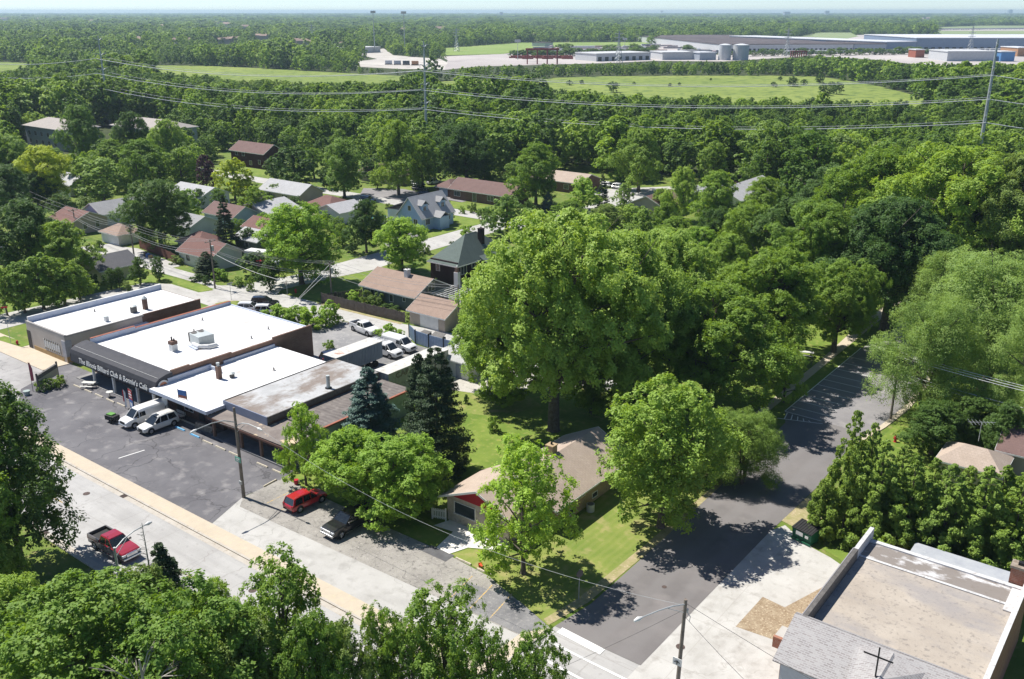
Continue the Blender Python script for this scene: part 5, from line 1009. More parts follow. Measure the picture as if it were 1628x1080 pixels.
b = MB(); b.slab([(-18.5, 54.5, 4.75), (-5.2, 54.5, 4.75), (-5.2, 58.28, 6.5), (-18.5, 58.28, 6.5)], .15); b.slab([(-18.5, 58.40, 6.5), (-5.2, 58.40, 6.5), (-5.2, 58.8, 6.3), (-18.5, 58.8, 6.3)], .1)
b.build('shingle_roof', M_ROOFSH, t, world=True)
b = MB(); b.slab([(-13.3, 53.6, 4.9), (-11.4, 54.6, 6.6), (-11.4, 58.0, 6.6), (-13.9, 58.0, 6.3)], .12); b.slab([(-9.5, 53.6, 4.9), (-8.9, 58.0, 6.3), (-11.4, 58.0, 6.6), (-11.4, 54.6, 6.6)], .12); b.slab([(-13.3, 53.6, 4.9), (-9.5, 53.6, 4.9), (-11.4, 54.6, 6.6)], .12); b.build('cross_gable', M_ROOFSH, t, world=True)
b = MB(); b.box(-17.95, -5.75, 54.68, 54.747, 0, 4.75); b.build('side_panel', mk('pale_siding', (0.42, 0.43, 0.44), (0.5, 0.51, 0.52), 1, .7), t, world=True)
cxp = G(1392.4, 1071, 6.7)
t2 = thing('roof_cross', 'thin black cross standing on the shingled gable of the church', 'cross', (cxp[0], cxp[1], 6.45), R(0)); b = MB(); b.box(-.045, .045, -.045, .045, 0, 2.3); b.build('upright', BLACKP, t2); b = MB(); b.box(-.95, .95, -.035, .035, 1.5, 1.59); b.build('crossbar', BLACKP, t2); b = MB(); b.tube([(0, 0, .1), (.6, -.5, -.4)], .03, 5); b.build('brace', BLACKP, t2)
t = thing('church_annex', 'low annex with a silver-grey roof behind the church', 'annex', (-11.5, 77, 0)); b = MB(); b.box(-15.3, -7.4, 73.9, 79.8, 0, 2.9); b.build('wall', MC['church_brick'], t, world=True); b = MB(); b.box(-15.4, -7.3, 73.8, 79.9, 2.9, 3.0); b.build('roof', mk('annex_roof', (0.33, 0.35, 0.39), (0.40, 0.42, 0.45), .8, .6, c3=(0.4, 0.42, 0.44), s3=2), t, world=True)
t = thing('church_chimney', 'square brick chimney at the right rear corner of the church roof', 'chimney', (-6.4, 74.2, 0)); b = MB(); b.box(-.7, .7, -.5, .5, 0, 6.9); b.build('stack', MC['church_brick'], t); b = MB(); b.box(-.78, .78, -.58, .58, 6.9, 7.1); b.build('crown', M_TIM, t); b = MB(); b.box(-.3, .3, -.2, .2, 7.1, 7.35); b.build('flue', BLACKP, t)
t = thing('entry_steps', 'brick stepped entry wall at the left side of the church', 'steps', (-19.3, 62.2, 0)); b = MB(); b.box(-1.9, -.2, -.2, .1, 0, 1.0); b.box(-.9, -.2, -.2, .1, 1.0, 1.5); b.build('wall', MC['church_brick'], t); b = MB(); b.box(-1.9, -.2, .1, 1.7, 0, .9); b.build('landing', MC['pad_concrete'], t)
t = thing('dumpster', 'dark green dumpster with a ribbed black lid at the corner of the concrete pad', 'dumpster', (-25.0, 79.2, 0), R(-14)); M_DG = mk('dumpster_green', (0.015, 0.10, 0.055), (0.02, 0.13, 0.07), 2, .5)
b = MB(); b.add([(-1.05, -.65, .12), (1.05, -.65, .12), (1.05, .7, .12), (-1.05, .7, .12), (-1.05, -.8, 1.25), (1.05, -.8, 1.25), (1.05, .7, 1.55), (-1.05, .7, 1.55)], [(0, 3, 2, 1), (4, 5, 6, 7), (0, 1, 5, 4), (1, 2, 6, 5), (2, 3, 7, 6), (3, 0, 4, 7)]); b.build('bin', M_DG, t)
b = MB(); b.slab([(-1.1, -.86, 1.29), (1.1, -.86, 1.29), (1.1, .75, 1.60), (-1.1, .75, 1.60)], .05)
for k in range(8): b.slab([(-1.0+k*.27, -.84, 1.33), (-.92+k*.27, -.84, 1.33), (-.92+k*.27, .72, 1.64), (-1.0+k*.27, .72, 1.64)], .05)
b.build('lid', BLACKP, t); b = MB(); b.box(-.6, .15, -.82, -.76, .7, 1.1); b.box(.4, .75, -.82, -.76, .7, .95); b.build('label_plate', TRIM, t)
b = MB(); b.box(-1.1, 1.1, -.9, -.82, .1, .25); b.build('fork_rail', M_DG, t)
t = thing('utility_box', 'small yellow and grey marker box behind the green dumpster', 'utility box', (-25.0, 81.9, 0)); b = MB(); b.box(-.25, .25, -.2, .2, 0, .55); b.build('yellow_base', MC['road_paint_yellow'], t); b = MB(); b.box(-.2, .2, -.2, .2, .55, 1.25); b.build('box', M_HVAC, t)
t = thing('dark_bin', 'round black cylinder in the shaded yard right of the church', 'bin', (-2.7, 62.5, 0)); b = MB(); b.cyl(0, 0, 0, .9, .5, 16); b.build('drum', BLACKP, t); b = MB(); b.tube([(0, 0, .9), (0, 0, .93)], .42, 14); b.build('lid', M_VENT, t)

# ------------------------------------------------------------------ houses of the neighbourhood
def solid(n, c): return mk(n, c, tuple(x*.88 for x in c), .5, .85)
SH = dict(grey=shingle('grey_shingle', (0.34, 0.34, 0.345)), lgrey=shingle('light_grey_shingle', (0.46, 0.46, 0.47)), brown=shingle('brown_shingle', (0.20, 0.13, 0.118)), red=shingle('red_brown_shingle', (0.205, 0.115, 0.10)),
          pink=shingle('pinkish_shingle', (0.35, 0.255, 0.205)), dark=shingle('charcoal_shingle', (0.12, 0.12, 0.13)), green=shingle('green_shingle', (0.13, 0.165, 0.15)), tan=M_TANSH)
WA = dict(white=solid('white_siding', (0.66, 0.66, 0.65)), blue=solid('pale_blue_siding', (0.40, 0.53, 0.72)), grey=solid('slate_siding', (0.14, 0.16, 0.16)), tan=solid('tan_siding', (0.42, 0.36, 0.30)), dark=solid('black_brown_siding', (0.030, 0.018, 0.018)),
          yellow=solid('pale_yellow_siding', (0.58, 0.56, 0.40)), brick=M_BRICKD, green=solid('sage_siding', (0.30, 0.34, 0.28)), lblue=solid('light_blue_siding', (0.40, 0.48, 0.56)), maroon=solid('maroon_siding', (0.06, 0.022, 0.022)))
gable_house('ranch_house', 'slate-sided long house with a pinkish-tan roof behind the wood fence', -116.3, -103.9, 108.9, 117.6, 3.0, 5.1, 'x', WA['grey'], SH['pink'], over=.5,
    wins=(('-y', -113.4, 1.75, 1.7, 1.35, 1), ('-y', -109.3, 1.6, .8, 1.2), ('-y', -106.3, 1.9, .55, .6), ('+x', 113.2, 3.6, 1.6, 1.4, 1)), chim=(-108.9, 112.6, 5.9, .8, WA['white']))
gable_house('tan_garage', 'tan garage with a pinkish roof and wide white door on the alley', -100.6, -93.0, 104.2, 110.9, 2.6, 4.3, 'x', WA['tan'], SH['pink'], over=.4, cat='garage', door=('-y', -96.3, 3.9, 2.15, TRIM))
t = gable_house('dark_house', 'tall black-brown house with a green hipped roof', -111.0, -104.6, 120.9, 136.0, 6.0, 9.7, 'y', WA['dark'], SH['green'], over=.45, hip=6.0,
    wins=(('-y', -109.2, 4.6, .8, 1.3), ('+x', 122.6, 4.4, 1.5, 1.4, 1), ('+x', 125.3, 4.7, .8, .8), ('+x', 122.4, 1.5, .9, 1.4)), chim=(-106.4, 129.8, 10.4, .9, WA['dark']))
b = MB(); b.box(-104.6, -99.0, 127.5, 135, 0, 3.0); b.build('side_wing', WA['dark'], t, world=True); b = MB(); b.slab([(-104.7, 127.0, 6.1), (-98.5, 127.0, 2.7), (-98.5, 135.5, 2.7), (-104.7, 135.5, 6.1)], .14); b.build('wing_roof', SH['green'], t, world=True)
t = gable_house('blue_house', 'pale blue storey-and-a-half house with dormers at the street bend', -152.2, -144.6, 155.0, 166.0, 3.4, 7.6, 'y', WA['blue'], SH['lgrey'], over=.4,
    wins=(('-y', -150.4, 2.0, 1.0, 1.2), ('-y', -146.6, 2.0, 1.2, 1.2, 1), ('-y', -148.4, 5.0, .9, 1.1), ('+x', 157, 2.0, 1.4, 1.3, 1), ('+x', 164.2, 2.0, 1.2, 1.3)))
for yy in (157.2, 163.4):
    b = MB(); b.box(-147.8, -145.6, yy-1.0, yy+1.0, 3.6, 5.9); dm = b.build('dormer', WA['blue'], t, world=True); b = MB(); b.slab([(-149.6, yy-1.3, 5.7), (-145.3, yy-1.3, 5.7), (-145.3, yy, 6.8), (-149.6, yy, 6.8)], .1); b.slab([(-149.6, yy+1.3, 5.7), (-149.6, yy, 6.8), (-145.3, yy, 6.8), (-145.3, yy+1.3, 5.7)], .1); q_ = b.build('dormer_roof', SH['grey'], t, world=True); q_.parent = dm
    b = MB(); b.box(-145.6, -145.55, yy-.45, yy+.45, 4.3, 5.4); q_ = b.build('dormer_window', PANE, t, world=True); q_.parent = dm
b = MB(); b.box(-144.6, -142.4, 158.9, 162, 0, 3.0); b.build('porch', WA['blue'], t, world=True); b = MB(); b.slab([(-146, 158.6, 2.9), (-142.1, 158.6, 2.9), (-142.1, 160.45, 4.1), (-146, 160.45, 4.1)], .12); b.slab([(-146, 162.3, 2.9), (-146, 160.45, 4.1), (-142.1, 160.45, 4.1), (-142.1, 162.3, 2.9)], .12); b.build('porch_roof', SH['grey'], t, world=True)
b = MB(); b.box(-157.5, -152.2, 157, 165, 0, 3.6); b.build('rear_wing', WA['white'], t, world=True); b = MB(); b.slab([(-158, 156.6, 3.5), (-152.0, 156.6, 5.6), (-152.0, 165.4, 5.6), (-158, 165.4, 3.5)], .12); b.build('rear_roof', SH['dark'], t, world=True); b = MB(); b.slab([(-157.0, 158.2, 4.06), (-152.8, 158.2, 5.55), (-152.8, 164, 5.55), (-157.0, 164, 4.06)], .06); b.build('solar_panel', mk('solar_blue', (0.02, 0.035, 0.09), (0.03, 0.05, 0.12), 1, .3), t, world=True)
HS = [ # name, label, x0,x1,y0,y1, he,hr, axis, wall, roof, hip, wins
 ('ranch_house', 'long brown-roofed brick ranch facing the far street', -166.0, -145.5, 189.5, 197.5, 3.0, 5.3, 'x', 'brick', 'brown', 0, (('-y', -163.5, 1.6, 2.0, 1.2, 2), ('-y', -152, 1.6, 2.0, 1.2, 1), ('-y', -157.5, 1.3, 1.2, 2.2))),
 ('brick_garage', 'small brown-roofed brick garage with a pale blue door left of the long ranch', -172.4, -167.0, 191.0, 197.5, 2.7, 4.3, 'y', 'brick', 'brown', 2.4, ()),
 ('brown_roof_house', 'brown-roofed house behind the round tree of the far street', -207, -190, 195, 203, 3.1, 5.0, 'x', 'tan', 'brown', 3.5, (('-y', -197, 1.6, 1.6, 1.2, 1),)),
 ('maroon_house', 'two-storey maroon house with a brown roof on the far left lawn', -262, -245, 190.0, 198, 5.2, 7.6, 'x', 'maroon', 'brown', 0, (('-y', -259, 1.6, 1.2, 1.3), ('-y', -255.5, 4.2, 1.2, 1.3), ('-y', -259.0, 4.2, 1.2, 1.3), ('-y', -252, 1.6, 1.2, 1.3), ('-y', -247.5, 2.2, 1.0, 1.3))),
 ('grey_gable_house', 'light grey-roofed house with a front gable left of the far street bend', -206, -190, 157.5, 165.5, 3.0, 5.2, 'x', 'tan', 'lgrey', 0, (('-y', -196, 1.6, 2.2, 1.2, 2), ('-y', -202.5, 1.6, 1.4, 1.2))),
 ('red_hip_house', 'red hip-roofed house in the middle of the back gardens', -180.5, -172.0, 151.5, 159.5, 3.0, 4.8, 'x', 'tan', 'red', 3.2, (('-y', -176, 1.6, 1.4, 1.1),)),
 ('grey_roof_house', 'flat-looking light grey-roofed house right of the red hip roof', -172.8, -165.0, 148.5, 156.5, 3.0, 4.5, 'y', 'white', 'lgrey', 0, (('-y', -169, 1.6, 1.6, 1.1, 1),)),
 ('white_gable_house', 'white house with a light grey gable roof among the back gardens', -189.5, -176.5, 137.0, 146.5, 3.0, 5.0, 'y', 'white', 'lgrey', 0, (('-y', -183, 1.6, 1.6, 1.2, 1), ('+x', 141, 1.6, 1.4, 1.1))),
 ('tan_shed', 'low tan-roofed shed right of the white gable house', -174.5, -167.0, 139.0, 145.5, 2.6, 3.3, 'x', 'tan', 'pink', 0, ()),
 ('red_roof_cottage', 'small red-roofed cottage left of the tall green street tree', -172.0, -163.5, 126.0, 133.0, 2.9, 4.6, 'x', 'lblue', 'red', 0, (('-y', -168, 1.6, 1.3, 1.1),)),
 ('grey_cottage', 'small dark-walled cottage with a pale grey roof behind the street spruce', -165.0, -157.5, 118.5, 125.0, 2.8, 4.3, 'x', 'grey', 'lgrey', 0, (('-y', -161, 1.5, 1.2, 1.0),)),
 ('blue_white_house', 'white house with a blue gable end and grey roof at the left', -216.0, -207.8, 113.0, 127.5, 3.1, 5.2, 'y', 'white', 'grey', 0, (('+x', 122, 1.6, 1.4, 1.2, 1), ('+x', 125.5, 1.6, 1.0, 1.2), ('-y', -212, 1.6, 1.4, 1.2, 1))),
 ('tan_brick_house', 'tan house with a reddish roof in front of the blue gable house', -214.0, -204.6, 104.0, 112.5, 3.1, 4.9, 'x', 'tan', 'red', 0, (('+x', 107, 1.7, .9, 1.3), ('+x', 110, 1.7, .9, 1.3), ('-y', -208.0, 1.7, .9, 1.3))),
 ('alley_garage', 'cream garage with a pinkish hipped roof on the left alley court', -194.0, -187.2, 104.8, 110.5, 2.6, 4.0, 'x', 'white', 'pink', 2.6, ()),
 ('yellow_garage', 'pale yellow garage with a charcoal gable roof behind the round street trees', -171.0, -162.6, 86.6, 94.5, 2.6, 4.3, 'y', 'yellow', 'dark', 0, (('-y', -168.6, 1.5, .9, .9),)),
 ('corner_bungalow', 'red-roofed bungalow half hidden by the spruce at the alley mouth', -164.0, -153.4, 104.2, 111.5, 2.9, 5.0, 'x', 'white', 'red', 0, (('-y', -156, 1.6, 1.3, 1.2), ('-y', -161, 1.6, 1.2, 1.2))),
 ('green_bungalow', 'small pale green bungalow with a red hip roof behind the bungalow', -171.5, -164.5, 109.0, 116.0, 2.9, 4.6, 'x', 'green', 'red', 3.0, (('-y', -168, 1.6, 1.2, 1.1),)),
 ('white_shed', 'white-walled cottage with a dark grey roof left of the purple tree', -188.0, -180.5, 118.0, 126.0, 2.8, 4.6, 'x', 'white', 'grey', 0, (('-y', -184, 1.5, 1.0, 1.0),)),
 ('lilac_house', 'pale blue-sided house with a brown roof behind the big dark tree', -192.0, -181.0, 130.0, 137.0, 3.0, 4.9, 'x', 'lblue', 'brown', 0, ()),
 ('white_hip_house', 'white house with a light grey roof under the purple tree', -222.0, -208.0, 140.0, 149.0, 3.0, 4.9, 'x', 'white', 'lgrey', 0, (('-y', -214, 1.6, 1.4, 1.2),)),
 ('tan_roof_house', 'wide tan-roofed house at the edge of the wood behind the ranch', -158.0, -141.5, 216.0, 226.5, 3.1, 4.9, 'x', 'brick', 'tan', 0, (('-y', -146, 1.6, 1.6, 1.2),)),
 ('brown_gable_house', 'brown-roofed house under the yellow-green trees', -116.5, -106.8, 200.5, 212.0, 3.1, 5.3, 'y', 'tan', 'brown', 0, (('-y', -112, 1.6, 1.4, 1.2),)),
 ('white_roof_house', 'house with a pale grey-white roof behind the yellow-green trees', -113.0, -101.5, 214.0, 228.0, 3.3, 5.8, 'y', 'white', 'lgrey', 0, ()),
 ('large_grey_house', 'large grey-roofed house with a clerestory left of the blue spruce', -105.0, -93.0, 216.0, 240.0, 3.4, 6.4, 'y', 'white', 'lgrey', 0, ()),
 ('shaded_house', 'dark-roofed low house glimpsed through the big trees', *( -97.0, -86.0, 158.0, 166.0), 3.0, 4.6, 'x', 'brick', 'dark', 0, (('-y', -92, 1.6, 1.2, 1.1),)),
 ('small_tan_house', 'tan-roofed house with a rooftop antenna behind the evergreens', -18.2, -12.4, 99.6, 104.5, 2.8, 4.0, 'x', 'tan', 'tan', 1.8, ()),
 ('brown_shade_house', 'brown-roofed house at the right edge behind the tan-roofed one', -13.4, -4.0, 105.2, 112.0, 3.2, 5.0, 'x', 'tan', 'brown', 0, ()),
 ('left_red_roof', 'red-roofed house at the far left edge below the dark round tree', -201.0, -191.0, 70.0, 76.5, 2.9, 4.5, 'x', 'tan', 'red', 0, ()),
 ('pale_house', 'pale house roof behind the yellow tree at the far left', -262, -250, 128, 138, 3.1, 5.2, 'x', 'white', 'lgrey', 0, ()),
]
for (nm, lab, a, b_, c_, d_, he, hr, ax, wa, ro, hp, wn) in HS:
    gable_house(nm, lab, a, b_, c_, d_, he, hr, ax, WA[wa], SH[ro], over=.45, hip=hp, wins=wn, cat='garage' if 'garage' in nm else ('shed' if 'shed' in nm else 'house'), gablem=WA['blue'] if nm == 'blue_white_house' else None,
                door=('+x', (c_+d_)/2, 4.4, 2.1, TRIM) if nm == 'alley_garage' else (('-y', (a+b_)/2, 3.0, 2.1, WA['lblue']) if nm == 'brick_garage' else None))
def apartment(lab, x0, x1, y0, y1):
    gable_house('apartment_block', lab, x0, x1, y0, y1, 8.0, 10.4, 'x', mk('grey_blue_wall', (0.30, 0.34, 0.38), (0.36, 0.40, 0.43), .3, .8), shingle('apartment_roof', (0.44, 0.40, 0.37)), over=.7, hip=5, cat='apartment block',
      wins=[('-y', x0+3+k*4.5, z, 1.6, 1.5, 1) for k in range(int((x1-x0-4)/4.5)) for z in (2.2, 5.2)], group='apartment blocks behind the yellow tree')
apartment('left apartment block with a tan roof rising above the trees', -362, -335, 172, 186)
apartment('right apartment block with a tan roof seen between two treetops', -336, -306, 192, 208)

def board_fence(lab, pts, h, m, pw=2.4):
    t = thing('board_fence', lab, 'fence', (pts[0][0], pts[0][1], 0))
    for i in range(len(pts)-1):
        a = Vector((*pts[i], 0)); c = Vector((*pts[i+1], 0)); L_ = (c-a).length; n = max(1, round(L_/pw)); d = (c-a)/n; nrm = d.normalized().cross(Vector((0, 0, 1)))
        for k in range(n):
            p0 = a+d*k; p1 = p0+d; b = MB(); q = max(2, int(d.length/.3))
            for j in range(q):
                s0 = p0+(p1-p0)*(j/q); s1 = p0+(p1-p0)*((j+.9)/q); dz = .05*((j*7) % 3)
                b.prism([(s0.x, s0.y), (s1.x, s1.y), (s1.x+nrm.x*.04, s1.y+nrm.y*.04), (s0.x+nrm.x*.04, s0.y+nrm.y*.04)], .03, h-dz)
            b.build('panel', m, t, world=True)
            b = MB(); b.box(p0.x-.06, p0.x+.06, p0.y-.06, p0.y+.06, 0, h+.08); b.build('post', m, t, world=True)
    return t
M_FW = mk('weathered_fence', (0.105, 0.085, 0.075), (0.16, 0.135, 0.12), 2.0, .95)
board_fence('weathered brown board fence along the alley, ending at the tan garage', [(-120.6, 103.2), (-110.3, 103.5), (-101.4, 104.0)], 1.85, M_FW)
board_fence('short dark board fence from the alley corner to the slate-sided house', [(-120.6, 103.3), (-117.0, 109.5)], 1.7, M_FW)
board_fence('dark red-brown board fence along the left alley', [(-182, 106.5), (-172, 105.2), (-164.2, 103.6)], 1.9, mk('redwood_fence', (0.13, 0.055, 0.04), (0.18, 0.08, 0.055), 2, .9))
board_fence('brown board fence by the left lawn under the small trees', [(-200, 79), (-188, 82.5)], 1.7, M_FW)
t = thing('chain_link_fence', 'low chain-link fence between the park path and lawn', 'fence', (-42.3, 111, 0)); M_CL = mk('chain_link', (0.10, 0.10, 0.095), (0.15, 0.15, 0.14), 2, .6)
pl = [(-42.6, 109), (-42.4, 113), (-41.9, 117), (-41.6, 121), (-41.5, 125)]
for i, p_ in enumerate(pl):
    b = MB(); b.tube([(p_[0], p_[1], 0), (p_[0], p_[1], 1.25)], .035, 6); b.build('post', M_CL, t, world=True)
    if i < len(pl)-1:
        q_ = pl[i+1]; b = MB(); b.tube([(p_[0], p_[1], 1.2), (q_[0], q_[1], 1.2)], .025, 5)
        for k in range(13):
            f = k/13; x = p_[0]+(q_[0]-p_[0])*f; y = p_[1]+(q_[1]-p_[1])*f; g_ = min(1, f+.25); b.tube([(x, y, .05), (p_[0]+(q_[0]-p_[0])*g_, p_[1]+(q_[1]-p_[1])*g_, 1.2)], .006, 3, cap=False); b.tube([(x, y, 1.2), (p_[0]+(q_[0]-p_[0])*g_, p_[1]+(q_[1]-p_[1])*g_, .05)], .006, 3, cap=False)
        b.build('mesh_panel', M_CL, t, world=True)
t = thing('pergola', 'pale open pergola frame over the patio behind the slate-sided house', 'pergola', (-100.5, 115.5, 0)); M_PG = TRIM
for x in (-102.9, -97.6):
    for y in (112.6, 118.4): b = MB(); b.box(x-.08, x+.08, y-.08, y+.08, 0, 2.7); b.build('post', M_PG, t, world=True)
b = MB()
for k in range(8): b.box(-103.2+k*.83, -103.1+k*.83, 112.2, 118.8, 2.7, 2.84)
b.box(-103.4, -97.2, 112.5, 112.65, 2.56, 2.7); b.box(-103.4, -97.2, 118.3, 118.45, 2.56, 2.7); b.build('rafters', M_PG, t, world=True)
sheet('patio', rect(-103.8, -96.5, 112, 119.5), zl(9), M_VENT)
for i, (x, y, c, lab) in enumerate([(-101.8, 115, 'sign_red', 'red garden chair under the pergola'), (-99.6, 114.2, 'white_trim', 'white garden chair under the pergola, nearest the garage'), (-100.2, 117, 'table_pale', 'pale garden chair at the back of the pergola')]):
    u = thing('garden_chair', lab, 'chair', (x, y, .04), i*1.3); b = MB(); b.box(-.35, .35, -.35, .35, .38, .46); b.build('seat', MC[c], u); b = MB(); b.box(-.35, .35, .3, .38, .46, 1.05); b.build('backrest', MC[c], u); b = MB()
    for sx in (-.3, .3):
        for sy in (-.3, .3): b.box(sx-.03, sx+.03, sy-.03, sy+.03, 0, .38)
    b.build('leg', MC[c], u)
t = thing('outdoor_chimney', 'tall white-trimmed brick chimney standing beside the dark house', 'chimney', (-102.2, 118.0, 0)); b = MB(); b.box(-.45, .45, -.35, .35, 0, 5.4); b.build('stack', WA['white'], t); b = MB(); b.box(-.3, .3, -.25, .25, 5.4, 6.2); b.build('stack_top', M_BRICKT, t); b = MB(); b.cyl(0, 0, 6.2, 6.5, .16); b.build('flue', TRIM, t)
t = thing('swimming_pool', 'round above-ground pool with blue water behind the blue house', 'pool', (-160.4, 156.0, 0)); b = MB(); b.tube([(0, 0, 0), (0, 0, 1.25)], 2.6, 30); b.build('wall', WA['white'], t); b = MB(); b.tube([(0, 0, 1.25), (0, 0, 1.27)], 2.45, 30); b.build('water', mk('pool_water', (0.06, 0.32, 0.50), (0.08, 0.38, 0.56), 1, .1), t)
t = thing('picnic_table', 'long pale picnic table under the park trees', 'picnic table', (-43.9, 128.3, 0), R(15)); b = MB(); b.box(-1.3, 1.3, -.38, .38, .72, .78); b.build('table_top', M_PT, t)
for s in (-1, 1): b = MB(); b.box(-1.3, 1.3, s*.8-.15, s*.8+.15, .42, .47); b.build('bench', M_PT, t); b = MB(); b.box(s*.9-.05, s*.9+.05, -.85, .85, .34, .42); b.box(s*.9-.05, s*.9+.05, -.3, .3, 0, .72); b.build('trestle', BLACKP, t)
t = thing('roof_antenna', 'tv antenna with long cross rods above the tan-roofed house', 'antenna', (-15.5, 104.0, 3.8), R(30)); b = MB(); b.tube([(0, 0, 0), (0, 0, 2.3)], .035, 5); b.build('mast', M_HVAC, t); b = MB(); b.tube([(-1.4, 0, 2.2), (1.4, 0, 2.3)], .018, 4)
for k in range(7): b.tube([(-1.2+k*.38, -.8+k*.06, 2.22), (-1.2+k*.38, .8-k*.06, 2.22)], .012, 4)
b.build('rods', M_HVAC, t)
t = thing('rv_trailer', 'white camper trailer parked beside the bungalow', 'camper', (-150.4, 113.6, 0), R(15)); b = MB(); b.box(-3, 3, -1.2, 1.2, .5, 2.9); bevel(b.build('body', WA['white'], t), .2, 3); b = MB()
for s in (-1, 1): b.tube([(0, s*1.0, .4), (0, s*1.22, .4)], .38, 14)
b.build('wheel', TYRE, t); b = MB(); b.box(.8, 2.0, -1.22, -1.2, 1.5, 2.2); b.build('window', GLASS, t)
CARS = [(679, 312, 30, PB, 'dark car parked at the curb of the far street by the round tree', 1.5), (668, 303, 20, PN, 'dark blue car behind the parked dark one near the brick garage', 1.5), (690, 293, 80, PW, 'white jeep-like suv under the tall trees left of the brick garage', 1.8), (664, 296, 10, PB, 'black car in the shade below the tall twin trees', 1.5),
 (985, 301, 5, PW, 'white car in the drive behind the conifers, right one', 1.6), (967, 298, 5, PW, 'white car in the drive behind the conifers, left one', 1.5), (575, 328, 10, PN, 'dark car under the round street tree', 1.5), (585, 321, 10, PB, 'black car at the left of the far junction', 1.5),
 (422, 424, 95, PM, 'maroon car parked in front of the white camper', 1.5), (8, 403, 30, PS, 'grey car at the left edge behind the dark round tree', 1.5)]
for (px, py, a, pm, lab, hh) in CARS:
    x, y = G(px, py); make_suv(lab, pm, (x, y, .04), R(a), L=4.6, Hh=hh, cat='car', name='parked_car')
for (x, y, lab) in ((-165.2, 101.5, 'cluttered bins and boxes by the left power pole'),):
    u = thing('junk_bins', lab, 'bins', (x-8, y+1.5, 0)); b = MB(); b.box(-1.4, -.8, -.3, .3, 0, 1.0); b.build('bin', BLACKP, u); b = MB(); b.box(-.6, .1, -.3, .4, 0, .8); b.build('blue_bin', M_BLUESIGN, u); b = MB(); b.box(.3, 1.0, -.3, .3, 0, .6); b.build('crate', M_OCHRE, u)

# ------------------------------------------------------------------ poles, signs, wires
M_POLE = mk('pole_wood', (0.17, 0.145, 0.12), (0.25, 0.215, 0.18), 1.5, .95, c3=(0.11, 0.09, 0.075), s3=6)
M_GALV = mk('galvanised_steel', (0.40, 0.42, 0.42), (0.48, 0.50, 0.50), 2, .5, metal=.3)
M_WIRE = mk('wire_pale', (0.72, 0.72, 0.72), (0.62, 0.62, 0.62), 1, .6)
M_WIRED = mk('wire_dark', (0.06, 0.06, 0.06), (0.09, 0.09, 0.09), 1, .6)
def lamp_arm(t, h, ang, L_, rise):
    ca, sa = math.cos(ang), math.sin(ang); b = MB()
    b.tube([(0, 0, h), (ca*L_*.3, sa*L_*.3, h+rise*.75), (ca*L_*.6, sa*L_*.6, h+rise), (ca*L_, sa*L_, h+rise*.95)], [.06, .055, .05, .045], 7); b.tube([(0, 0, h-.7), (ca*L_*.4, sa*L_*.4, h+rise*.62)], .03, 5); b.build('lamp_arm', M_GALV, t)
    b = MB(); c = (ca*(L_+.35), sa*(L_+.35), h+rise*.88); b.tube([(ca*L_*.98, sa*L_*.98, h+rise*.95), (c[0]*.97, c[1]*.97, c[2]+.02), (c[0]*1.06, c[1]*1.06, c[2]-.03)], [.07, .16, .08], 10); b.build('lamp_head', TRIM, t)
t = thing('street_light', 'tall wooden street light pole with two lamp arms and a green plate by the lot', 'street light', (-74.8, 51.6, 0)); b = MB(); b.tube([(0, 0, 0), (0, 0, 5), (-.05, 0, 10.2)], [.19, .16, .12], 10); b.build('pole', M_POLE, t)
lamp_arm(t, 8.6, R(-90), 4.6, .9); lamp_arm(t, 8.2, R(0), 3.6, .8)
b = MB(); b.box(-.45, .45, -.24, -.2, 4.2, 4.75); b.build('green_plate', mk('plate_green', (0.10, 0.36, 0.28), (0.16, 0.42, 0.34), 3, .6), t); b = MB(); b.box(-.32, .30, -.252, -.241, 4.5, 4.6); b.box(-.28, .2, -.252, -.241, 4.32, 4.4); b.build('plate_print', TRIM, t)
b = MB(); b.box(-.16, .16, -.28, -.1, 1.6, 2.0); b.build('meter_box', M_GALV, t)
px, py = G(1090, 957, 9.2)
LP2 = (px, py)
t = thing('street_light', 'dark wooden street light pole with one curved lamp arm at the bottom right', 'street light', (px, py, 0)); b = MB(); b.tube([(-.25, .1, 0), (0, 0, 9.4)], [.17, .12], 10); b.build('pole', M_POLE, t); lamp_arm(t, 9.0, R(-112), 3.9, .35)
b = MB(); b.box(-.55, .15, -.24, -.2, 3.9, 4.5); b.build('arrow_plate', TRIM, t); b = MB(); b.tube([(-.42, -.27, 4.15), (-.2, -.27, 4.3), (.0, -.27, 4.15)], .04, 4); b.tube([(-.2, -.27, 4.3), (-.2, -.27, 4.0)], .04, 4); b.build('arrow', BLACKP, t)
b = MB(); b.tube([(.1, .15, 8.3), (.35, .2, 8.0), (.3, .2, 7.6)], .03, 5); b.tube([(.2, .0, 8.7), (.2, .0, 8.4)], .07, 8); b.build('insulator', M_GALV, t)
def sign_post(x, y, h, lab, face, m, cat='sign', ang=0, name='sign_post', letters=None, back=False):
    t = thing(name, lab, cat, (x, y, 0), ang); b = MB(); b.tube([(0, 0, 0), (0, 0, h)], .035, 6); b.build('post', M_GALV, t)
    b = MB(); 
    if face == 'oct': b.prism([(math.cos(R(22.5+45*k))*.38, math.sin(R(22.5+45*k))*.38) for k in range(8)], -.015, .015); o = b.build('plate', m, t); o.rotation_euler = (R(90), 0, 0); o.location = (0, -.06, h-.38)
    else: b.box(-.45, .45, -.05, -.02, h-.25, h); o = b.build('plate', m, t)
    if letters:
        text_part(letters, .3, t, 'lettering', M_WHITEL, (0, -.09, h-.38), (R(90), 0, 0), extrude=.004, offset=.005)
sign_post(-37.0, 57.9, 3.0, 'grey back of an octagonal road sign on the lawn corner', 'oct', M_VENT, ang=R(70), name='road_sign')
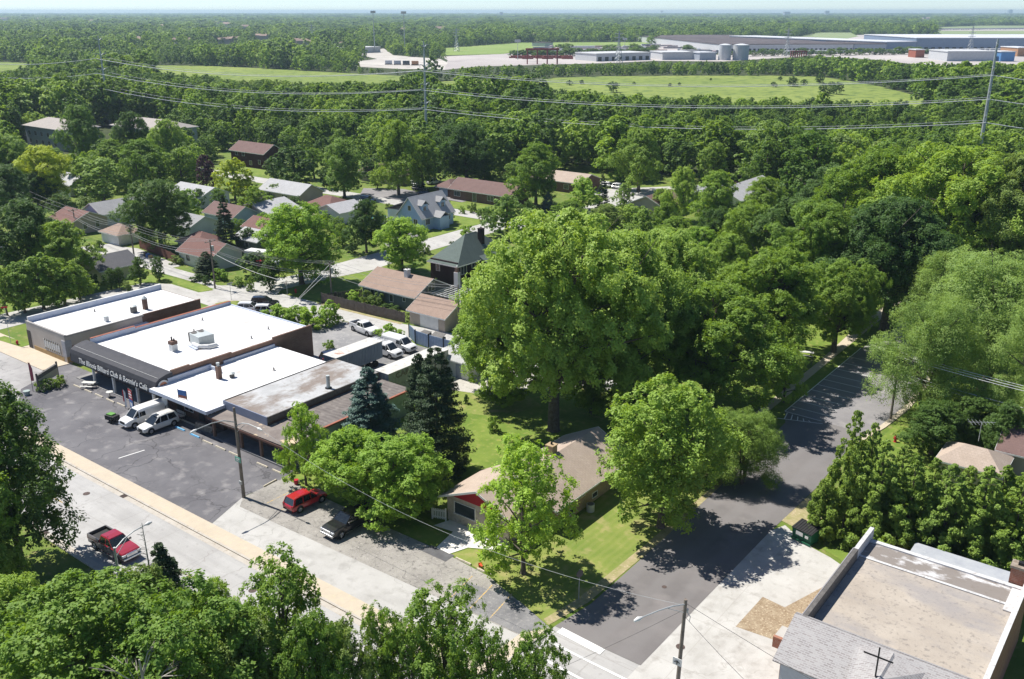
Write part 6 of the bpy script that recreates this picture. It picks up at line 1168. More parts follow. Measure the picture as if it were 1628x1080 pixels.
sign_post(G(457, 470)[0], G(457, 470)[1], 2.8, 'red stop sign on the corner lawn by the big trunk', 'oct', M_REDSIGN, cat='stop sign', ang=R(-40), name='stop_sign', letters='STOP')
x, y = G(368, 478); t = thing('street_name_sign', 'thin post with crossed street name blades on the traffic island', 'street sign', (x, y, 0)); b = MB(); b.tube([(0, 0, 0), (0, 0, 3.0)], .04, 6); b.build('post', M_GALV, t); b = MB(); b.box(-.6, .6, -.02, .02, 2.75, 3.0); b.build('name_blade', M_GALV, t); b = MB(); b.box(-.02, .02, -.6, .6, 3.0, 3.25); b.build('name_blade', M_GALV, t)
x, y = G(17.5, 547); sign_post(x, y, 6.0, 'tall dark pole with a small banner on the grass left of the corner building', 'rect', M_REDSIGN, name='banner_pole', cat='pole', ang=R(60))

def upole(px, py, top, lab, arm=2.2, tilt=0, extra=None, ang=R(90)):
    x, y = G(px, py); h = height_to(x, y, top); t = thing('power_pole', lab, 'power pole', (x, y, 0), ang)
    b = MB(); b.tube([(0, 0, 0), (0, 0, h)], [.17, .11], 9); b.build('pole', M_POLE, t)
    b = MB(); b.box(-arm/2, arm/2, -.06, .06, h-.45, h-.33); b.build('crossarm', M_POLE, t)
    b = MB()
    for k in (-1, -.35, .35, 1): b.cyl(k*arm*.47, 0, h-.33, h-.13, .05, 8)
    b.build('insulator', M_GALV, t)
    if extra: b = MB(); b.cyl(.35, 0, h-2.2, h-1.2, .26, 12); b.build('transformer', M_GALV, t)
    return (x, y, h)
PA = upole(342, 459, 381, 'power pole with a crossarm on the grass strip at the alley mouth', extra=True)
PC = upole(214, 413, 357, 'power pole beside the left alley court', ang=R(95))
PD = upole(528, 479, 416, 'power pole with a transformer by the weathered board fence', extra=True)
PE = upole(122, 372, 332, 'power pole between the dark round tree and the tan house')
t = thing('power_pole', 'dark thin pole by the corner of the tan garage', 'power pole', (-92.0, 106.4, 0)); b = MB(); b.tube([(0, 0, 0), (0, 0, 7.6)], [.13, .09], 8); b.build('pole', M_POLE, t); b = MB(); b.box(-.9, .9, -.05, .05, 7.0, 7.12); b.build('crossarm', M_POLE, t)
PG_ = (-92.0, 106.4, 7.4)
# transmission towers
def tower(x, y, h, s, lab, ang, rw=.55, arms=4):
    t = thing('transmission_pole', lab, 'transmission pole', (x, y, 0), ang, 'steel transmission poles of the power line'); b = MB(); b.tube([(0, 0, 0), (0, 0, h)], [rw, rw*.42], 12); b.build('pole', M_GALV, t)
    for k in range(arms):
        z = h-1.2-k*s
        b = MB()
        for sd in (-1, 1): b.tube([(0, 0, z-.9), (sd*1.6, 0, z-.1), (sd*3.4, 0, z+.15)], [.22, .15, .09], 6)
        if k: 
            for sd in (-1, 1): b.tube([(sd*3.3, 0, z+.1), (sd*3.3, 0, z-1.9)], .06, 5)
        b.build('crossarm', M_GALV, t)
    return (x, y, h)
def far_xy(px, py, z): return G(px, py, z)
T1 = (*G(1587, 62, 41.0), 41.0); T2 = (*G(673.5, 66, 38.5), 38.5); T3 = (*G(155.6, 57, 38.0), 38.0)
dl = math.atan2(T2[1]-T1[1], T2[0]-T1[0])
tower(T1[0], T1[1], 41, 6.2, 'tall steel transmission pole at the right edge', dl+R(90), .62)
tower(T2[0], T2[1], 38.5, 6.2, 'steel transmission pole with curved arms near the middle of the photo', dl+R(90))
tower(T3[0], T3[1], 38, 6.2, 'steel transmission pole with curved arms at the left, above the apartments', dl+R(90))
WG = 'power line wires'
def wire(p, q, sag, r_, lab, m=M_WIRE, group=WG, n=14, name='power_wire'):
    b = MB(); pts = []
    for k in range(n+1):
        f = k/n; pts.append((p[0]+(q[0]-p[0])*f, p[1]+(q[1]-p[1])*f, p[2]+(q[2]-p[2])*f-4*sag*f*(1-f)))
    o_ = Vector(pts[0]); b.tube([tuple(Vector(a)-o_) for a in pts], r_, 5); o = b.build(name, m); o.location = o_; tag(o, lab, 'wire', group); return o
ux, uy = math.cos(dl+R(90)), math.sin(dl+R(90))
d12 = Vector((T2[0]-T1[0], T2[1]-T1[1], 0)); d23 = Vector((T3[0]-T2[0], T3[1]-T2[1], 0))
T0 = (T1[0]-d12.x*.8, T1[1]-d12.y*.8, 41); T4 = (T3[0]+d23.x*.9, T3[1]+d23.y*.9, 38)
LV = ['top', 'second', 'lowest']
for k in range(1, 4):
    for s in ((-1, 1)):
        f = lambda T, z: (T[0]+ux*3.3*s, T[1]+uy*3.3*s, z)
        nm = 'near-side' if s == 1 else 'far-side'
        wire(f(T1, 41-1.2-k*6.2-1.9), f(T2, 38.5-1.2-k*6.2-1.9), 3.9, .10 if s == 1 else .05, '%s %s transmission wire between the right and the middle steel pole' % (LV[k-1], nm), n=28, name='transmission_wire')
        wire(f(T2, 38.5-1.2-k*6.2-1.9), f(T3, 38-1.2-k*6.2-1.9), 4.2, .11 if s == 1 else .05, '%s %s transmission wire between the middle and the left steel pole' % (LV[k-1], nm), n=28, name='transmission_wire')
        if s == 1:
            wire(f(T3, 38-1.2-k*6.2-1.9), f(T4, 38-1.2-k*6.2-1.9), 4.5, .11, '%s transmission wire running left from the left steel pole' % LV[k-1], n=20, name='transmission_wire')
            wire(f(T0, 41-1.2-k*6.2-1.9), f(T1, 41-1.2-k*6.2-1.9), 4.5, .11, '%s transmission wire running right from the right steel pole' % LV[k-1], n=20, name='transmission_wire')
M_NEARW = mk('wire_grey', (0.36, 0.36, 0.37), (0.28, 0.28, 0.29), 1, .6)
def bundle(A, B, lab, hs=((.0, -.9), (.0, 0), (.0, .9), (-1.6, 0), (-1.9, .1)), sag=.9, r_=.022):
    A = Vector(A); B = Vector(B); d = (B-A); nrm = Vector((-d.y, d.x, 0)).normalized()
    wd = ['outer upper', 'middle upper', 'inner upper', 'lower', 'lowest']
    for i, (dz, off) in enumerate(hs):
        wire(tuple(A+nrm*off+Vector((0, 0, dz-.1))), tuple(B+nrm*off+Vector((0, 0, dz-.1))), sag*(1+.12*i), r_*(1.0 if i < 3 else 1.35), '%s wire %s' % (wd[i], lab), M_NEARW)
bundle(PA, PC, 'between the alley-mouth pole and the alley court pole'); bundle(PC, PE, 'between the alley court pole and the dark round tree')
bundle(PA, PD, 'between the alley-mouth pole and the board fence pole'); bundle(PD, PG_, 'between the board fence pole and the tan garage', hs=((0, -.8), (0, .8), (-1.2, 0), (-2.2, .2)))
bundle(PE, (PE[0]-50, PE[1]+6, 8), 'running left past the dark round tree', hs=((0, -.8), (0, .8), (-1.6, 0)))
wire((PA[0], PA[1], PA[2]-2.3), (PD[0]-1, PD[1]-9, 5.5), .6, .035, 'service wire dropping from the alley-mouth pole towards the club')
wire((PD[0], PD[1], PD[2]-.5), (-121.5, 96.5, .3), .0, .03, 'slanting guy wire at the board fence pole, upper one'); wire((PD[0], PD[1], PD[2]-1.6), (-122.3, 97.6, .3), .0, .03, 'slanting guy wire at the board fence pole, lower one')
wire((-71.0, 51.6, 9.0), (LP2[0], LP2[1], 8.9), 2.6, .013, 'pale wire crossing the maple between the two street lights', M_GALV, n=24)
wire((LP2[0], LP2[1], 9.1), (22, 42, 10.5), 1.0, .016, 'dark wire running right from the bottom right street light', M_WIRED); wire((LP2[0], LP2[1], 8.0), (-6.5, 42.5, 7.5), .5, .016, 'dark wire running down right from the bottom right street light', M_WIRED); wire((LP2[0], LP2[1], 8.6), (-34.2, 46.5, .2), .2, .013, 'thin dark guy wire from the bottom right street light to the road edge', M_WIRED)
t = thing('power_pole', 'power pole standing inside the feathery pale tree on the right', 'power pole', (-27.0, 113.0, 0)); b = MB(); b.tube([(0, 0, 0), (0, 0, 9.0)], [.16, .11], 8); b.build('pole', M_POLE, t); b = MB(); b.box(-.05, .05, -1, 1, 8.4, 8.52); b.build('crossarm', M_POLE, t)
for i, (dy, z0) in enumerate(((-.8, 8.6), (0, 8.6), (.8, 8.6), (0, 6.3), (.1, 5.8))): wire((-27, 113+dy, z0), (14, 112.0+dy, z0-.2), .9, .035, '%s wire running right from the pole in the feathery tree' % ['nearest upper', 'middle upper', 'farthest upper', 'lower', 'lowest'][i])
# ------------------------------------------------------------------ far land: meadow, yards, warehouses
def gp(pts, z=0): return [G(*p, z) for p in pts]
FIELD = [(838, 129), (880, 124), (960, 121.5), (1100, 120.5), (1230, 120.5), (1300, 122), (1345, 128), (1400, 138), (1440, 148), (1492, 164), (1500, 168), (1440, 162), (1330, 158), (1160, 155), (960, 148), (880, 141), (845, 135)]
FIELDL = [(240, 104), (330, 105), (420, 109), (520, 115), (640, 121), (655, 128), (600, 132), (500, 131), (400, 126), (245, 114)]
FIELDL2 = [(-300, 96), (0, 99), (46, 100), (46, 109), (0, 114), (-300, 112)]
FIELDM = [(690, 130), (760, 128), (835, 129), (850, 138), (760, 138), (690, 138)]
ge = lambda pts, dy: [(x, y) for x, y in pts]
sheet('meadow', gp(FIELD[:10]+[(1510, 166), (1520, 185)]+[(x, y+24) for x, y in FIELD[11:]]), .02, M_FIELD); sheet('meadow', gp([(x, y if y < 122 else y+14) for x, y in FIELDL]), .02, M_FIELD)
sheet('meadow', gp(FIELDL2), .02, M_FIELD); sheet('meadow', gp(FIELDM), .03, M_FIELD)
FARG = [(700, 77), (830, 68), (1030, 67), (1035, 74), (900, 75), (850, 80), (800, 86), (710, 88)]
sheet('far_meadow', gp(FARG), .02, M_FIELD2)
YARD = [(700, 112), (712, 96), (700, 90), (800, 86), (850, 77), (1020, 73), (1060, 66), (1160, 62), (1215, 60), (1400, 55), (1480, 57), (1900, 57), (1900, 105), (1560, 103), (1500, 105), (1440, 101), (1390, 95), (1290, 89), (1150, 98), (1040, 97), (980, 100), (760, 106)]
sheet('industrial_yard', gp(YARD), .02, M_YARD)
RAIL = [(556, 85), (610, 77), (625, 88), (700, 94), (712, 100), (706, 110), (640, 110), (560, 106), (566, 98), (600, 94)]
sheet('rail_yard', gp(RAIL), .025, mk('rail_yard_gravel', (0.40, 0.37, 0.34), (0.52, 0.49, 0.45), .01, 1, c3=(0.28, 0.26, 0.25), s3=.05))
HILLG = [(1480, 44), (1560, 41), (1900, 41), (1900, 56), (1500, 56), (1490, 50)]
sheet('far_meadow', gp(HILLG), .03, mk('grassy_bank', (0.20, 0.26, 0.12), (0.25, 0.30, 0.15), .003, 1))
GRN = [(1265, 60), (1300, 52), (1352, 52), (1365, 58), (1340, 63)]
sheet('far_meadow', gp(GRN), .04, MC['grassy_bank'])
LOT2 = [(1470, 47.5), (1500, 46), (1900, 45.5), (1900, 48.5), (1500, 49.3)]
sheet('truck_lot', gp(LOT2), .05, M_YARD)
def far_block(nm, lab, pa, pb, dpt, h, wallm, roofm, cat='building', group=None, bays=0, skew=None):
    """pa, pb: feet of the near face in the photo; dpt: depth away from the camera"""
    a = Vector((*G(*pa), 0)); c = Vector((*G(*pb), 0)); m = (a+c)/2; u = (c-a).normalized(); n = Vector((-u.y, u.x, 0))
    if n.dot(m) < 0: n = -n
    if skew: n = Vector((math.cos(R(skew)), math.sin(R(skew)), 0))
    t = thing(nm, lab, cat, (m.x, m.y, 0), 0, group)
    b = MB(); b.prism([tuple(a)[:2], tuple(c)[:2], tuple(c+n*dpt)[:2], tuple(a+n*dpt)[:2]], 0, h); b.build('wall', wallm, t, world=True)
    b = MB(); e = .6; b.prism([tuple(a-u*e-n*e)[:2], tuple(c+u*e-n*e)[:2], tuple(c+n*dpt+u*e)[:2], tuple(a+n*dpt-u*e)[:2]], h+.002, h+.8); b.build('roof', roofm, t, world=True)
    if bays:
        L_ = (c-a).length; k = 0; b = MB(); s = L_/bays
        for k in range(bays): p = a+u*(s*(k+.25)); q = a+u*(s*(k+.75)); b.prism([tuple(p-n*.15)[:2], tuple(q-n*.15)[:2], tuple(q)[:2], tuple(p)[:2]], .2, min(4.2, h*.6))
        b.build('dock_doors', BLACKP, t, world=True)
    return t
W_W = solid('warehouse_white', (0.54, 0.55, 0.56)); W_G = solid('warehouse_grey', (0.36, 0.40, 0.46)); W_B = solid('warehouse_blue_grey', (0.20, 0.26, 0.36)); W_D = solid('warehouse_dark', (0.10, 0.085, 0.085)); W_R = mk('warehouse_roof_brown', (0.075, 0.060, 0.064), (0.11, 0.09, 0.092), .01, .9, c3=(0.17, 0.15, 0.15), s3=.06); W_L = mk('warehouse_roof_light', (0.50, 0.52, 0.56), (0.60, 0.62, 0.65), .008, .8)
far_block('warehouse', 'huge low warehouse with a dark brown roof on the far right', (1146, 83.5), (1356, 82.5), 470, 9, W_W, W_R, bays=30)
far_block('warehouse', 'brown-roofed warehouse wing joining the grey-roofed one', (1357, 82.5), (1408, 82.5), 330, 9, W_G, W_R, bays=8)
far_block('warehouse', 'long grey-roofed warehouse with rooftop units at the right edge', (1455, 80.5), (1900, 80.5), 190, 15, W_B, W_L, bays=40)
far_block('warehouse', 'pale grey flat warehouse roof left of the long grey warehouse', (1408, 82), (1455, 81), 330, 11, W_B, W_L)
far_block('warehouse', 'white warehouse in front of the trailers at the far right', (1505, 97.5), (1580, 97.5), 45, 9, W_W, W_W)
far_block('shed', 'white long shed by the tanks, left one', (948, 98), (1034, 95.5), 40, 7, W_W, W_W, 'shed', bays=8)
far_block('shed', 'white long shed nearer the two white tanks', (1053, 95.5), (1104, 95), 40, 7, W_W, W_W, 'shed')
far_block('shed', 'small grey shed just left of the white tanks', (1112, 96), (1138, 95.5), 25, 7, W_G, W_L, 'shed')
far_block('brick_block', 'orange brick building at the far right edge', (1617, 90), (1640, 90), 40, 9, solid('orange_brick', (0.42, 0.23, 0.12)), W_L)
far_block('brick_block', 'small red brick building between the white sheds', (1455, 92), (1469, 92), 20, 8, solid('far_red_brick', (0.32, 0.10, 0.06)), W_L)
far_block('shed', 'blue and white shed at the foot of the right steel pole', (1590, 98), (1612, 98), 25, 9, solid('shed_blue', (0.10, 0.25, 0.50)), W_W, 'shed')
far_block('works_building', 'white works building in the rail yard', (557, 85.5), (605, 83.5), 60, 6, W_W, W_W, 'building')
far_block('works_building', 'red brick works building left of the white one', (512, 79.5), (538, 79.5), 30, 7, solid('far_brick', (0.28, 0.11, 0.08)), W_L, 'building')
far_block('works_building', 'dark low building by the far meadow', (866, 74.5), (879, 74), 25, 5, W_W, W_D, 'building')
for i, (px, w_) in enumerate(((1151.5, 24), (1177, 30))):
    x, y = G(px, 95.5); t = thing('storage_tank', ['left one of the two white storage tanks', 'right, wider one of the two white storage tanks'][i], 'tank', (x, y, 0), 0, 'white storage tanks'); r_ = w_/2*depth(x, y)/FPX*.82; b = MB(); b.tube([(0, 0, 0), (0, 0, 15)], r_, 28); b.build('tank', W_W, t, smooth=False); b = MB(); b.tube([(0, 0, 15), (0, 0, 16.2)], [r_*1.02, r_*.2], 28); b.build('roof', W_L, t)
# trailers, cars and trucks in rows (counted one by one)
b = MB(); b.box(-6.5, 6.5, -1.3, 1.3, 1.0, 4.1); t0 = thing('semi_trailer', 'white semi-trailer parked in a row far away beside the warehouses', 'trailer', (0, 0, 0), 0, 'semi-trailers at the warehouses'); b.build('box', W_W, t0); b = MB()
for x in (-5, -3.8):
    for s in (-1.1, 1.1): b.tube([(x, s-.2, .5), (x, s+.2, .5)], .5, 8)
b.box(-6, 6, -.5, .5, .7, 1.0); b.build('running_gear', BLACKP, t0)
rngT = random.Random(5); first = True
rows = [(1215, 86.5, 1345, 85.6, 22, 86), (1405, 84.8, 1560, 83.5, 24, 84), (1462, 84, 1628, 82, 26, 70), (1497, 47.8, 1640, 46.6, 34, 20), (840, 86, 980, 84, 12, 10), (1140, 76, 1150, 86, 3, 0)]
rlab = ['in the row below the brown-roofed warehouse', 'in the front row below the grey-roofed warehouse', 'in the second row below the grey-roofed warehouse', 'in the long line on the far grassy bank', 'in the short row left of the yard sheds', 'by the corner of the brown-roofed warehouse']
for ri, (xa_, ya_, xc_, yc_, n, ang) in enumerate(rows):
    for k in range(n):
        f = (k+rngT.uniform(-.2, .2))/n; x, y = G(xa_+(xc_-xa_)*f, ya_+(yc_-ya_)*f+rngT.uniform(-.25, .25)); rz = R(ang+rngT.uniform(-4, 4))
        if first:
            t0.location = (x, y, 0); t0.rotation_euler = (0, 0, rz); first = False
            t0['label'] = 'white semi-trailer '+rlab[ri]; t0['group'] = 'semi-trailers '+rlab[ri]
        else: dup(t0, (x, y, 0), rz, 'white semi-trailer '+rlab[ri], 'semi-trailers '+rlab[ri])
# blue container train
for k in range(4):
    x, y = G(618+k*14, 103.5+k*.35); t = thing('container_wagon', ['leftmost grey container wagon in the rail yard', 'second container wagon in the rail yard, grey', 'dark blue container wagon in the rail yard', 'rightmost container wagon in the rail yard, orange-ended'][k], 'wagon', (x, y, 0), YAW+R(3)); b = MB(); b.box(-3.2, 3.2, -1.3, 1.3, 1.2, 4.2); b.build('container', [W_L, W_G, PN, MC['orange_brick']][k], t); b = MB(); b.box(-3.6, 3.6, -1, 1, .4, 1.2); b.build('bogie', BLACKP, t)
# red gantry frames
for i, (px, py, lab) in enumerate(((862, 102, 'red steel gantry frame in the yard, left'), (1269, 92, 'small orange gantry among the trees by the yard'))):
    x, y = G(px, py); t = thing('gantry_crane', lab, 'gantry', (x, y, 0), YAW); s_ = [1.6, .8][i]; b = MB()
    for sx in (-9, -3, 3, 9):
        for sy in (-4, 4): b.box(sx*s_-.5, sx*s_+.5, sy-.5, sy+.5, 0, 8*s_)
    b.build('leg', solid('gantry_red', (0.30, 0.05, 0.04)), t); b = MB(); b.box(-10*s_, 10*s_, -4.8, -3.6, 8*s_, 9*s_); b.box(-10*s_, 10*s_, 3.6, 4.8, 8*s_, 9*s_); b.build('beam', MC['gantry_red'], t)
stk = solid('stack_red', (0.26, 0.06, 0.05))
for k in range(9):
    x, y = G(818+k*10.5, 92.5+(k % 3)*.8); t = thing('material_stack', 'low red-brown stack of material in the far yard', 'stack', (x, y, 0), YAW, 'red-brown stacks in the yard'); b = MB(); b.box(-6, 6, -2, 2, 0, 1.6+.5*(k % 3)); b.box(-4, 5, -1.5, 1.5, 1.6+.5*(k % 3), 2.6+.5*(k % 3)); b.build('stack', stk, t)
# water tower, light masts, far blocks
def mast(px, pyt, pyb, lab, head=True, zt=None, d=None, r_=.6):
    x, y = G(px, pyb); h = height_to(x, y, pyt); t = thing('light_mast', lab, 'light mast', (x, y, 0), YAW); b = MB(); b.tube([(0, 0, 0), (0, 0, h)], [r_, r_*.5], 8); b.build('mast', M_GALV, t)
    if head: b = MB(); b.box(-3.0, 3.0, -.5, .5, h-1.5, h+1.2); b.build('lamp_bank', M_GALV, t)
mast(596, 19, 84, 'tall light mast above the rail yard, left one'); mast(644, 20, 87, 'tall light mast above the rail yard, right one'); mast(823, 65, 95, 'dark light mast at the left of the far yard', r_=.35); mast(993, 62, 78, 'thin light mast in the far yard', r_=.35); mast(555, 69, 82, 'short lamp mast in front of the rail yard', r_=.3)
def lattice(px, pyt, pyb, lab):
    x, y = G(px, pyb); h = height_to(x, y, pyt); t = thing('lattice_pylon', lab, 'pylon', (x, y, 0), YAW+R(20)); b = MB(); w0 = h*.11
    for sx in (-1, 1):
        for sy in (-1, 1): b.tube([(sx*w0, sy*w0, 0), (sx*w0*.25, sy*w0*.25, h*.6), (sx*.3, sy*.3, h)], .28, 4)
    for k in range(5):
        z0, z1 = h*k*.12, h*(k+1)*.12; wa, wb = w0*(1-1.25*k*.12), w0*(1-1.25*(k+1)*.12)
        for s in (-1, 1): b.tube([(-wa, s*wa, z0), (wb, s*wb, z1)], .16, 3); b.tube([(wa, s*wa, z0), (-wb, s*wb, z1)], .16, 3)
    b.build('frame', M_GALV, t); b = MB()
    for z in (.68, .8, .92): b.tube([(-h*.16, 0, h*z), (h*.16, 0, h*z)], .25, 4)
    b.build('crossarm', M_GALV, t)
lattice(497, 38, 70, 'faint lattice pylon in the woods left of the light masts'); lattice(726, 45, 82, 'faint lattice pylon at the end of the far meadow'); lattice(983, 50, 100, 'faint lattice pylon behind the white sheds'); lattice(1250, 45, 90, 'faint lattice pylon in front of the brown warehouse'); lattice(1540, 42, 92, 'faint lattice pylon left of the right steel pole')
x, y = G(1052, 24.5); t = thing('water_tower', 'white ball water tower on the horizon', 'water tower', (x, y, 0)); b = MB(); hh = height_to(x, y, 16.5); b.tube([(0, 0, 0), (0, 0, hh*.7)], hh*.07, 10); b.build('stem', W_W, t); b = MB(); b.tube([(0, 0, hh*.62), (0, 0, hh*.7), (0, 0, hh*.82), (0, 0, hh*.95), (0, 0, hh)], [hh*.1, hh*.26, hh*.34, hh*.2, hh*.03], 18); b.build('tank', W_W, t, smooth=True)
for (px, pyt, pyb, w_, d_, lab, m) in ((797, 19.5, 27, 5, 20, 'pale slab tower block on the horizon', W_G), (1112, 25, 32, 14, 30, 'brown office block below the horizon', solid('office_brown', (0.25, 0.17, 0.13))), (1250, 19, 27, 9, 60, 'grey office block on the right horizon, left one', W_G), (1314, 17.5, 26, 6, 40, 'grey tower block on the right horizon', W_G), (1605, 15.5, 24, 6, 40, 'pale tower block at the far right horizon', W_G), (990, 27, 31, 20, 40, 'pale low office with a dome among far trees', W_W), (920, 27.5, 30, 36, 40, 'long pale low building among the far trees', W_W), (1060, 27, 31, 40, 40, 'long low pale offices right of the dome', W_G), (1152, 27, 31.5, 60, 30, 'long blue-grey office below the right horizon', W_B), (1375, 24, 28, 30, 30, 'pale low building by the right horizon', W_W), (617, 37.5, 41, 18, 30, 'pale grey roofs in the middle of the far wood', W_L)):
    x, y = G(px, pyb); h = max(4, height_to(x, y, pyt)); k = depth(x, y)/FPX; t = thing('far_building', lab, 'building', (x, y, 0), YAW); b = MB(); b.box(-w_*k/2, w_*k/2, -d_/2, d_/2, 0, h); b.build('wall', m, t); b = MB(); b.box(-w_*k/2-1, w_*k/2+1, -d_/2-1, d_/2+1, h+.01, h+1.2); b.build('roof', W_L, t)
    b = MB()
    for q in range(int(max(1, h//8))): b.box(-w_*k/2+1, w_*k/2-1, -d_/2-.3, -d_/2, q*8+3, q*8+5)
    b.build('window_band', PANE, t)
# far houses in the woods
rh = random.Random(9)
th0 = thing('far_house', 'tiny pale-roofed house showing between far treetops', 'house', (0, 0, 0), 0, 'small houses far off among the trees')
b = MB(); b.box(-6, 6, -4, 4, 0, 7); b.build('wall', WA['tan'], th0); b = MB(); b.slab([(-6.6, -4.6, 6.8), (6.6, -4.6, 6.8), (6.6, 0, 9.6), (-6.6, 0, 9.6)], .3); b.slab([(-6.6, 4.6, 6.8), (-6.6, 0, 9.6), (6.6, 0, 9.6), (6.6, 4.6, 6.8)], .3); b.build('roof', SH['pink'], th0)
FH = [(218, 66), (225, 68), (275, 69), (284, 70), (300, 69), (348, 69), (358, 68), (367, 67), (376, 66), (405, 57), (412, 61), (420, 62), (428, 60), (470, 70), (478, 71), (485, 70), (495, 72), (530, 73), (545, 77), (4, 32), (12, 31), (62, 32), (145, 36), (345, 40), (360, 42), (365, 43), (640, 55), (700, 52), (850, 60), (1465, 32), (1475, 31), (1540, 27), (1550, 26), (1570, 27), (1590, 24), (1610, 25), (390, 48), (260, 47)]
CLEARH = []
for i, (px, py) in enumerate(FH):
    x, y = G(px, py+1.5); s = 1.0 if py > 55 else 1.6; o = th0 if i == 0 else dup(th0)
    o.location = (x, y, 0); o.rotation_euler = (0, 0, YAW+rh.uniform(-.6, .6)); o.scale = (s, s, s); CLEARH.append((x, y))

# loading rows, pallets and parked machines in the far yard
ry = random.Random(12)
pal = [solid('yard_white', (0.62, 0.62, 0.62)), solid('yard_mauve', (0.34, 0.28, 0.30)), solid('yard_grey', (0.25, 0.27, 0.30)), solid('yard_pink', (0.45, 0.34, 0.30))]
for k in range(60):
    px = ry.uniform(850, 1140); py = ry.uniform(72, 86)
    if px < 1000 and py < 76: py += 7
    x, y = G(px, py); t = thing('container_stack', 'low pale stack of goods or containers in the far industrial yard', 'stack', (x, y, 0), YAW+R(ry.choice([0, 8, 80])), 'goods stacked in the far yard'); L_ = ry.uniform(8, 26); b = MB(); b.box(-L_, L_, -2, 2, 0, ry.uniform(1.5, 4)); b.build('stack', pal[k % 4], t); b = MB(); b.box(-L_*.9, L_*.6, -2.6, 2.6, .0, 1.2); b.build('base', pal[(k+1) % 4], t)

for k in range(64):
    if k < 30: px, py = 818+k*7.4, 90.5-k*.12
    elif k < 54: px, py = 1150+(k-30)*15.5, 90.5-(k-30)*.2
    else: px, py = ry.uniform(860, 1140), ry.uniform(79, 83)
    x, y = G(px, py+ry.uniform(-.5, .5)); tree('low', 'wood', x, y, ry.uniform(5, 9), ry.uniform(6, 11), 'tree of the rows dividing the far industrial yard', group='tree rows of the far yard', name='row_tree')
# ------------------------------------------------------------------ named trees, surveyed one by one
T = tpx
# near front, bottom edge (places in metres)
def tw(fam, m, x, y, H, r_, lab, **k): return tree(fam, m, x, y, H, r_, lab, **k)
def tc(fam, m, cx, cy, w_, H, lab, **k):
    """a tree whose crown centre was surveyed; its foot is hidden below"""
    x, y = G(cx, cy, H*.60); return tree(fam, m, x, y, H, w_/2*depth(x, y, H*.6)/FPX, lab, **k)
tc('near', 'dark', 2, 738, 205, 17.5, 'dark green tree at the left edge leaning over the main road', var=2)
tc('near', 'green', -60, 800, 190, 17, 'leafy tree low at the left edge behind the overhanging one', var=0)
tc('near', 'light', -18, 905, 105, 7.5, 'light green bushy tree at the lower left by the grass verge', var=1)
tc('near', 'light', 15, 985, 150, 8.5, 'light green tree at the lower left corner below the bushy one', var=0)
tc('near', 'green', 130, 1030, 300, 12.0, 'broad dark oak crown at the bottom left, left of the bare twigs', var=2, rz=.4)
tc('sparse', 'green', 290, 1050, 260, 12.5, 'wide oak with bare grey twigs at the bottom left', var=2, rz=1.0)
tc('near', 'olive', 235, 972, 125, 9.5, 'olive-green tree between the bottom left oaks and the road', var=0)
tc('near', 'light', 345, 1000, 120, 10, 'light green tree at the bottom edge, right of the bare twigs', var=1)
tc('sparse', 'green', 450, 985, 190, 12.5, 'dark open tree at the bottom edge sticking up over the tan sidewalk', var=1)
tc('near', 'green', 500, 1060, 130, 10.5, 'low leafy crown at the bottom edge under the dark open tree', var=0)
tc('sparse', 'green', 612, 1045, 105, 10.4, 'sparse tree with see-through branches at the bottom centre', var=0)
tc('sparse', 'green', 705, 1030, 165, 11.2, 'spindly tree at the bottom centre, right of the see-through one', var=2)
tc('sparse', 'green', 850, 1075, 120, 9.4, 'small thin crown at the bottom edge left of the road junction', var=1)
tc('near', 'olive', 395, 1062, 150, 9.5, 'olive crown at the bottom edge between the light tree and the dark open one', var=2)
tc('sparse', 'olive', 560, 1068, 120, 9.5, 'small olive crown at the bottom edge, left of the see-through tree', var=0)
tc('sparse', 'green', 655, 1066, 110, 9.8, 'small leafy crown at the bottom edge between the two thin trees', var=1)
tc('sparse', 'green', 780, 1072, 105, 9.6, 'small leafy crown at the bottom edge, second from the junction', var=2)
tc('spruce', 'fir', 262, 935, 130, 10.5, 'dark conifer beside the maroon pickup at the road edge', cat='conifer', name='conifer')
x, y = G(226, 835, 12.0)
bt = thing('dead_treetop', 'bare grey dead treetop rising in front of the maroon pickup', 'dead tree', (x, y, 0)); b = MB(); rr_ = random.Random(3); b.tube([(0, 0, 0), (0.05, 0, 6), (0.1, 0, 9), (0, 0, 12.2)], [.14, .09, .06, .02], 6); b.build('stem', DEADB, bt)
b = MB()
for k in range(34):
    z = 8.4+k*.11; a = rr_.uniform(0, 6.28); L_ = rr_.uniform(.35, .9)*(1.3-k/34); b.tube([(0, 0, z), (math.cos(a)*L_, math.sin(a)*L_, z+L_*.35)], [.022, .01], 3, cap=False)
b.build('twigs', DEADB, bt)
x, y = G(215, 1010, 12.0)
db = thing('dead_branches', 'bare pale forked branches standing out of the bottom left oak', 'dead branches', (x, y, 0)); b = MB(); b.tube([(0, 0, 0), (.2, 0, 6), (0, 0, 10.2)], [.22, .16, .06], 6)
for k in range(13):
    a = rr_.uniform(0, 6.28); L_ = rr_.uniform(1.0, 3.2); z = rr_.uniform(7.0, 10.0); p1 = (math.cos(a)*L_*.5, math.sin(a)*L_*.5, z+L_*.30); p2 = (math.cos(a)*L_, math.sin(a)*L_, z+L_*.4+rr_.uniform(-.2, .5)); b.tube([(0, 0, z-.5), p1, p2], [.06, .04, .012], 4, cap=False)
    for j in range(3): q = rr_.uniform(-.7, .7); b.tube([p1, (p1[0]+math.cos(a+q)*.9, p1[1]+math.sin(a+q)*.9, p1[2]+.35)], [.025, .01], 3, cap=False)
b.build('branches', DEADB, db)
hx, hy = G(239, 828, 8.9)
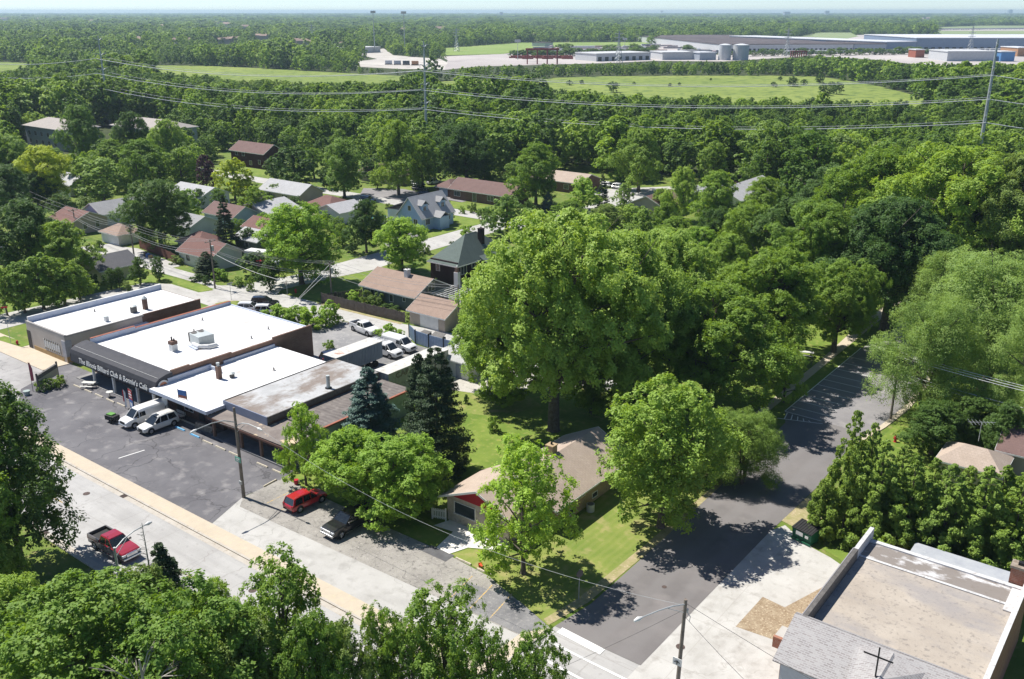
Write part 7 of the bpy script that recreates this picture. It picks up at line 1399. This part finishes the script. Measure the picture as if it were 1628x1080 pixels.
t = thing('street_light', 'white street lamp head reaching over the road from the bottom left trees', 'street light', (hx+.6, hy-3.6, 0)); b = MB(); b.tube([(0, 0, 0), (0, 0, 8.4)], [.14, .10], 8); b.build('pole', M_GALV, t); lamp_arm(t, 8.2, R(100), 3.2, .6)
# middle
T('near', 'maple', 560, 800, 683, 132, 'bright green maple crown behind the red suv', var=0)
T('near', 'maple', 630, 823, 700, 162, 'round bright green maple beside the black pickup', var=2)
T('near', 'green', 682, 812, 722, 70, 'smaller green tree at the right of the round maple', var=1)
T('sparse', 'maple', 487, 772, 643, 92, 'light green open tree left of the blue spruce, beside the lot', var=1)
T('spruce', 'spruce', 589, 706, 581, 124, 'blue spruce in front of the pale green wall', cat='conifer', name='blue_spruce', var=0)
T('dense', 'fir', 697, 752, 550, 122, 'tall dark green conifer right of the blue spruce', cat='conifer', name='conifer', var=0)
T('dense', 'fir', 670, 735, 560, 76, 'second dark conifer top beside the tall one', cat='conifer', name='conifer', var=1)
T('sparse', 'maple', 832, 912, 700, 184, 'bright leafy tree in front of the brick house roof', var=1)
T('near', 'light', 1050, 838, 608, 206, 'broad light green maple right of the brick house', var=2)
T('willow', 'arbor', 1180, 770, 652, 125, 'yellow-green feathery tree at the edge of the side street', var=1)
T('near', 'green', 1130, 765, 655, 80, 'mid-green tree between the light maple and the street edge', var=2)
T('bush', 'green', 786, 686, 661, 25, 'small round shrub alone in the back lawn', cat='shrub', name='shrub'); T('bush', 'dark', 742, 642, 627, 12, 'tiny dark shrub by the gravel drive', cat='shrub', name='shrub')
# big trees
T('big', 'light', 880, 684, 338, 300, 'giant spreading tree with twin trunks behind the brick house', var=0)
T('big', 'light', 800, 628, 436, 180, 'left shoulder of big trees hanging over the white garage', var=1)
T('near', 'green', 800, 648, 590, 70, 'low leafy tree at the foot of the giant tree', var=1)
T('big', 'light', 985, 650, 372, 235, 'big green tree right behind the giant spreading one', var=1)
T('near', 'green', 940, 660, 560, 110, 'shaded green tree under the giant spreading one', var=1)
T('big', 'green', 1120, 650, 455, 240, 'large tree with pale bare limbs beside the striped parking', var=0)
T('sparse', 'light', 1246, 640, 540, 80, 'small pale tree at the chain-link fence', var=2)
T('big', 'green', 1215, 590, 400, 210, 'large dappled tree between the park lawn and the giant tree', var=1)
T('big', 'light', 1060, 560, 368, 190, 'tall light tree rising right behind the giant tree', var=1)
T('big', 'green', 1325, 560, 415, 140, 'large green tree standing over the striped parking', var=0)
T('big', 'dark', 1405, 525, 318, 220, 'tall dark tree whose trunk stands on the lawn by the path', var=1)
T('big', 'green', 1290, 500, 322, 170, 'big tree just left of the tall dark one')
T('near', 'dark', 1255, 440, 315, 130, 'dark round tree behind the park', var=0)
T('big', 'light', 1500, 455, 235, 240, 'huge pale green tree at the upper right', var=0)
T('big', 'olive', 1600, 470, 250, 200, 'huge olive-green tree at the right edge above the feathery one', var=1)
T('big', 'green', 1380, 420, 238, 190, 'big leafy tree left of the huge pale one', var=1)
T('willow', 'willow', 1468, 668, 470, 175, 'feathery pale green tree with a forked trunk by the side street', var=0)
T('willow', 'willow', 1560, 620, 400, 250, 'wide feathery pale green tree at the right edge', var=1)
T('willow', 'willow', 1490, 560, 398, 160, 'feathery pale tree behind the forked one', var=0)
T('willow', 'willow', 1640, 700, 470, 170, 'feathery tree cut off by the right edge', var=1)
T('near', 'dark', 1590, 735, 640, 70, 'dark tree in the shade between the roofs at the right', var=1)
T('mid', 'light', 1600, 440, 380, 70, 'light bush-like tree by the far path', var=2)
# evergreen hedge, each its own
EV = [(1338, 852, 652, 88, 'tallest'), (1385, 872, 700, 100, 'second'), (1435, 880, 722, 104, 'third'), (1490, 893, 738, 108, 'fourth'), (1545, 905, 742, 112, 'fifth'), (1600, 915, 752, 112, 'sixth'), (1650, 925, 748, 110, 'rightmost'), (1300, 850, 762, 60, 'lowest')]
for i, (bx, by, tp, w_, o_) in enumerate(EV):
    T('cedar', 'arbor', bx, by, tp, w_*1.25, '%s evergreen of the row behind the church%s' % (o_, ', at the street end' if i in (0, 7) else ''), cat='evergreen', name='evergreen_tree', group='evergreens behind the church', var=i % 3)
EV2 = [(1370, 830, 672, 70), (1420, 842, 708, 80), (1470, 850, 728, 84), (1525, 858, 742, 84), (1580, 866, 740, 90), (1630, 875, 735, 90)]
for i, e in enumerate(EV2): T('cedar', 'arbor', *e[:2], e[2], e[3]*1.3, 'back-row evergreen behind the church, %s from the street' % ['first', 'second', 'third', 'fourth', 'fifth', 'last'][i], cat='evergreen', name='evergreen_tree', group='evergreens behind the church', var=(i+1) % 3)
# club surroundings
for i, (bx, by, tp, w_) in enumerate([(440, 512, 484, 52), (468, 516, 486, 56), (497, 520, 486, 56), (524, 516, 480, 46)]):
    T('bush', 'maple', bx, by, tp, w_, ['left end', 'second bush', 'third bush', 'round right end'][i]+' of the hedge behind the white club roof', cat='hedge', name='hedge_bush', group='hedge behind the club')
T('bush', 'light', 524, 556, 541, 22, 'small bright shrub beside the brick hall corner', cat='shrub', name='shrub'); T('bush', 'maple', 618, 541, 515, 46, 'bright green bush hiding the white pickup', cat='bush', name='bush')
T('sparse', 'yellow', 289, 512, 486, 24, 'small yellow-green sapling between the corner building and the club', var=0)
SGN = [(68, 621, 604, 22), (82, 618, 601, 24), (96, 614, 597, 24)]
for i, (bx, by, tp, w_) in enumerate(SGN): T('bush', 'arbor', bx, by, tp, w_, ['left', 'middle', 'right'][i]+' bush of the hedge round the cream sign', cat='hedge', name='hedge_bush', group='hedge round the cream sign')
# left street trees
LT = [('near', 'dark', 55, 450, 318, 122, 'big round dark green tree at the left edge', 0), ('near', 'green', 108, 456, 352, 96, 'green tree leaning right of the big round dark one', 1), ('mid', 'green', 70, 492, 405, 90, 'olive-shaded tree over the grass strip', 0), ('mid', 'green', 40, 498, 418, 70, 'dark small-trunked tree at the left end of the grass strip', 1), ('mid', 'green', 12, 502, 424, 56, 'tree at the very left of the grass strip', 2), ('mid', 'green', 104, 486, 412, 74, 'tree on the grass strip right of the olive-shaded one', 3), ('mid', 'green', 127, 478, 420, 52, 'narrow tree on the grass strip left of the yellow garage', 0), ('mid', 'dark', 140, 470, 440, 26, 'small dark tree by the yellow garage gable', 1),
 ('mid', 'dark', 178, 460, 426, 26, 'left of the two small round trees by the yellow garage', 0), ('mid', 'dark', 190, 458, 425, 24, 'right of the two small round trees by the yellow garage', 3), ('mid', 'dark', 224, 452, 408, 34, 'round dark tree on the grass strip near the alley', 0), ('mid', 'dark', 253, 446, 408, 27, 'last round dark tree on the grass strip', 3),
 ('near', 'dark', 257, 395, 287, 112, 'large dark green tree left of the street spruce', 2), ('spruce', 'fir', 362, 400, 308, 46, 'tall narrow spruce at the alley mouth', 0), ('near', 'maple', 480, 452, 325, 140, 'big leafy tree with a thick trunk at the street corner', 2), ('mid', 'dark', 430, 462, 415, 40, 'dark bushy tree beside the beige suv', 1), ('bush', 'maple', 350, 446, 428, 30, 'bright shrub at the foot of the alley-mouth pole', 0), ('dense', 'fir', 330, 440, 400, 50, 'drooping conifer in front of the bungalow', 1), ('mid', 'dark', 408, 440, 400, 56, 'dark green yard tree left of the camper', 0),
 ('near', 'dark', 583, 402, 318, 66, 'dark grey-green tree behind the slate house lawn', 0), ('near', 'maple', 640, 432, 346, 92, 'round light green tree left of the dark house', 0), ('mid', 'willow', 806, 378, 309, 74, 'pale leafy tree on the lawn across from the blue house', 0), ('near', 'yellow', 78, 325, 232, 94, 'yellow-green tree standing out at the upper left', 0), ('mid', 'willow', 166, 322, 250, 94, 'grey-green spreading tree right of the yellow one', 2),
 ('mid', 'yellow', 374, 318, 252, 62, 'bright yellow-green tree right of the purple one', 0), ('mid', 'purple', 330, 305, 246, 38, 'dark purple-leaved tree in the gardens', 1), ('mid', 'green', 408, 352, 296, 58, 'round mid-green tree behind the street spruce', 0), ('near', 'green', 548, 314, 221, 78, 'tall round green tree on the far street corner', 0), ('mid', 'dark', 470, 298, 232, 76, 'dark round tree by the maroon house', 0), ('mid', 'dark', 440, 290, 250, 40, 'dark bushy tree at the corner of the maroon house', 3),
 ('near', 'green', 634, 310, 192, 84, 'left of the tall twin trees behind the far street', 1), ('near', 'green', 672, 300, 214, 66, 'right of the tall twin trees behind the far street', 0), ('near', 'dark', 742, 292, 196, 104, 'broad dark tree above the brick ranch', 2), ('near', 'green', 852, 328, 228, 92, 'large green tree at the end of the brick ranch', 0), ('mid', 'maple', 926, 335, 281, 58, 'small bright tree in front of the tan-roofed house', 0), ('spruce', 'fir', 957, 330, 273, 26, 'thin dark conifer near the white parked cars', 1), ('spruce', 'spruce', 871, 334, 304, 28, 'small blue spruce by the far street bend', 0), ('mid', 'willow', 992, 338, 291, 36, 'slim grey-green tree right of the thin conifer', 1),
 ('near', 'green', 1015, 305, 205, 86, 'tall green tree at the edge of the wood', 1), ('near', 'light', 1083, 352, 266, 56, 'upright yellow-green tree by the brown-roofed house', 1), ('near', 'light', 1135, 362, 272, 84, 'light green weeping tree in front of the pale roof', 0), ('mid', 'purple', 1166, 330, 288, 30, 'dark purple tree beside the large grey roof', 0), ('spruce', 'spruce', 1208, 312, 278, 22, 'blue spruce right of the large grey roof', 1), ('spruce', 'fir', 1246, 320, 282, 28, 'dark spruce between the leafy trees on the right', 0),
 ('mid', 'green', 1020, 400, 330, 60, 'green tree behind the giant tree, at the lane', 0), ('mid', 'light', 1000, 372, 325, 50, 'light tree top behind the giant tree', 2), ('near', 'green', 1190, 420, 322, 96, 'green tree behind the dappled park tree', 2), ('near', 'dark', 1310, 380, 262, 100, 'dark leafy tree above the far path', 1), ('near', 'green', 1210, 362, 282, 84, 'mid-green tree right of the weeping one', 0), ('mid', 'maple', 300, 352, 300, 50, 'green garden tree behind the large dark one', 2), ('near', 'dark', 20, 350, 262, 80, 'dark tree at the left edge below the apartments', 1), ('near', 'green', 230, 300, 222, 100, 'green tree behind the grey-green spreading one', 0), ('mid', 'green', 290, 300, 235, 70, 'green tree left of the purple one', 3),
 ('mid', 'green', 770, 352, 330, 26, 'little tree at the end of the blue house lawn', 0), ('mid', 'arbor', 345, 395, 372, 30, 'small reddish-edged shrub tree behind the bungalow', 0), ('mid', 'green', 700, 455, 430, 30, 'shrub tree at the foot of the dark house', 2), ('near', 'olive', 1560, 400, 268, 140, 'olive tree between the two huge ones on the right', 0), ('near', 'green', 1450, 390, 262, 120, 'green tree left of the right steel pole', 1)]
for (fam, m, bx, by, tp, w_, lab, va) in LT:
    cf = fam in ('spruce', 'dense')
    T(fam, m, bx, by, tp, w_, lab, var=va, cat='conifer' if cf else ('shrub' if fam == 'bush' else 'tree'), name='conifer' if cf else ('shrub' if fam == 'bush' else 'broadleaf_tree'))

# garden trees and shrubs between the houses
GT = [('near', 'green', 1070, 420, 345, 80, 'green tree on the hidden lawn behind the giant tree, left one'), ('near', 'maple', 1110, 440, 362, 84, 'bright tree on the hidden lawn behind the giant tree, right one'), ('near', 'dark', 1140, 400, 330, 64, 'dark tree left of the mid-green tree by the lane'), ('near', 'green', 1055, 385, 322, 50, 'slim green tree below the brown-roofed house'), ('near', 'light', 1155, 450, 372, 80, 'pale crown just above the large limbed tree'), ('near', 'green', 20, 300, 215, 80, 'tree in front of the left apartment block'), ('near', 'dark', 215, 262, 178, 60, 'dark tree standing between the two apartment blocks'), ('near', 'green', 135, 258, 168, 66, 'tall green tree in the gap left of the right apartment block'), ('near', 'light', 270, 268, 190, 62, 'light tree at the right end of the apartments'), ('mid', 'light', 60, 225, 178, 40, 'pale tree rising at the left apartment gable'),
 ('mid', 'dark', 440, 262, 232, 30, 'dark shrub tree right of the maroon house'), ('mid', 'green', 500, 285, 235, 56, 'green tree in the row behind the far street'), ('mid', 'dark', 590, 288, 250, 48, 'dark tree behind the brown-roofed house'), ('mid', 'green', 395, 315, 285, 36, 'garden tree left of the grey gable house'), ('mid', 'dark', 470, 335, 312, 26, 'little dark tree by the grey gable house'), ('mid', 'green', 500, 350, 322, 30, 'small green tree behind the red hip roof'),
 ('mid', 'dark', 300, 375, 345, 30, 'dark garden tree behind the small white shed house'), ('mid', 'purple', 305, 398, 376, 26, 'purple-brown shrub tree beside the fence'), ('mid', 'green', 545, 392, 355, 36, 'green tree behind the grey-green one'), ('mid', 'maple', 420, 372, 338, 36, 'bright garden tree in front of the white gable house'), ('mid', 'dark', 395, 398, 362, 32, 'dark garden tree by the grey cottage'), ('mid', 'dark', 560, 345, 325, 26, 'round dark yard tree at the far junction'), ('mid', 'green', 215, 350, 318, 40, 'green tree right of the blue gable house'), ('mid', 'olive', 140, 350, 312, 44, 'olive tree behind the tan house'), ('near', 'dark', 62, 330, 275, 66, 'dark tree left of the yellow one'),
 ('mid', 'green', 715, 352, 330, 18, 'clipped little tree on the ranch lawn'), ('mid', 'dark', 770, 300, 262, 36, 'dark tree behind the long ranch'), ('mid', 'green', 815, 300, 258, 44, 'tree behind the right end of the ranch'), ('mid', 'dark', 690, 290, 250, 44, 'dark tree above the brick garage'), ('mid', 'dark', 840, 345, 318, 24, 'small dark conifer-like tree by the ranch end'), ('near', 'green', 905, 365, 320, 66, 'leafy tree top just behind the giant tree'), ('near', 'olive', 965, 378, 325, 66, 'olive tree top behind the giant tree by the lane'), ('near', 'green', 1050, 345, 300, 44, 'tree left of the upright yellow-green one'),
 ('near', 'dark', 1180, 372, 320, 60, 'dark tree under the weeping one'), ('near', 'green', 1270, 400, 330, 76, 'bright-topped tree right of the park trees'), ('near', 'dark', 1480, 722, 640, 110, 'dark tree added to darken the ground below the feathery trees'), ('near', 'dark', 1540, 705, 632, 90, 'second dark tree, added to darken the ground below the feathery trees'), ('near', 'green', 1530, 452, 350, 110, 'green tree behind the far path, right'), ('near', 'green', 1600, 410, 330, 100, 'green tree at the right edge behind the path'), ('mid', 'dark', 735, 440, 408, 26, 'shrubby tree at the right of the dark house'), ('near', 'green', 1085, 470, 390, 90, 'green crown filling the gap behind the large limbed tree'), ('near', 'dark', 1010, 660, 590, 60, 'shaded small tree by the back lawn'),  # the two dark trees below the feathery ones are added to make shade
('mid', 'green', 250, 330, 292, 46, 'garden tree above the large dark green one'), ('mid', 'light', 205, 305, 270, 50, 'light garden tree right of the spreading grey one'), ('mid', 'dark', 100, 345, 308, 46, 'dark tree left of the tan house'), ('mid', 'dark', 318, 330, 300, 30, 'dark low tree beside the purple one'), ('mid', 'green', 350, 335, 300, 34, 'tree between the purple and the bright yellow one'), ('mid', 'green', 440, 318, 292, 34, 'tree right of the round mid-green one'), ('mid', 'dark', 452, 362, 335, 28, 'dark tree by the white gable house'), ('mid', 'olive', 425, 400, 368, 40, 'olive tree left of the big corner tree'), ('mid', 'green', 535, 372, 345, 30, 'tree by the light grey-roofed house'), ('mid', 'green', 605, 372, 340, 40, 'tree right of the dark grey-green one'), ('mid', 'dark', 322, 372, 348, 30, 'dark tree just left of the tall narrow spruce'), ('mid', 'green', 380, 375, 348, 30, 'green tree just right of the tall narrow spruce'), ('mid', 'dark', 280, 350, 322, 40, 'dark tree behind the large dark green one'), ('near', 'green', 180, 270, 222, 56, 'tall tree below the right apartment block'), ('near', 'green', 90, 290, 236, 56, 'green tree behind the yellow one'), ('mid', 'light', 600, 300, 268, 34, 'light tree by the brown-roofed house'), ('mid', 'dark', 520, 300, 268, 30, 'dark tree left of the tall round street tree'),
 ('near', 'green', 1500, 500, 420, 90, 'tree behind the feathery trees by the path'), ('mid', 'green', 30, 432, 400, 34, 'low tree on the left lawn'), ('mid', 'dark', 345, 350, 330, 22, 'dark small tree left of the street spruce')]
for (fam, m, bx, by, tp, w_, lab) in GT: T(fam, m, bx, by, tp, w_, lab)
SHR = [(500, 400), (512, 396), (452, 386), (470, 382), (560, 402), (600, 455), (612, 462), (690, 470), (700, 462), (590, 352), (540, 350), (420, 352), (436, 356), (662, 402), (676, 404), (735, 340), (750, 338), (765, 342), (780, 344), (795, 345), (810, 347), (150, 455), (200, 462), (330, 452), (316, 446), (280, 420), (398, 462), (380, 455), (690, 322), (708, 326), (620, 332), (575, 345), (465, 345), (240, 392), (160, 398), (130, 410), (620, 495), (600, 488), (655, 508), (585, 482), (560, 480), (720, 395), (745, 375), (848, 350), (905, 345), (940, 352), (1010, 345), (1035, 340), (985, 345)]
rs = random.Random(8)
for (bx, by) in SHR:
    x, y = G(bx+rs.uniform(-2, 2), by); lf = rs.choice(['dark', 'green', 'maple', 'dark', 'olive']); tree('bush', lf, x, y, rs.uniform(1.2, 2.6), rs.uniform(.9, 2.0), 'low %s garden shrub %s' % ({'dark': 'dark green', 'green': 'green', 'maple': 'bright green', 'olive': 'olive'}[lf], 'left of the corner street' if bx < 440 else ('around the slate and dark houses' if by > 440 and bx > 540 else ('in front of the long ranch' if bx > 720 and by < 352 else ('near the lane behind the giant tree' if bx > 820 else 'in the back gardens of the middle houses')))), cat='shrub', name='shrub', group='garden shrubs of the neighbourhood', parts=True)

# ------------------------------------------------------------------ the woods
def pin(poly, x, y):
    c = False; n = len(poly); j = n-1
    for i in range(n):
        xi, yi = poly[i]; xj, yj = poly[j]
        if (yi > y) != (yj > y) and x < (xj-xi)*(y-yi)/(yj-yi)+xi: c = not c
        j = i
    return c
CLEAR = [FIELD, FIELDL, FIELDL2, FIELDM, FARG, YARD, RAIL, HILLG, GRN]
KEEP = [[(33, 188), (112, 188), (112, 214), (33, 214)], [(158, 182), (262, 184), (262, 205), (158, 210)], [(372, 234), (446, 232), (446, 262), (372, 262)], [(880, 268), (946, 268), (950, 290), (880, 290)], [(1085, 275), (1200, 275), (1200, 318), (1085, 318)]]
EDGE = [(-400, 330), (0, 318), (60, 262), (125, 262), (130, 318), (225, 318), (300, 296), (345, 262), (380, 236), (445, 262), (520, 262), (600, 268), (700, 276), (800, 285), (890, 280), (960, 284), (1060, 292), (1180, 296), (1240, 330), (1290, 345), (1400, 360), (1628, 380), (2100, 390)]
def edge_y(px):
    for i in range(len(EDGE)-1):
        if EDGE[i][0] <= px <= EDGE[i+1][0]:
            f = (px-EDGE[i][0])/(EDGE[i+1][0]-EDGE[i][0]); return EDGE[i][1]+f*(EDGE[i+1][1]-EDGE[i][1])
    return 250
rw = random.Random(21)
def ok_tree(x, y, h):
    px, py = P(x, y, 0)
    if px < -330 or px > 1960: return False
    if py > edge_y(px): return False
    for pl in CLEAR:
        if any(pin(pl, px, P(x, y, h*f)[1]) for f in ((0, .15, .3, .45, .6, .75, .92) if pl[0][1] > 94 and pl is not RAIL and pl is not YARD else (0, .45, .9))): return False
    if py < 92:
        ty = P(x, y, h)[1]
        for (hx, hy) in FH:
            if abs(px-hx) < 4.5 and ty < hy+1.2 and py > hy: return False
    for pl in KEEP:
        if any(pin(pl, px+dx, P(x, y, h*f)[1]) for f in (.3, .6, .95) for dx in (-12, 0, 12)): return False
    return True
cand = []
fwx, fwy = -math.sin(YAW), math.cos(YAW); rtx, rty = math.cos(YAW), math.sin(YAW)
def ring(d0, d1, step, hmin, hmax, patch=1.0):
    out = []; d = d0
    while d < d1:
        wdt = d*.62+40; u = -wdt
        while u < wdt:
            dd = d+rw.uniform(-.5, .5)*step; uu = u+rw.uniform(-.5, .5)*step; x, y = fwx*dd+rtx*uu, fwy*dd+rty*uu; h = rw.uniform(hmin, hmax)*(0.8+0.35*math.sin(x*.021+1)*math.cos(y*.017))
            if d > 420 and not ok_tree(x, y, h): h *= .55
            if ok_tree(x, y, h) and not any(abs(x-q[0]) < q[2]+1 and abs(y-q[1]) < q[2]+1 for q in NEARQ if d < 420): out.append((x, y, h))
            u += step
        d += step*.9
    return out
NEARQ = list(TREES)
near = ring(175, 640, 9.6, 13, 21)
near.sort(key=lambda p: depth(*p[:2]))
IND = 300 - 9 - sum(1 for o in COL.objects if o.name.startswith('broadleaf_tree'))
WL = ['wood', 'wood', 'green', 'dark', 'wood', 'olive', 'wood', 'light']
TONE = {'wood': 'mid-green', 'green': 'fresh green', 'dark': 'dark green', 'olive': 'olive-green', 'light': 'pale green'}
def wlab(x, y, i):
    px = P(x, y, 8)[0]; seg = ['at the far left', 'above the apartments', 'above the maroon house', 'behind the far street', 'behind the long ranch', 'behind the tan-roofed house', 'above the pale roofs', 'left of the right steel pole', 'at the far right'][int(min(8, max(0, px//181)))]
    return '%s tree of the wood, %s, %s' % (TONE[lf_], seg, 'front rows' if i < IND*.5 else 'back rows')
for i, (x, y, h) in enumerate(near[:IND]):
    lf_ = WL[rw.randrange(len(WL))] if rw.random() > .03 else 'light'
    d = depth(x, y); o = tree('mid' if d < 300 else 'low', lf_, x, y, h, h*rw.uniform(.36, .48), wlab(x, y, i), group='trees of the wood beyond the houses')
rest = near[IND:]
far1 = ring(640, 1500, 11.5, 9, 21); far2 = ring(1500, 2600, 15, 10, 22)
far3 = ring(2600, 6000, 33, 10, 23); far4 = ring(6000, 16000, 95, 17, 24)
def wood_object(name, pts, fam, leafs, label, sw=1.0):
    """one object: a point per tree, a crown of each kind placed on the points"""
    for k, lf in enumerate(leafs):
        sub = [p for i, p in enumerate(pts) if i % len(leafs) == k]
        if not sub: continue
        me = D.meshes.new(name); me.from_pydata([(p[0], p[1], 0) for p in sub], [], [])
        at = me.attributes.new('tsize', 'FLOAT_VECTOR', 'POINT')
        cm, _, h0, r0 = PROTO[fam][k % len(PROTO[fam])]
        for i, p in enumerate(sub):
            r_ = p[2]*rw.uniform(.40, .50)*sw; at.data[i].vector = (r_/r0, r_/r0, p[2]/h0)
        o = D.objects.new(name, me); COL.objects.link(o); tag(o, label, 'wood', kind='stuff')
        # the crown mesh rides along as loose geometry of its own object: a named tree of that kind already in the scene
        src = SRC[(fam, k % len(PROTO[fam]), lf)]
        ng = D.node_groups.new(name, 'GeometryNodeTree'); ng.interface.new_socket('Geometry', in_out='INPUT', socket_type='NodeSocketGeometry'); ng.interface.new_socket('Geometry', in_out='OUTPUT', socket_type='NodeSocketGeometry')
        N = ng.nodes; Lk = ng.links; gi = N.new('NodeGroupInput'); go = N.new('NodeGroupOutput')
        ip = N.new('GeometryNodeInstanceOnPoints'); oi = N.new('GeometryNodeObjectInfo'); oi.inputs['Object'].default_value = src; oi.inputs['As Instance'].default_value = True; oi.transform_space = 'ORIGINAL'
        na = N.new('GeometryNodeInputNamedAttribute'); na.data_type = 'FLOAT_VECTOR'; na.inputs['Name'].default_value = 'tsize'
        rv = N.new('FunctionNodeRandomValue'); rv.data_type = 'FLOAT_VECTOR'; rv.inputs[0].default_value = (0, 0, 0); rv.inputs[1].default_value = (0, 0, 6.283)
        Lk.new(gi.outputs[0], ip.inputs['Points']); Lk.new(oi.outputs['Geometry'], ip.inputs['Instance'])
        Lk.new(rv.outputs[0], ip.inputs['Rotation'])
        dv = N.new('ShaderNodeVectorMath'); dv.operation = 'MULTIPLY'; dv.inputs[1].default_value = (1, 1, 1)
        Lk.new(na.outputs['Attribute'], dv.inputs[0]); Lk.new(dv.outputs[0], ip.inputs['Scale']); Lk.new(ip.outputs[0], go.inputs[0])
        mod = o.modifiers.new('trees', 'NODES'); mod.node_group = ng
SRC = {}
def src_tree(fam, k, lf, x, y):
    """a real tree at the edge of the wood; its crown mesh is the one repeated in the mass behind it"""
    cm, tm, h0, r0 = PROTO[fam][k]
    t = thing('broadleaf_tree', '%s tree deep in the wood towards the meadow' % TONE[lf], 'tree', (x, y, 0), 0, 'trees of the wood beyond the houses')
    c = D.objects.new('crown', cm.copy()); COL.objects.link(c); c.parent = t; c.data.materials[0] = LM[lf]
    q = D.objects.new('trunk', tm); COL.objects.link(q); q.parent = t; SRC[(fam, k, lf)] = c
sp = rest[:]; rw.shuffle(sp)
leafs = ['wood', 'dark', 'green', 'wood', 'light']; leafs4 = ['wood', 'dark', 'green', 'light']
for k in range(5): src_tree('low', k, leafs[k], sp[k][0], sp[k][1])
for k in range(4): src_tree('far', k, leafs4[k], far1[k*37+5][0], far1[k*37+5][1])
wood_object('woodland', rest, 'low', leafs, 'the dense green wood between the houses and the meadow')
wood_object('far_woodland', far1, 'far', leafs4, 'the wooded land behind the meadow')
wood_object('far_woodland', far2, 'far', leafs4, 'the wooded land behind the meadow', sw=1.25)
wood_object('horizon_woodland', far3, 'far', leafs4, 'the endless treetops towards the horizon', sw=2.6)
wood_object('horizon_woodland', far4, 'far', leafs4, 'the endless treetops towards the horizon', sw=6.5)
print('trees', len(TREES), 'wood', len(near), len(far1), len(far2), len(far3), len(far4))
# shrubs dotted over the meadow
for (px, py, w_) in ((1260, 138, 22), (1278, 136, 14), (1303, 133, 20), (1230, 139, 12), (1322, 140, 14), (1065, 138, 8), (1080, 136, 7), (1008, 134, 6), (1330, 150, 24), (1310, 152, 22), (1420, 143, 10), (905, 136, 12), (925, 134, 10), (975, 147, 22), (1130, 128, 6), (1240, 128, 10)):
    x, y = G(px, py); tree('low', 'dark', x, y, w_*.30, w_/2*depth(x, y)/FPX, 'dark bush alone on the sunny meadow', cat='bush', name='bush', group='bushes on the meadow')

# ------------------------------------------------------------------ haze: the air between here and the horizon
hb = MB(); hb.box(-17500, 17500, -17500, 17500, -1.0, 64.0)
hm = D.materials.new('haze'); hm.use_nodes = True; hn = hm.node_tree; hn.nodes.clear()
ho = hn.nodes.new('ShaderNodeOutputMaterial'); hv = hn.nodes.new('ShaderNodeVolumePrincipled')
hv.inputs['Color'].default_value = (0.64, 0.85, 1.0, 1); hv.inputs['Density'].default_value = 0.00010; hv.inputs['Anisotropy'].default_value = 0.2
hn.links.new(hv.outputs[0], ho.inputs['Volume'])
if HAZE:
    o = hb.build('haze', hm); o['kind'] = 'stuff'
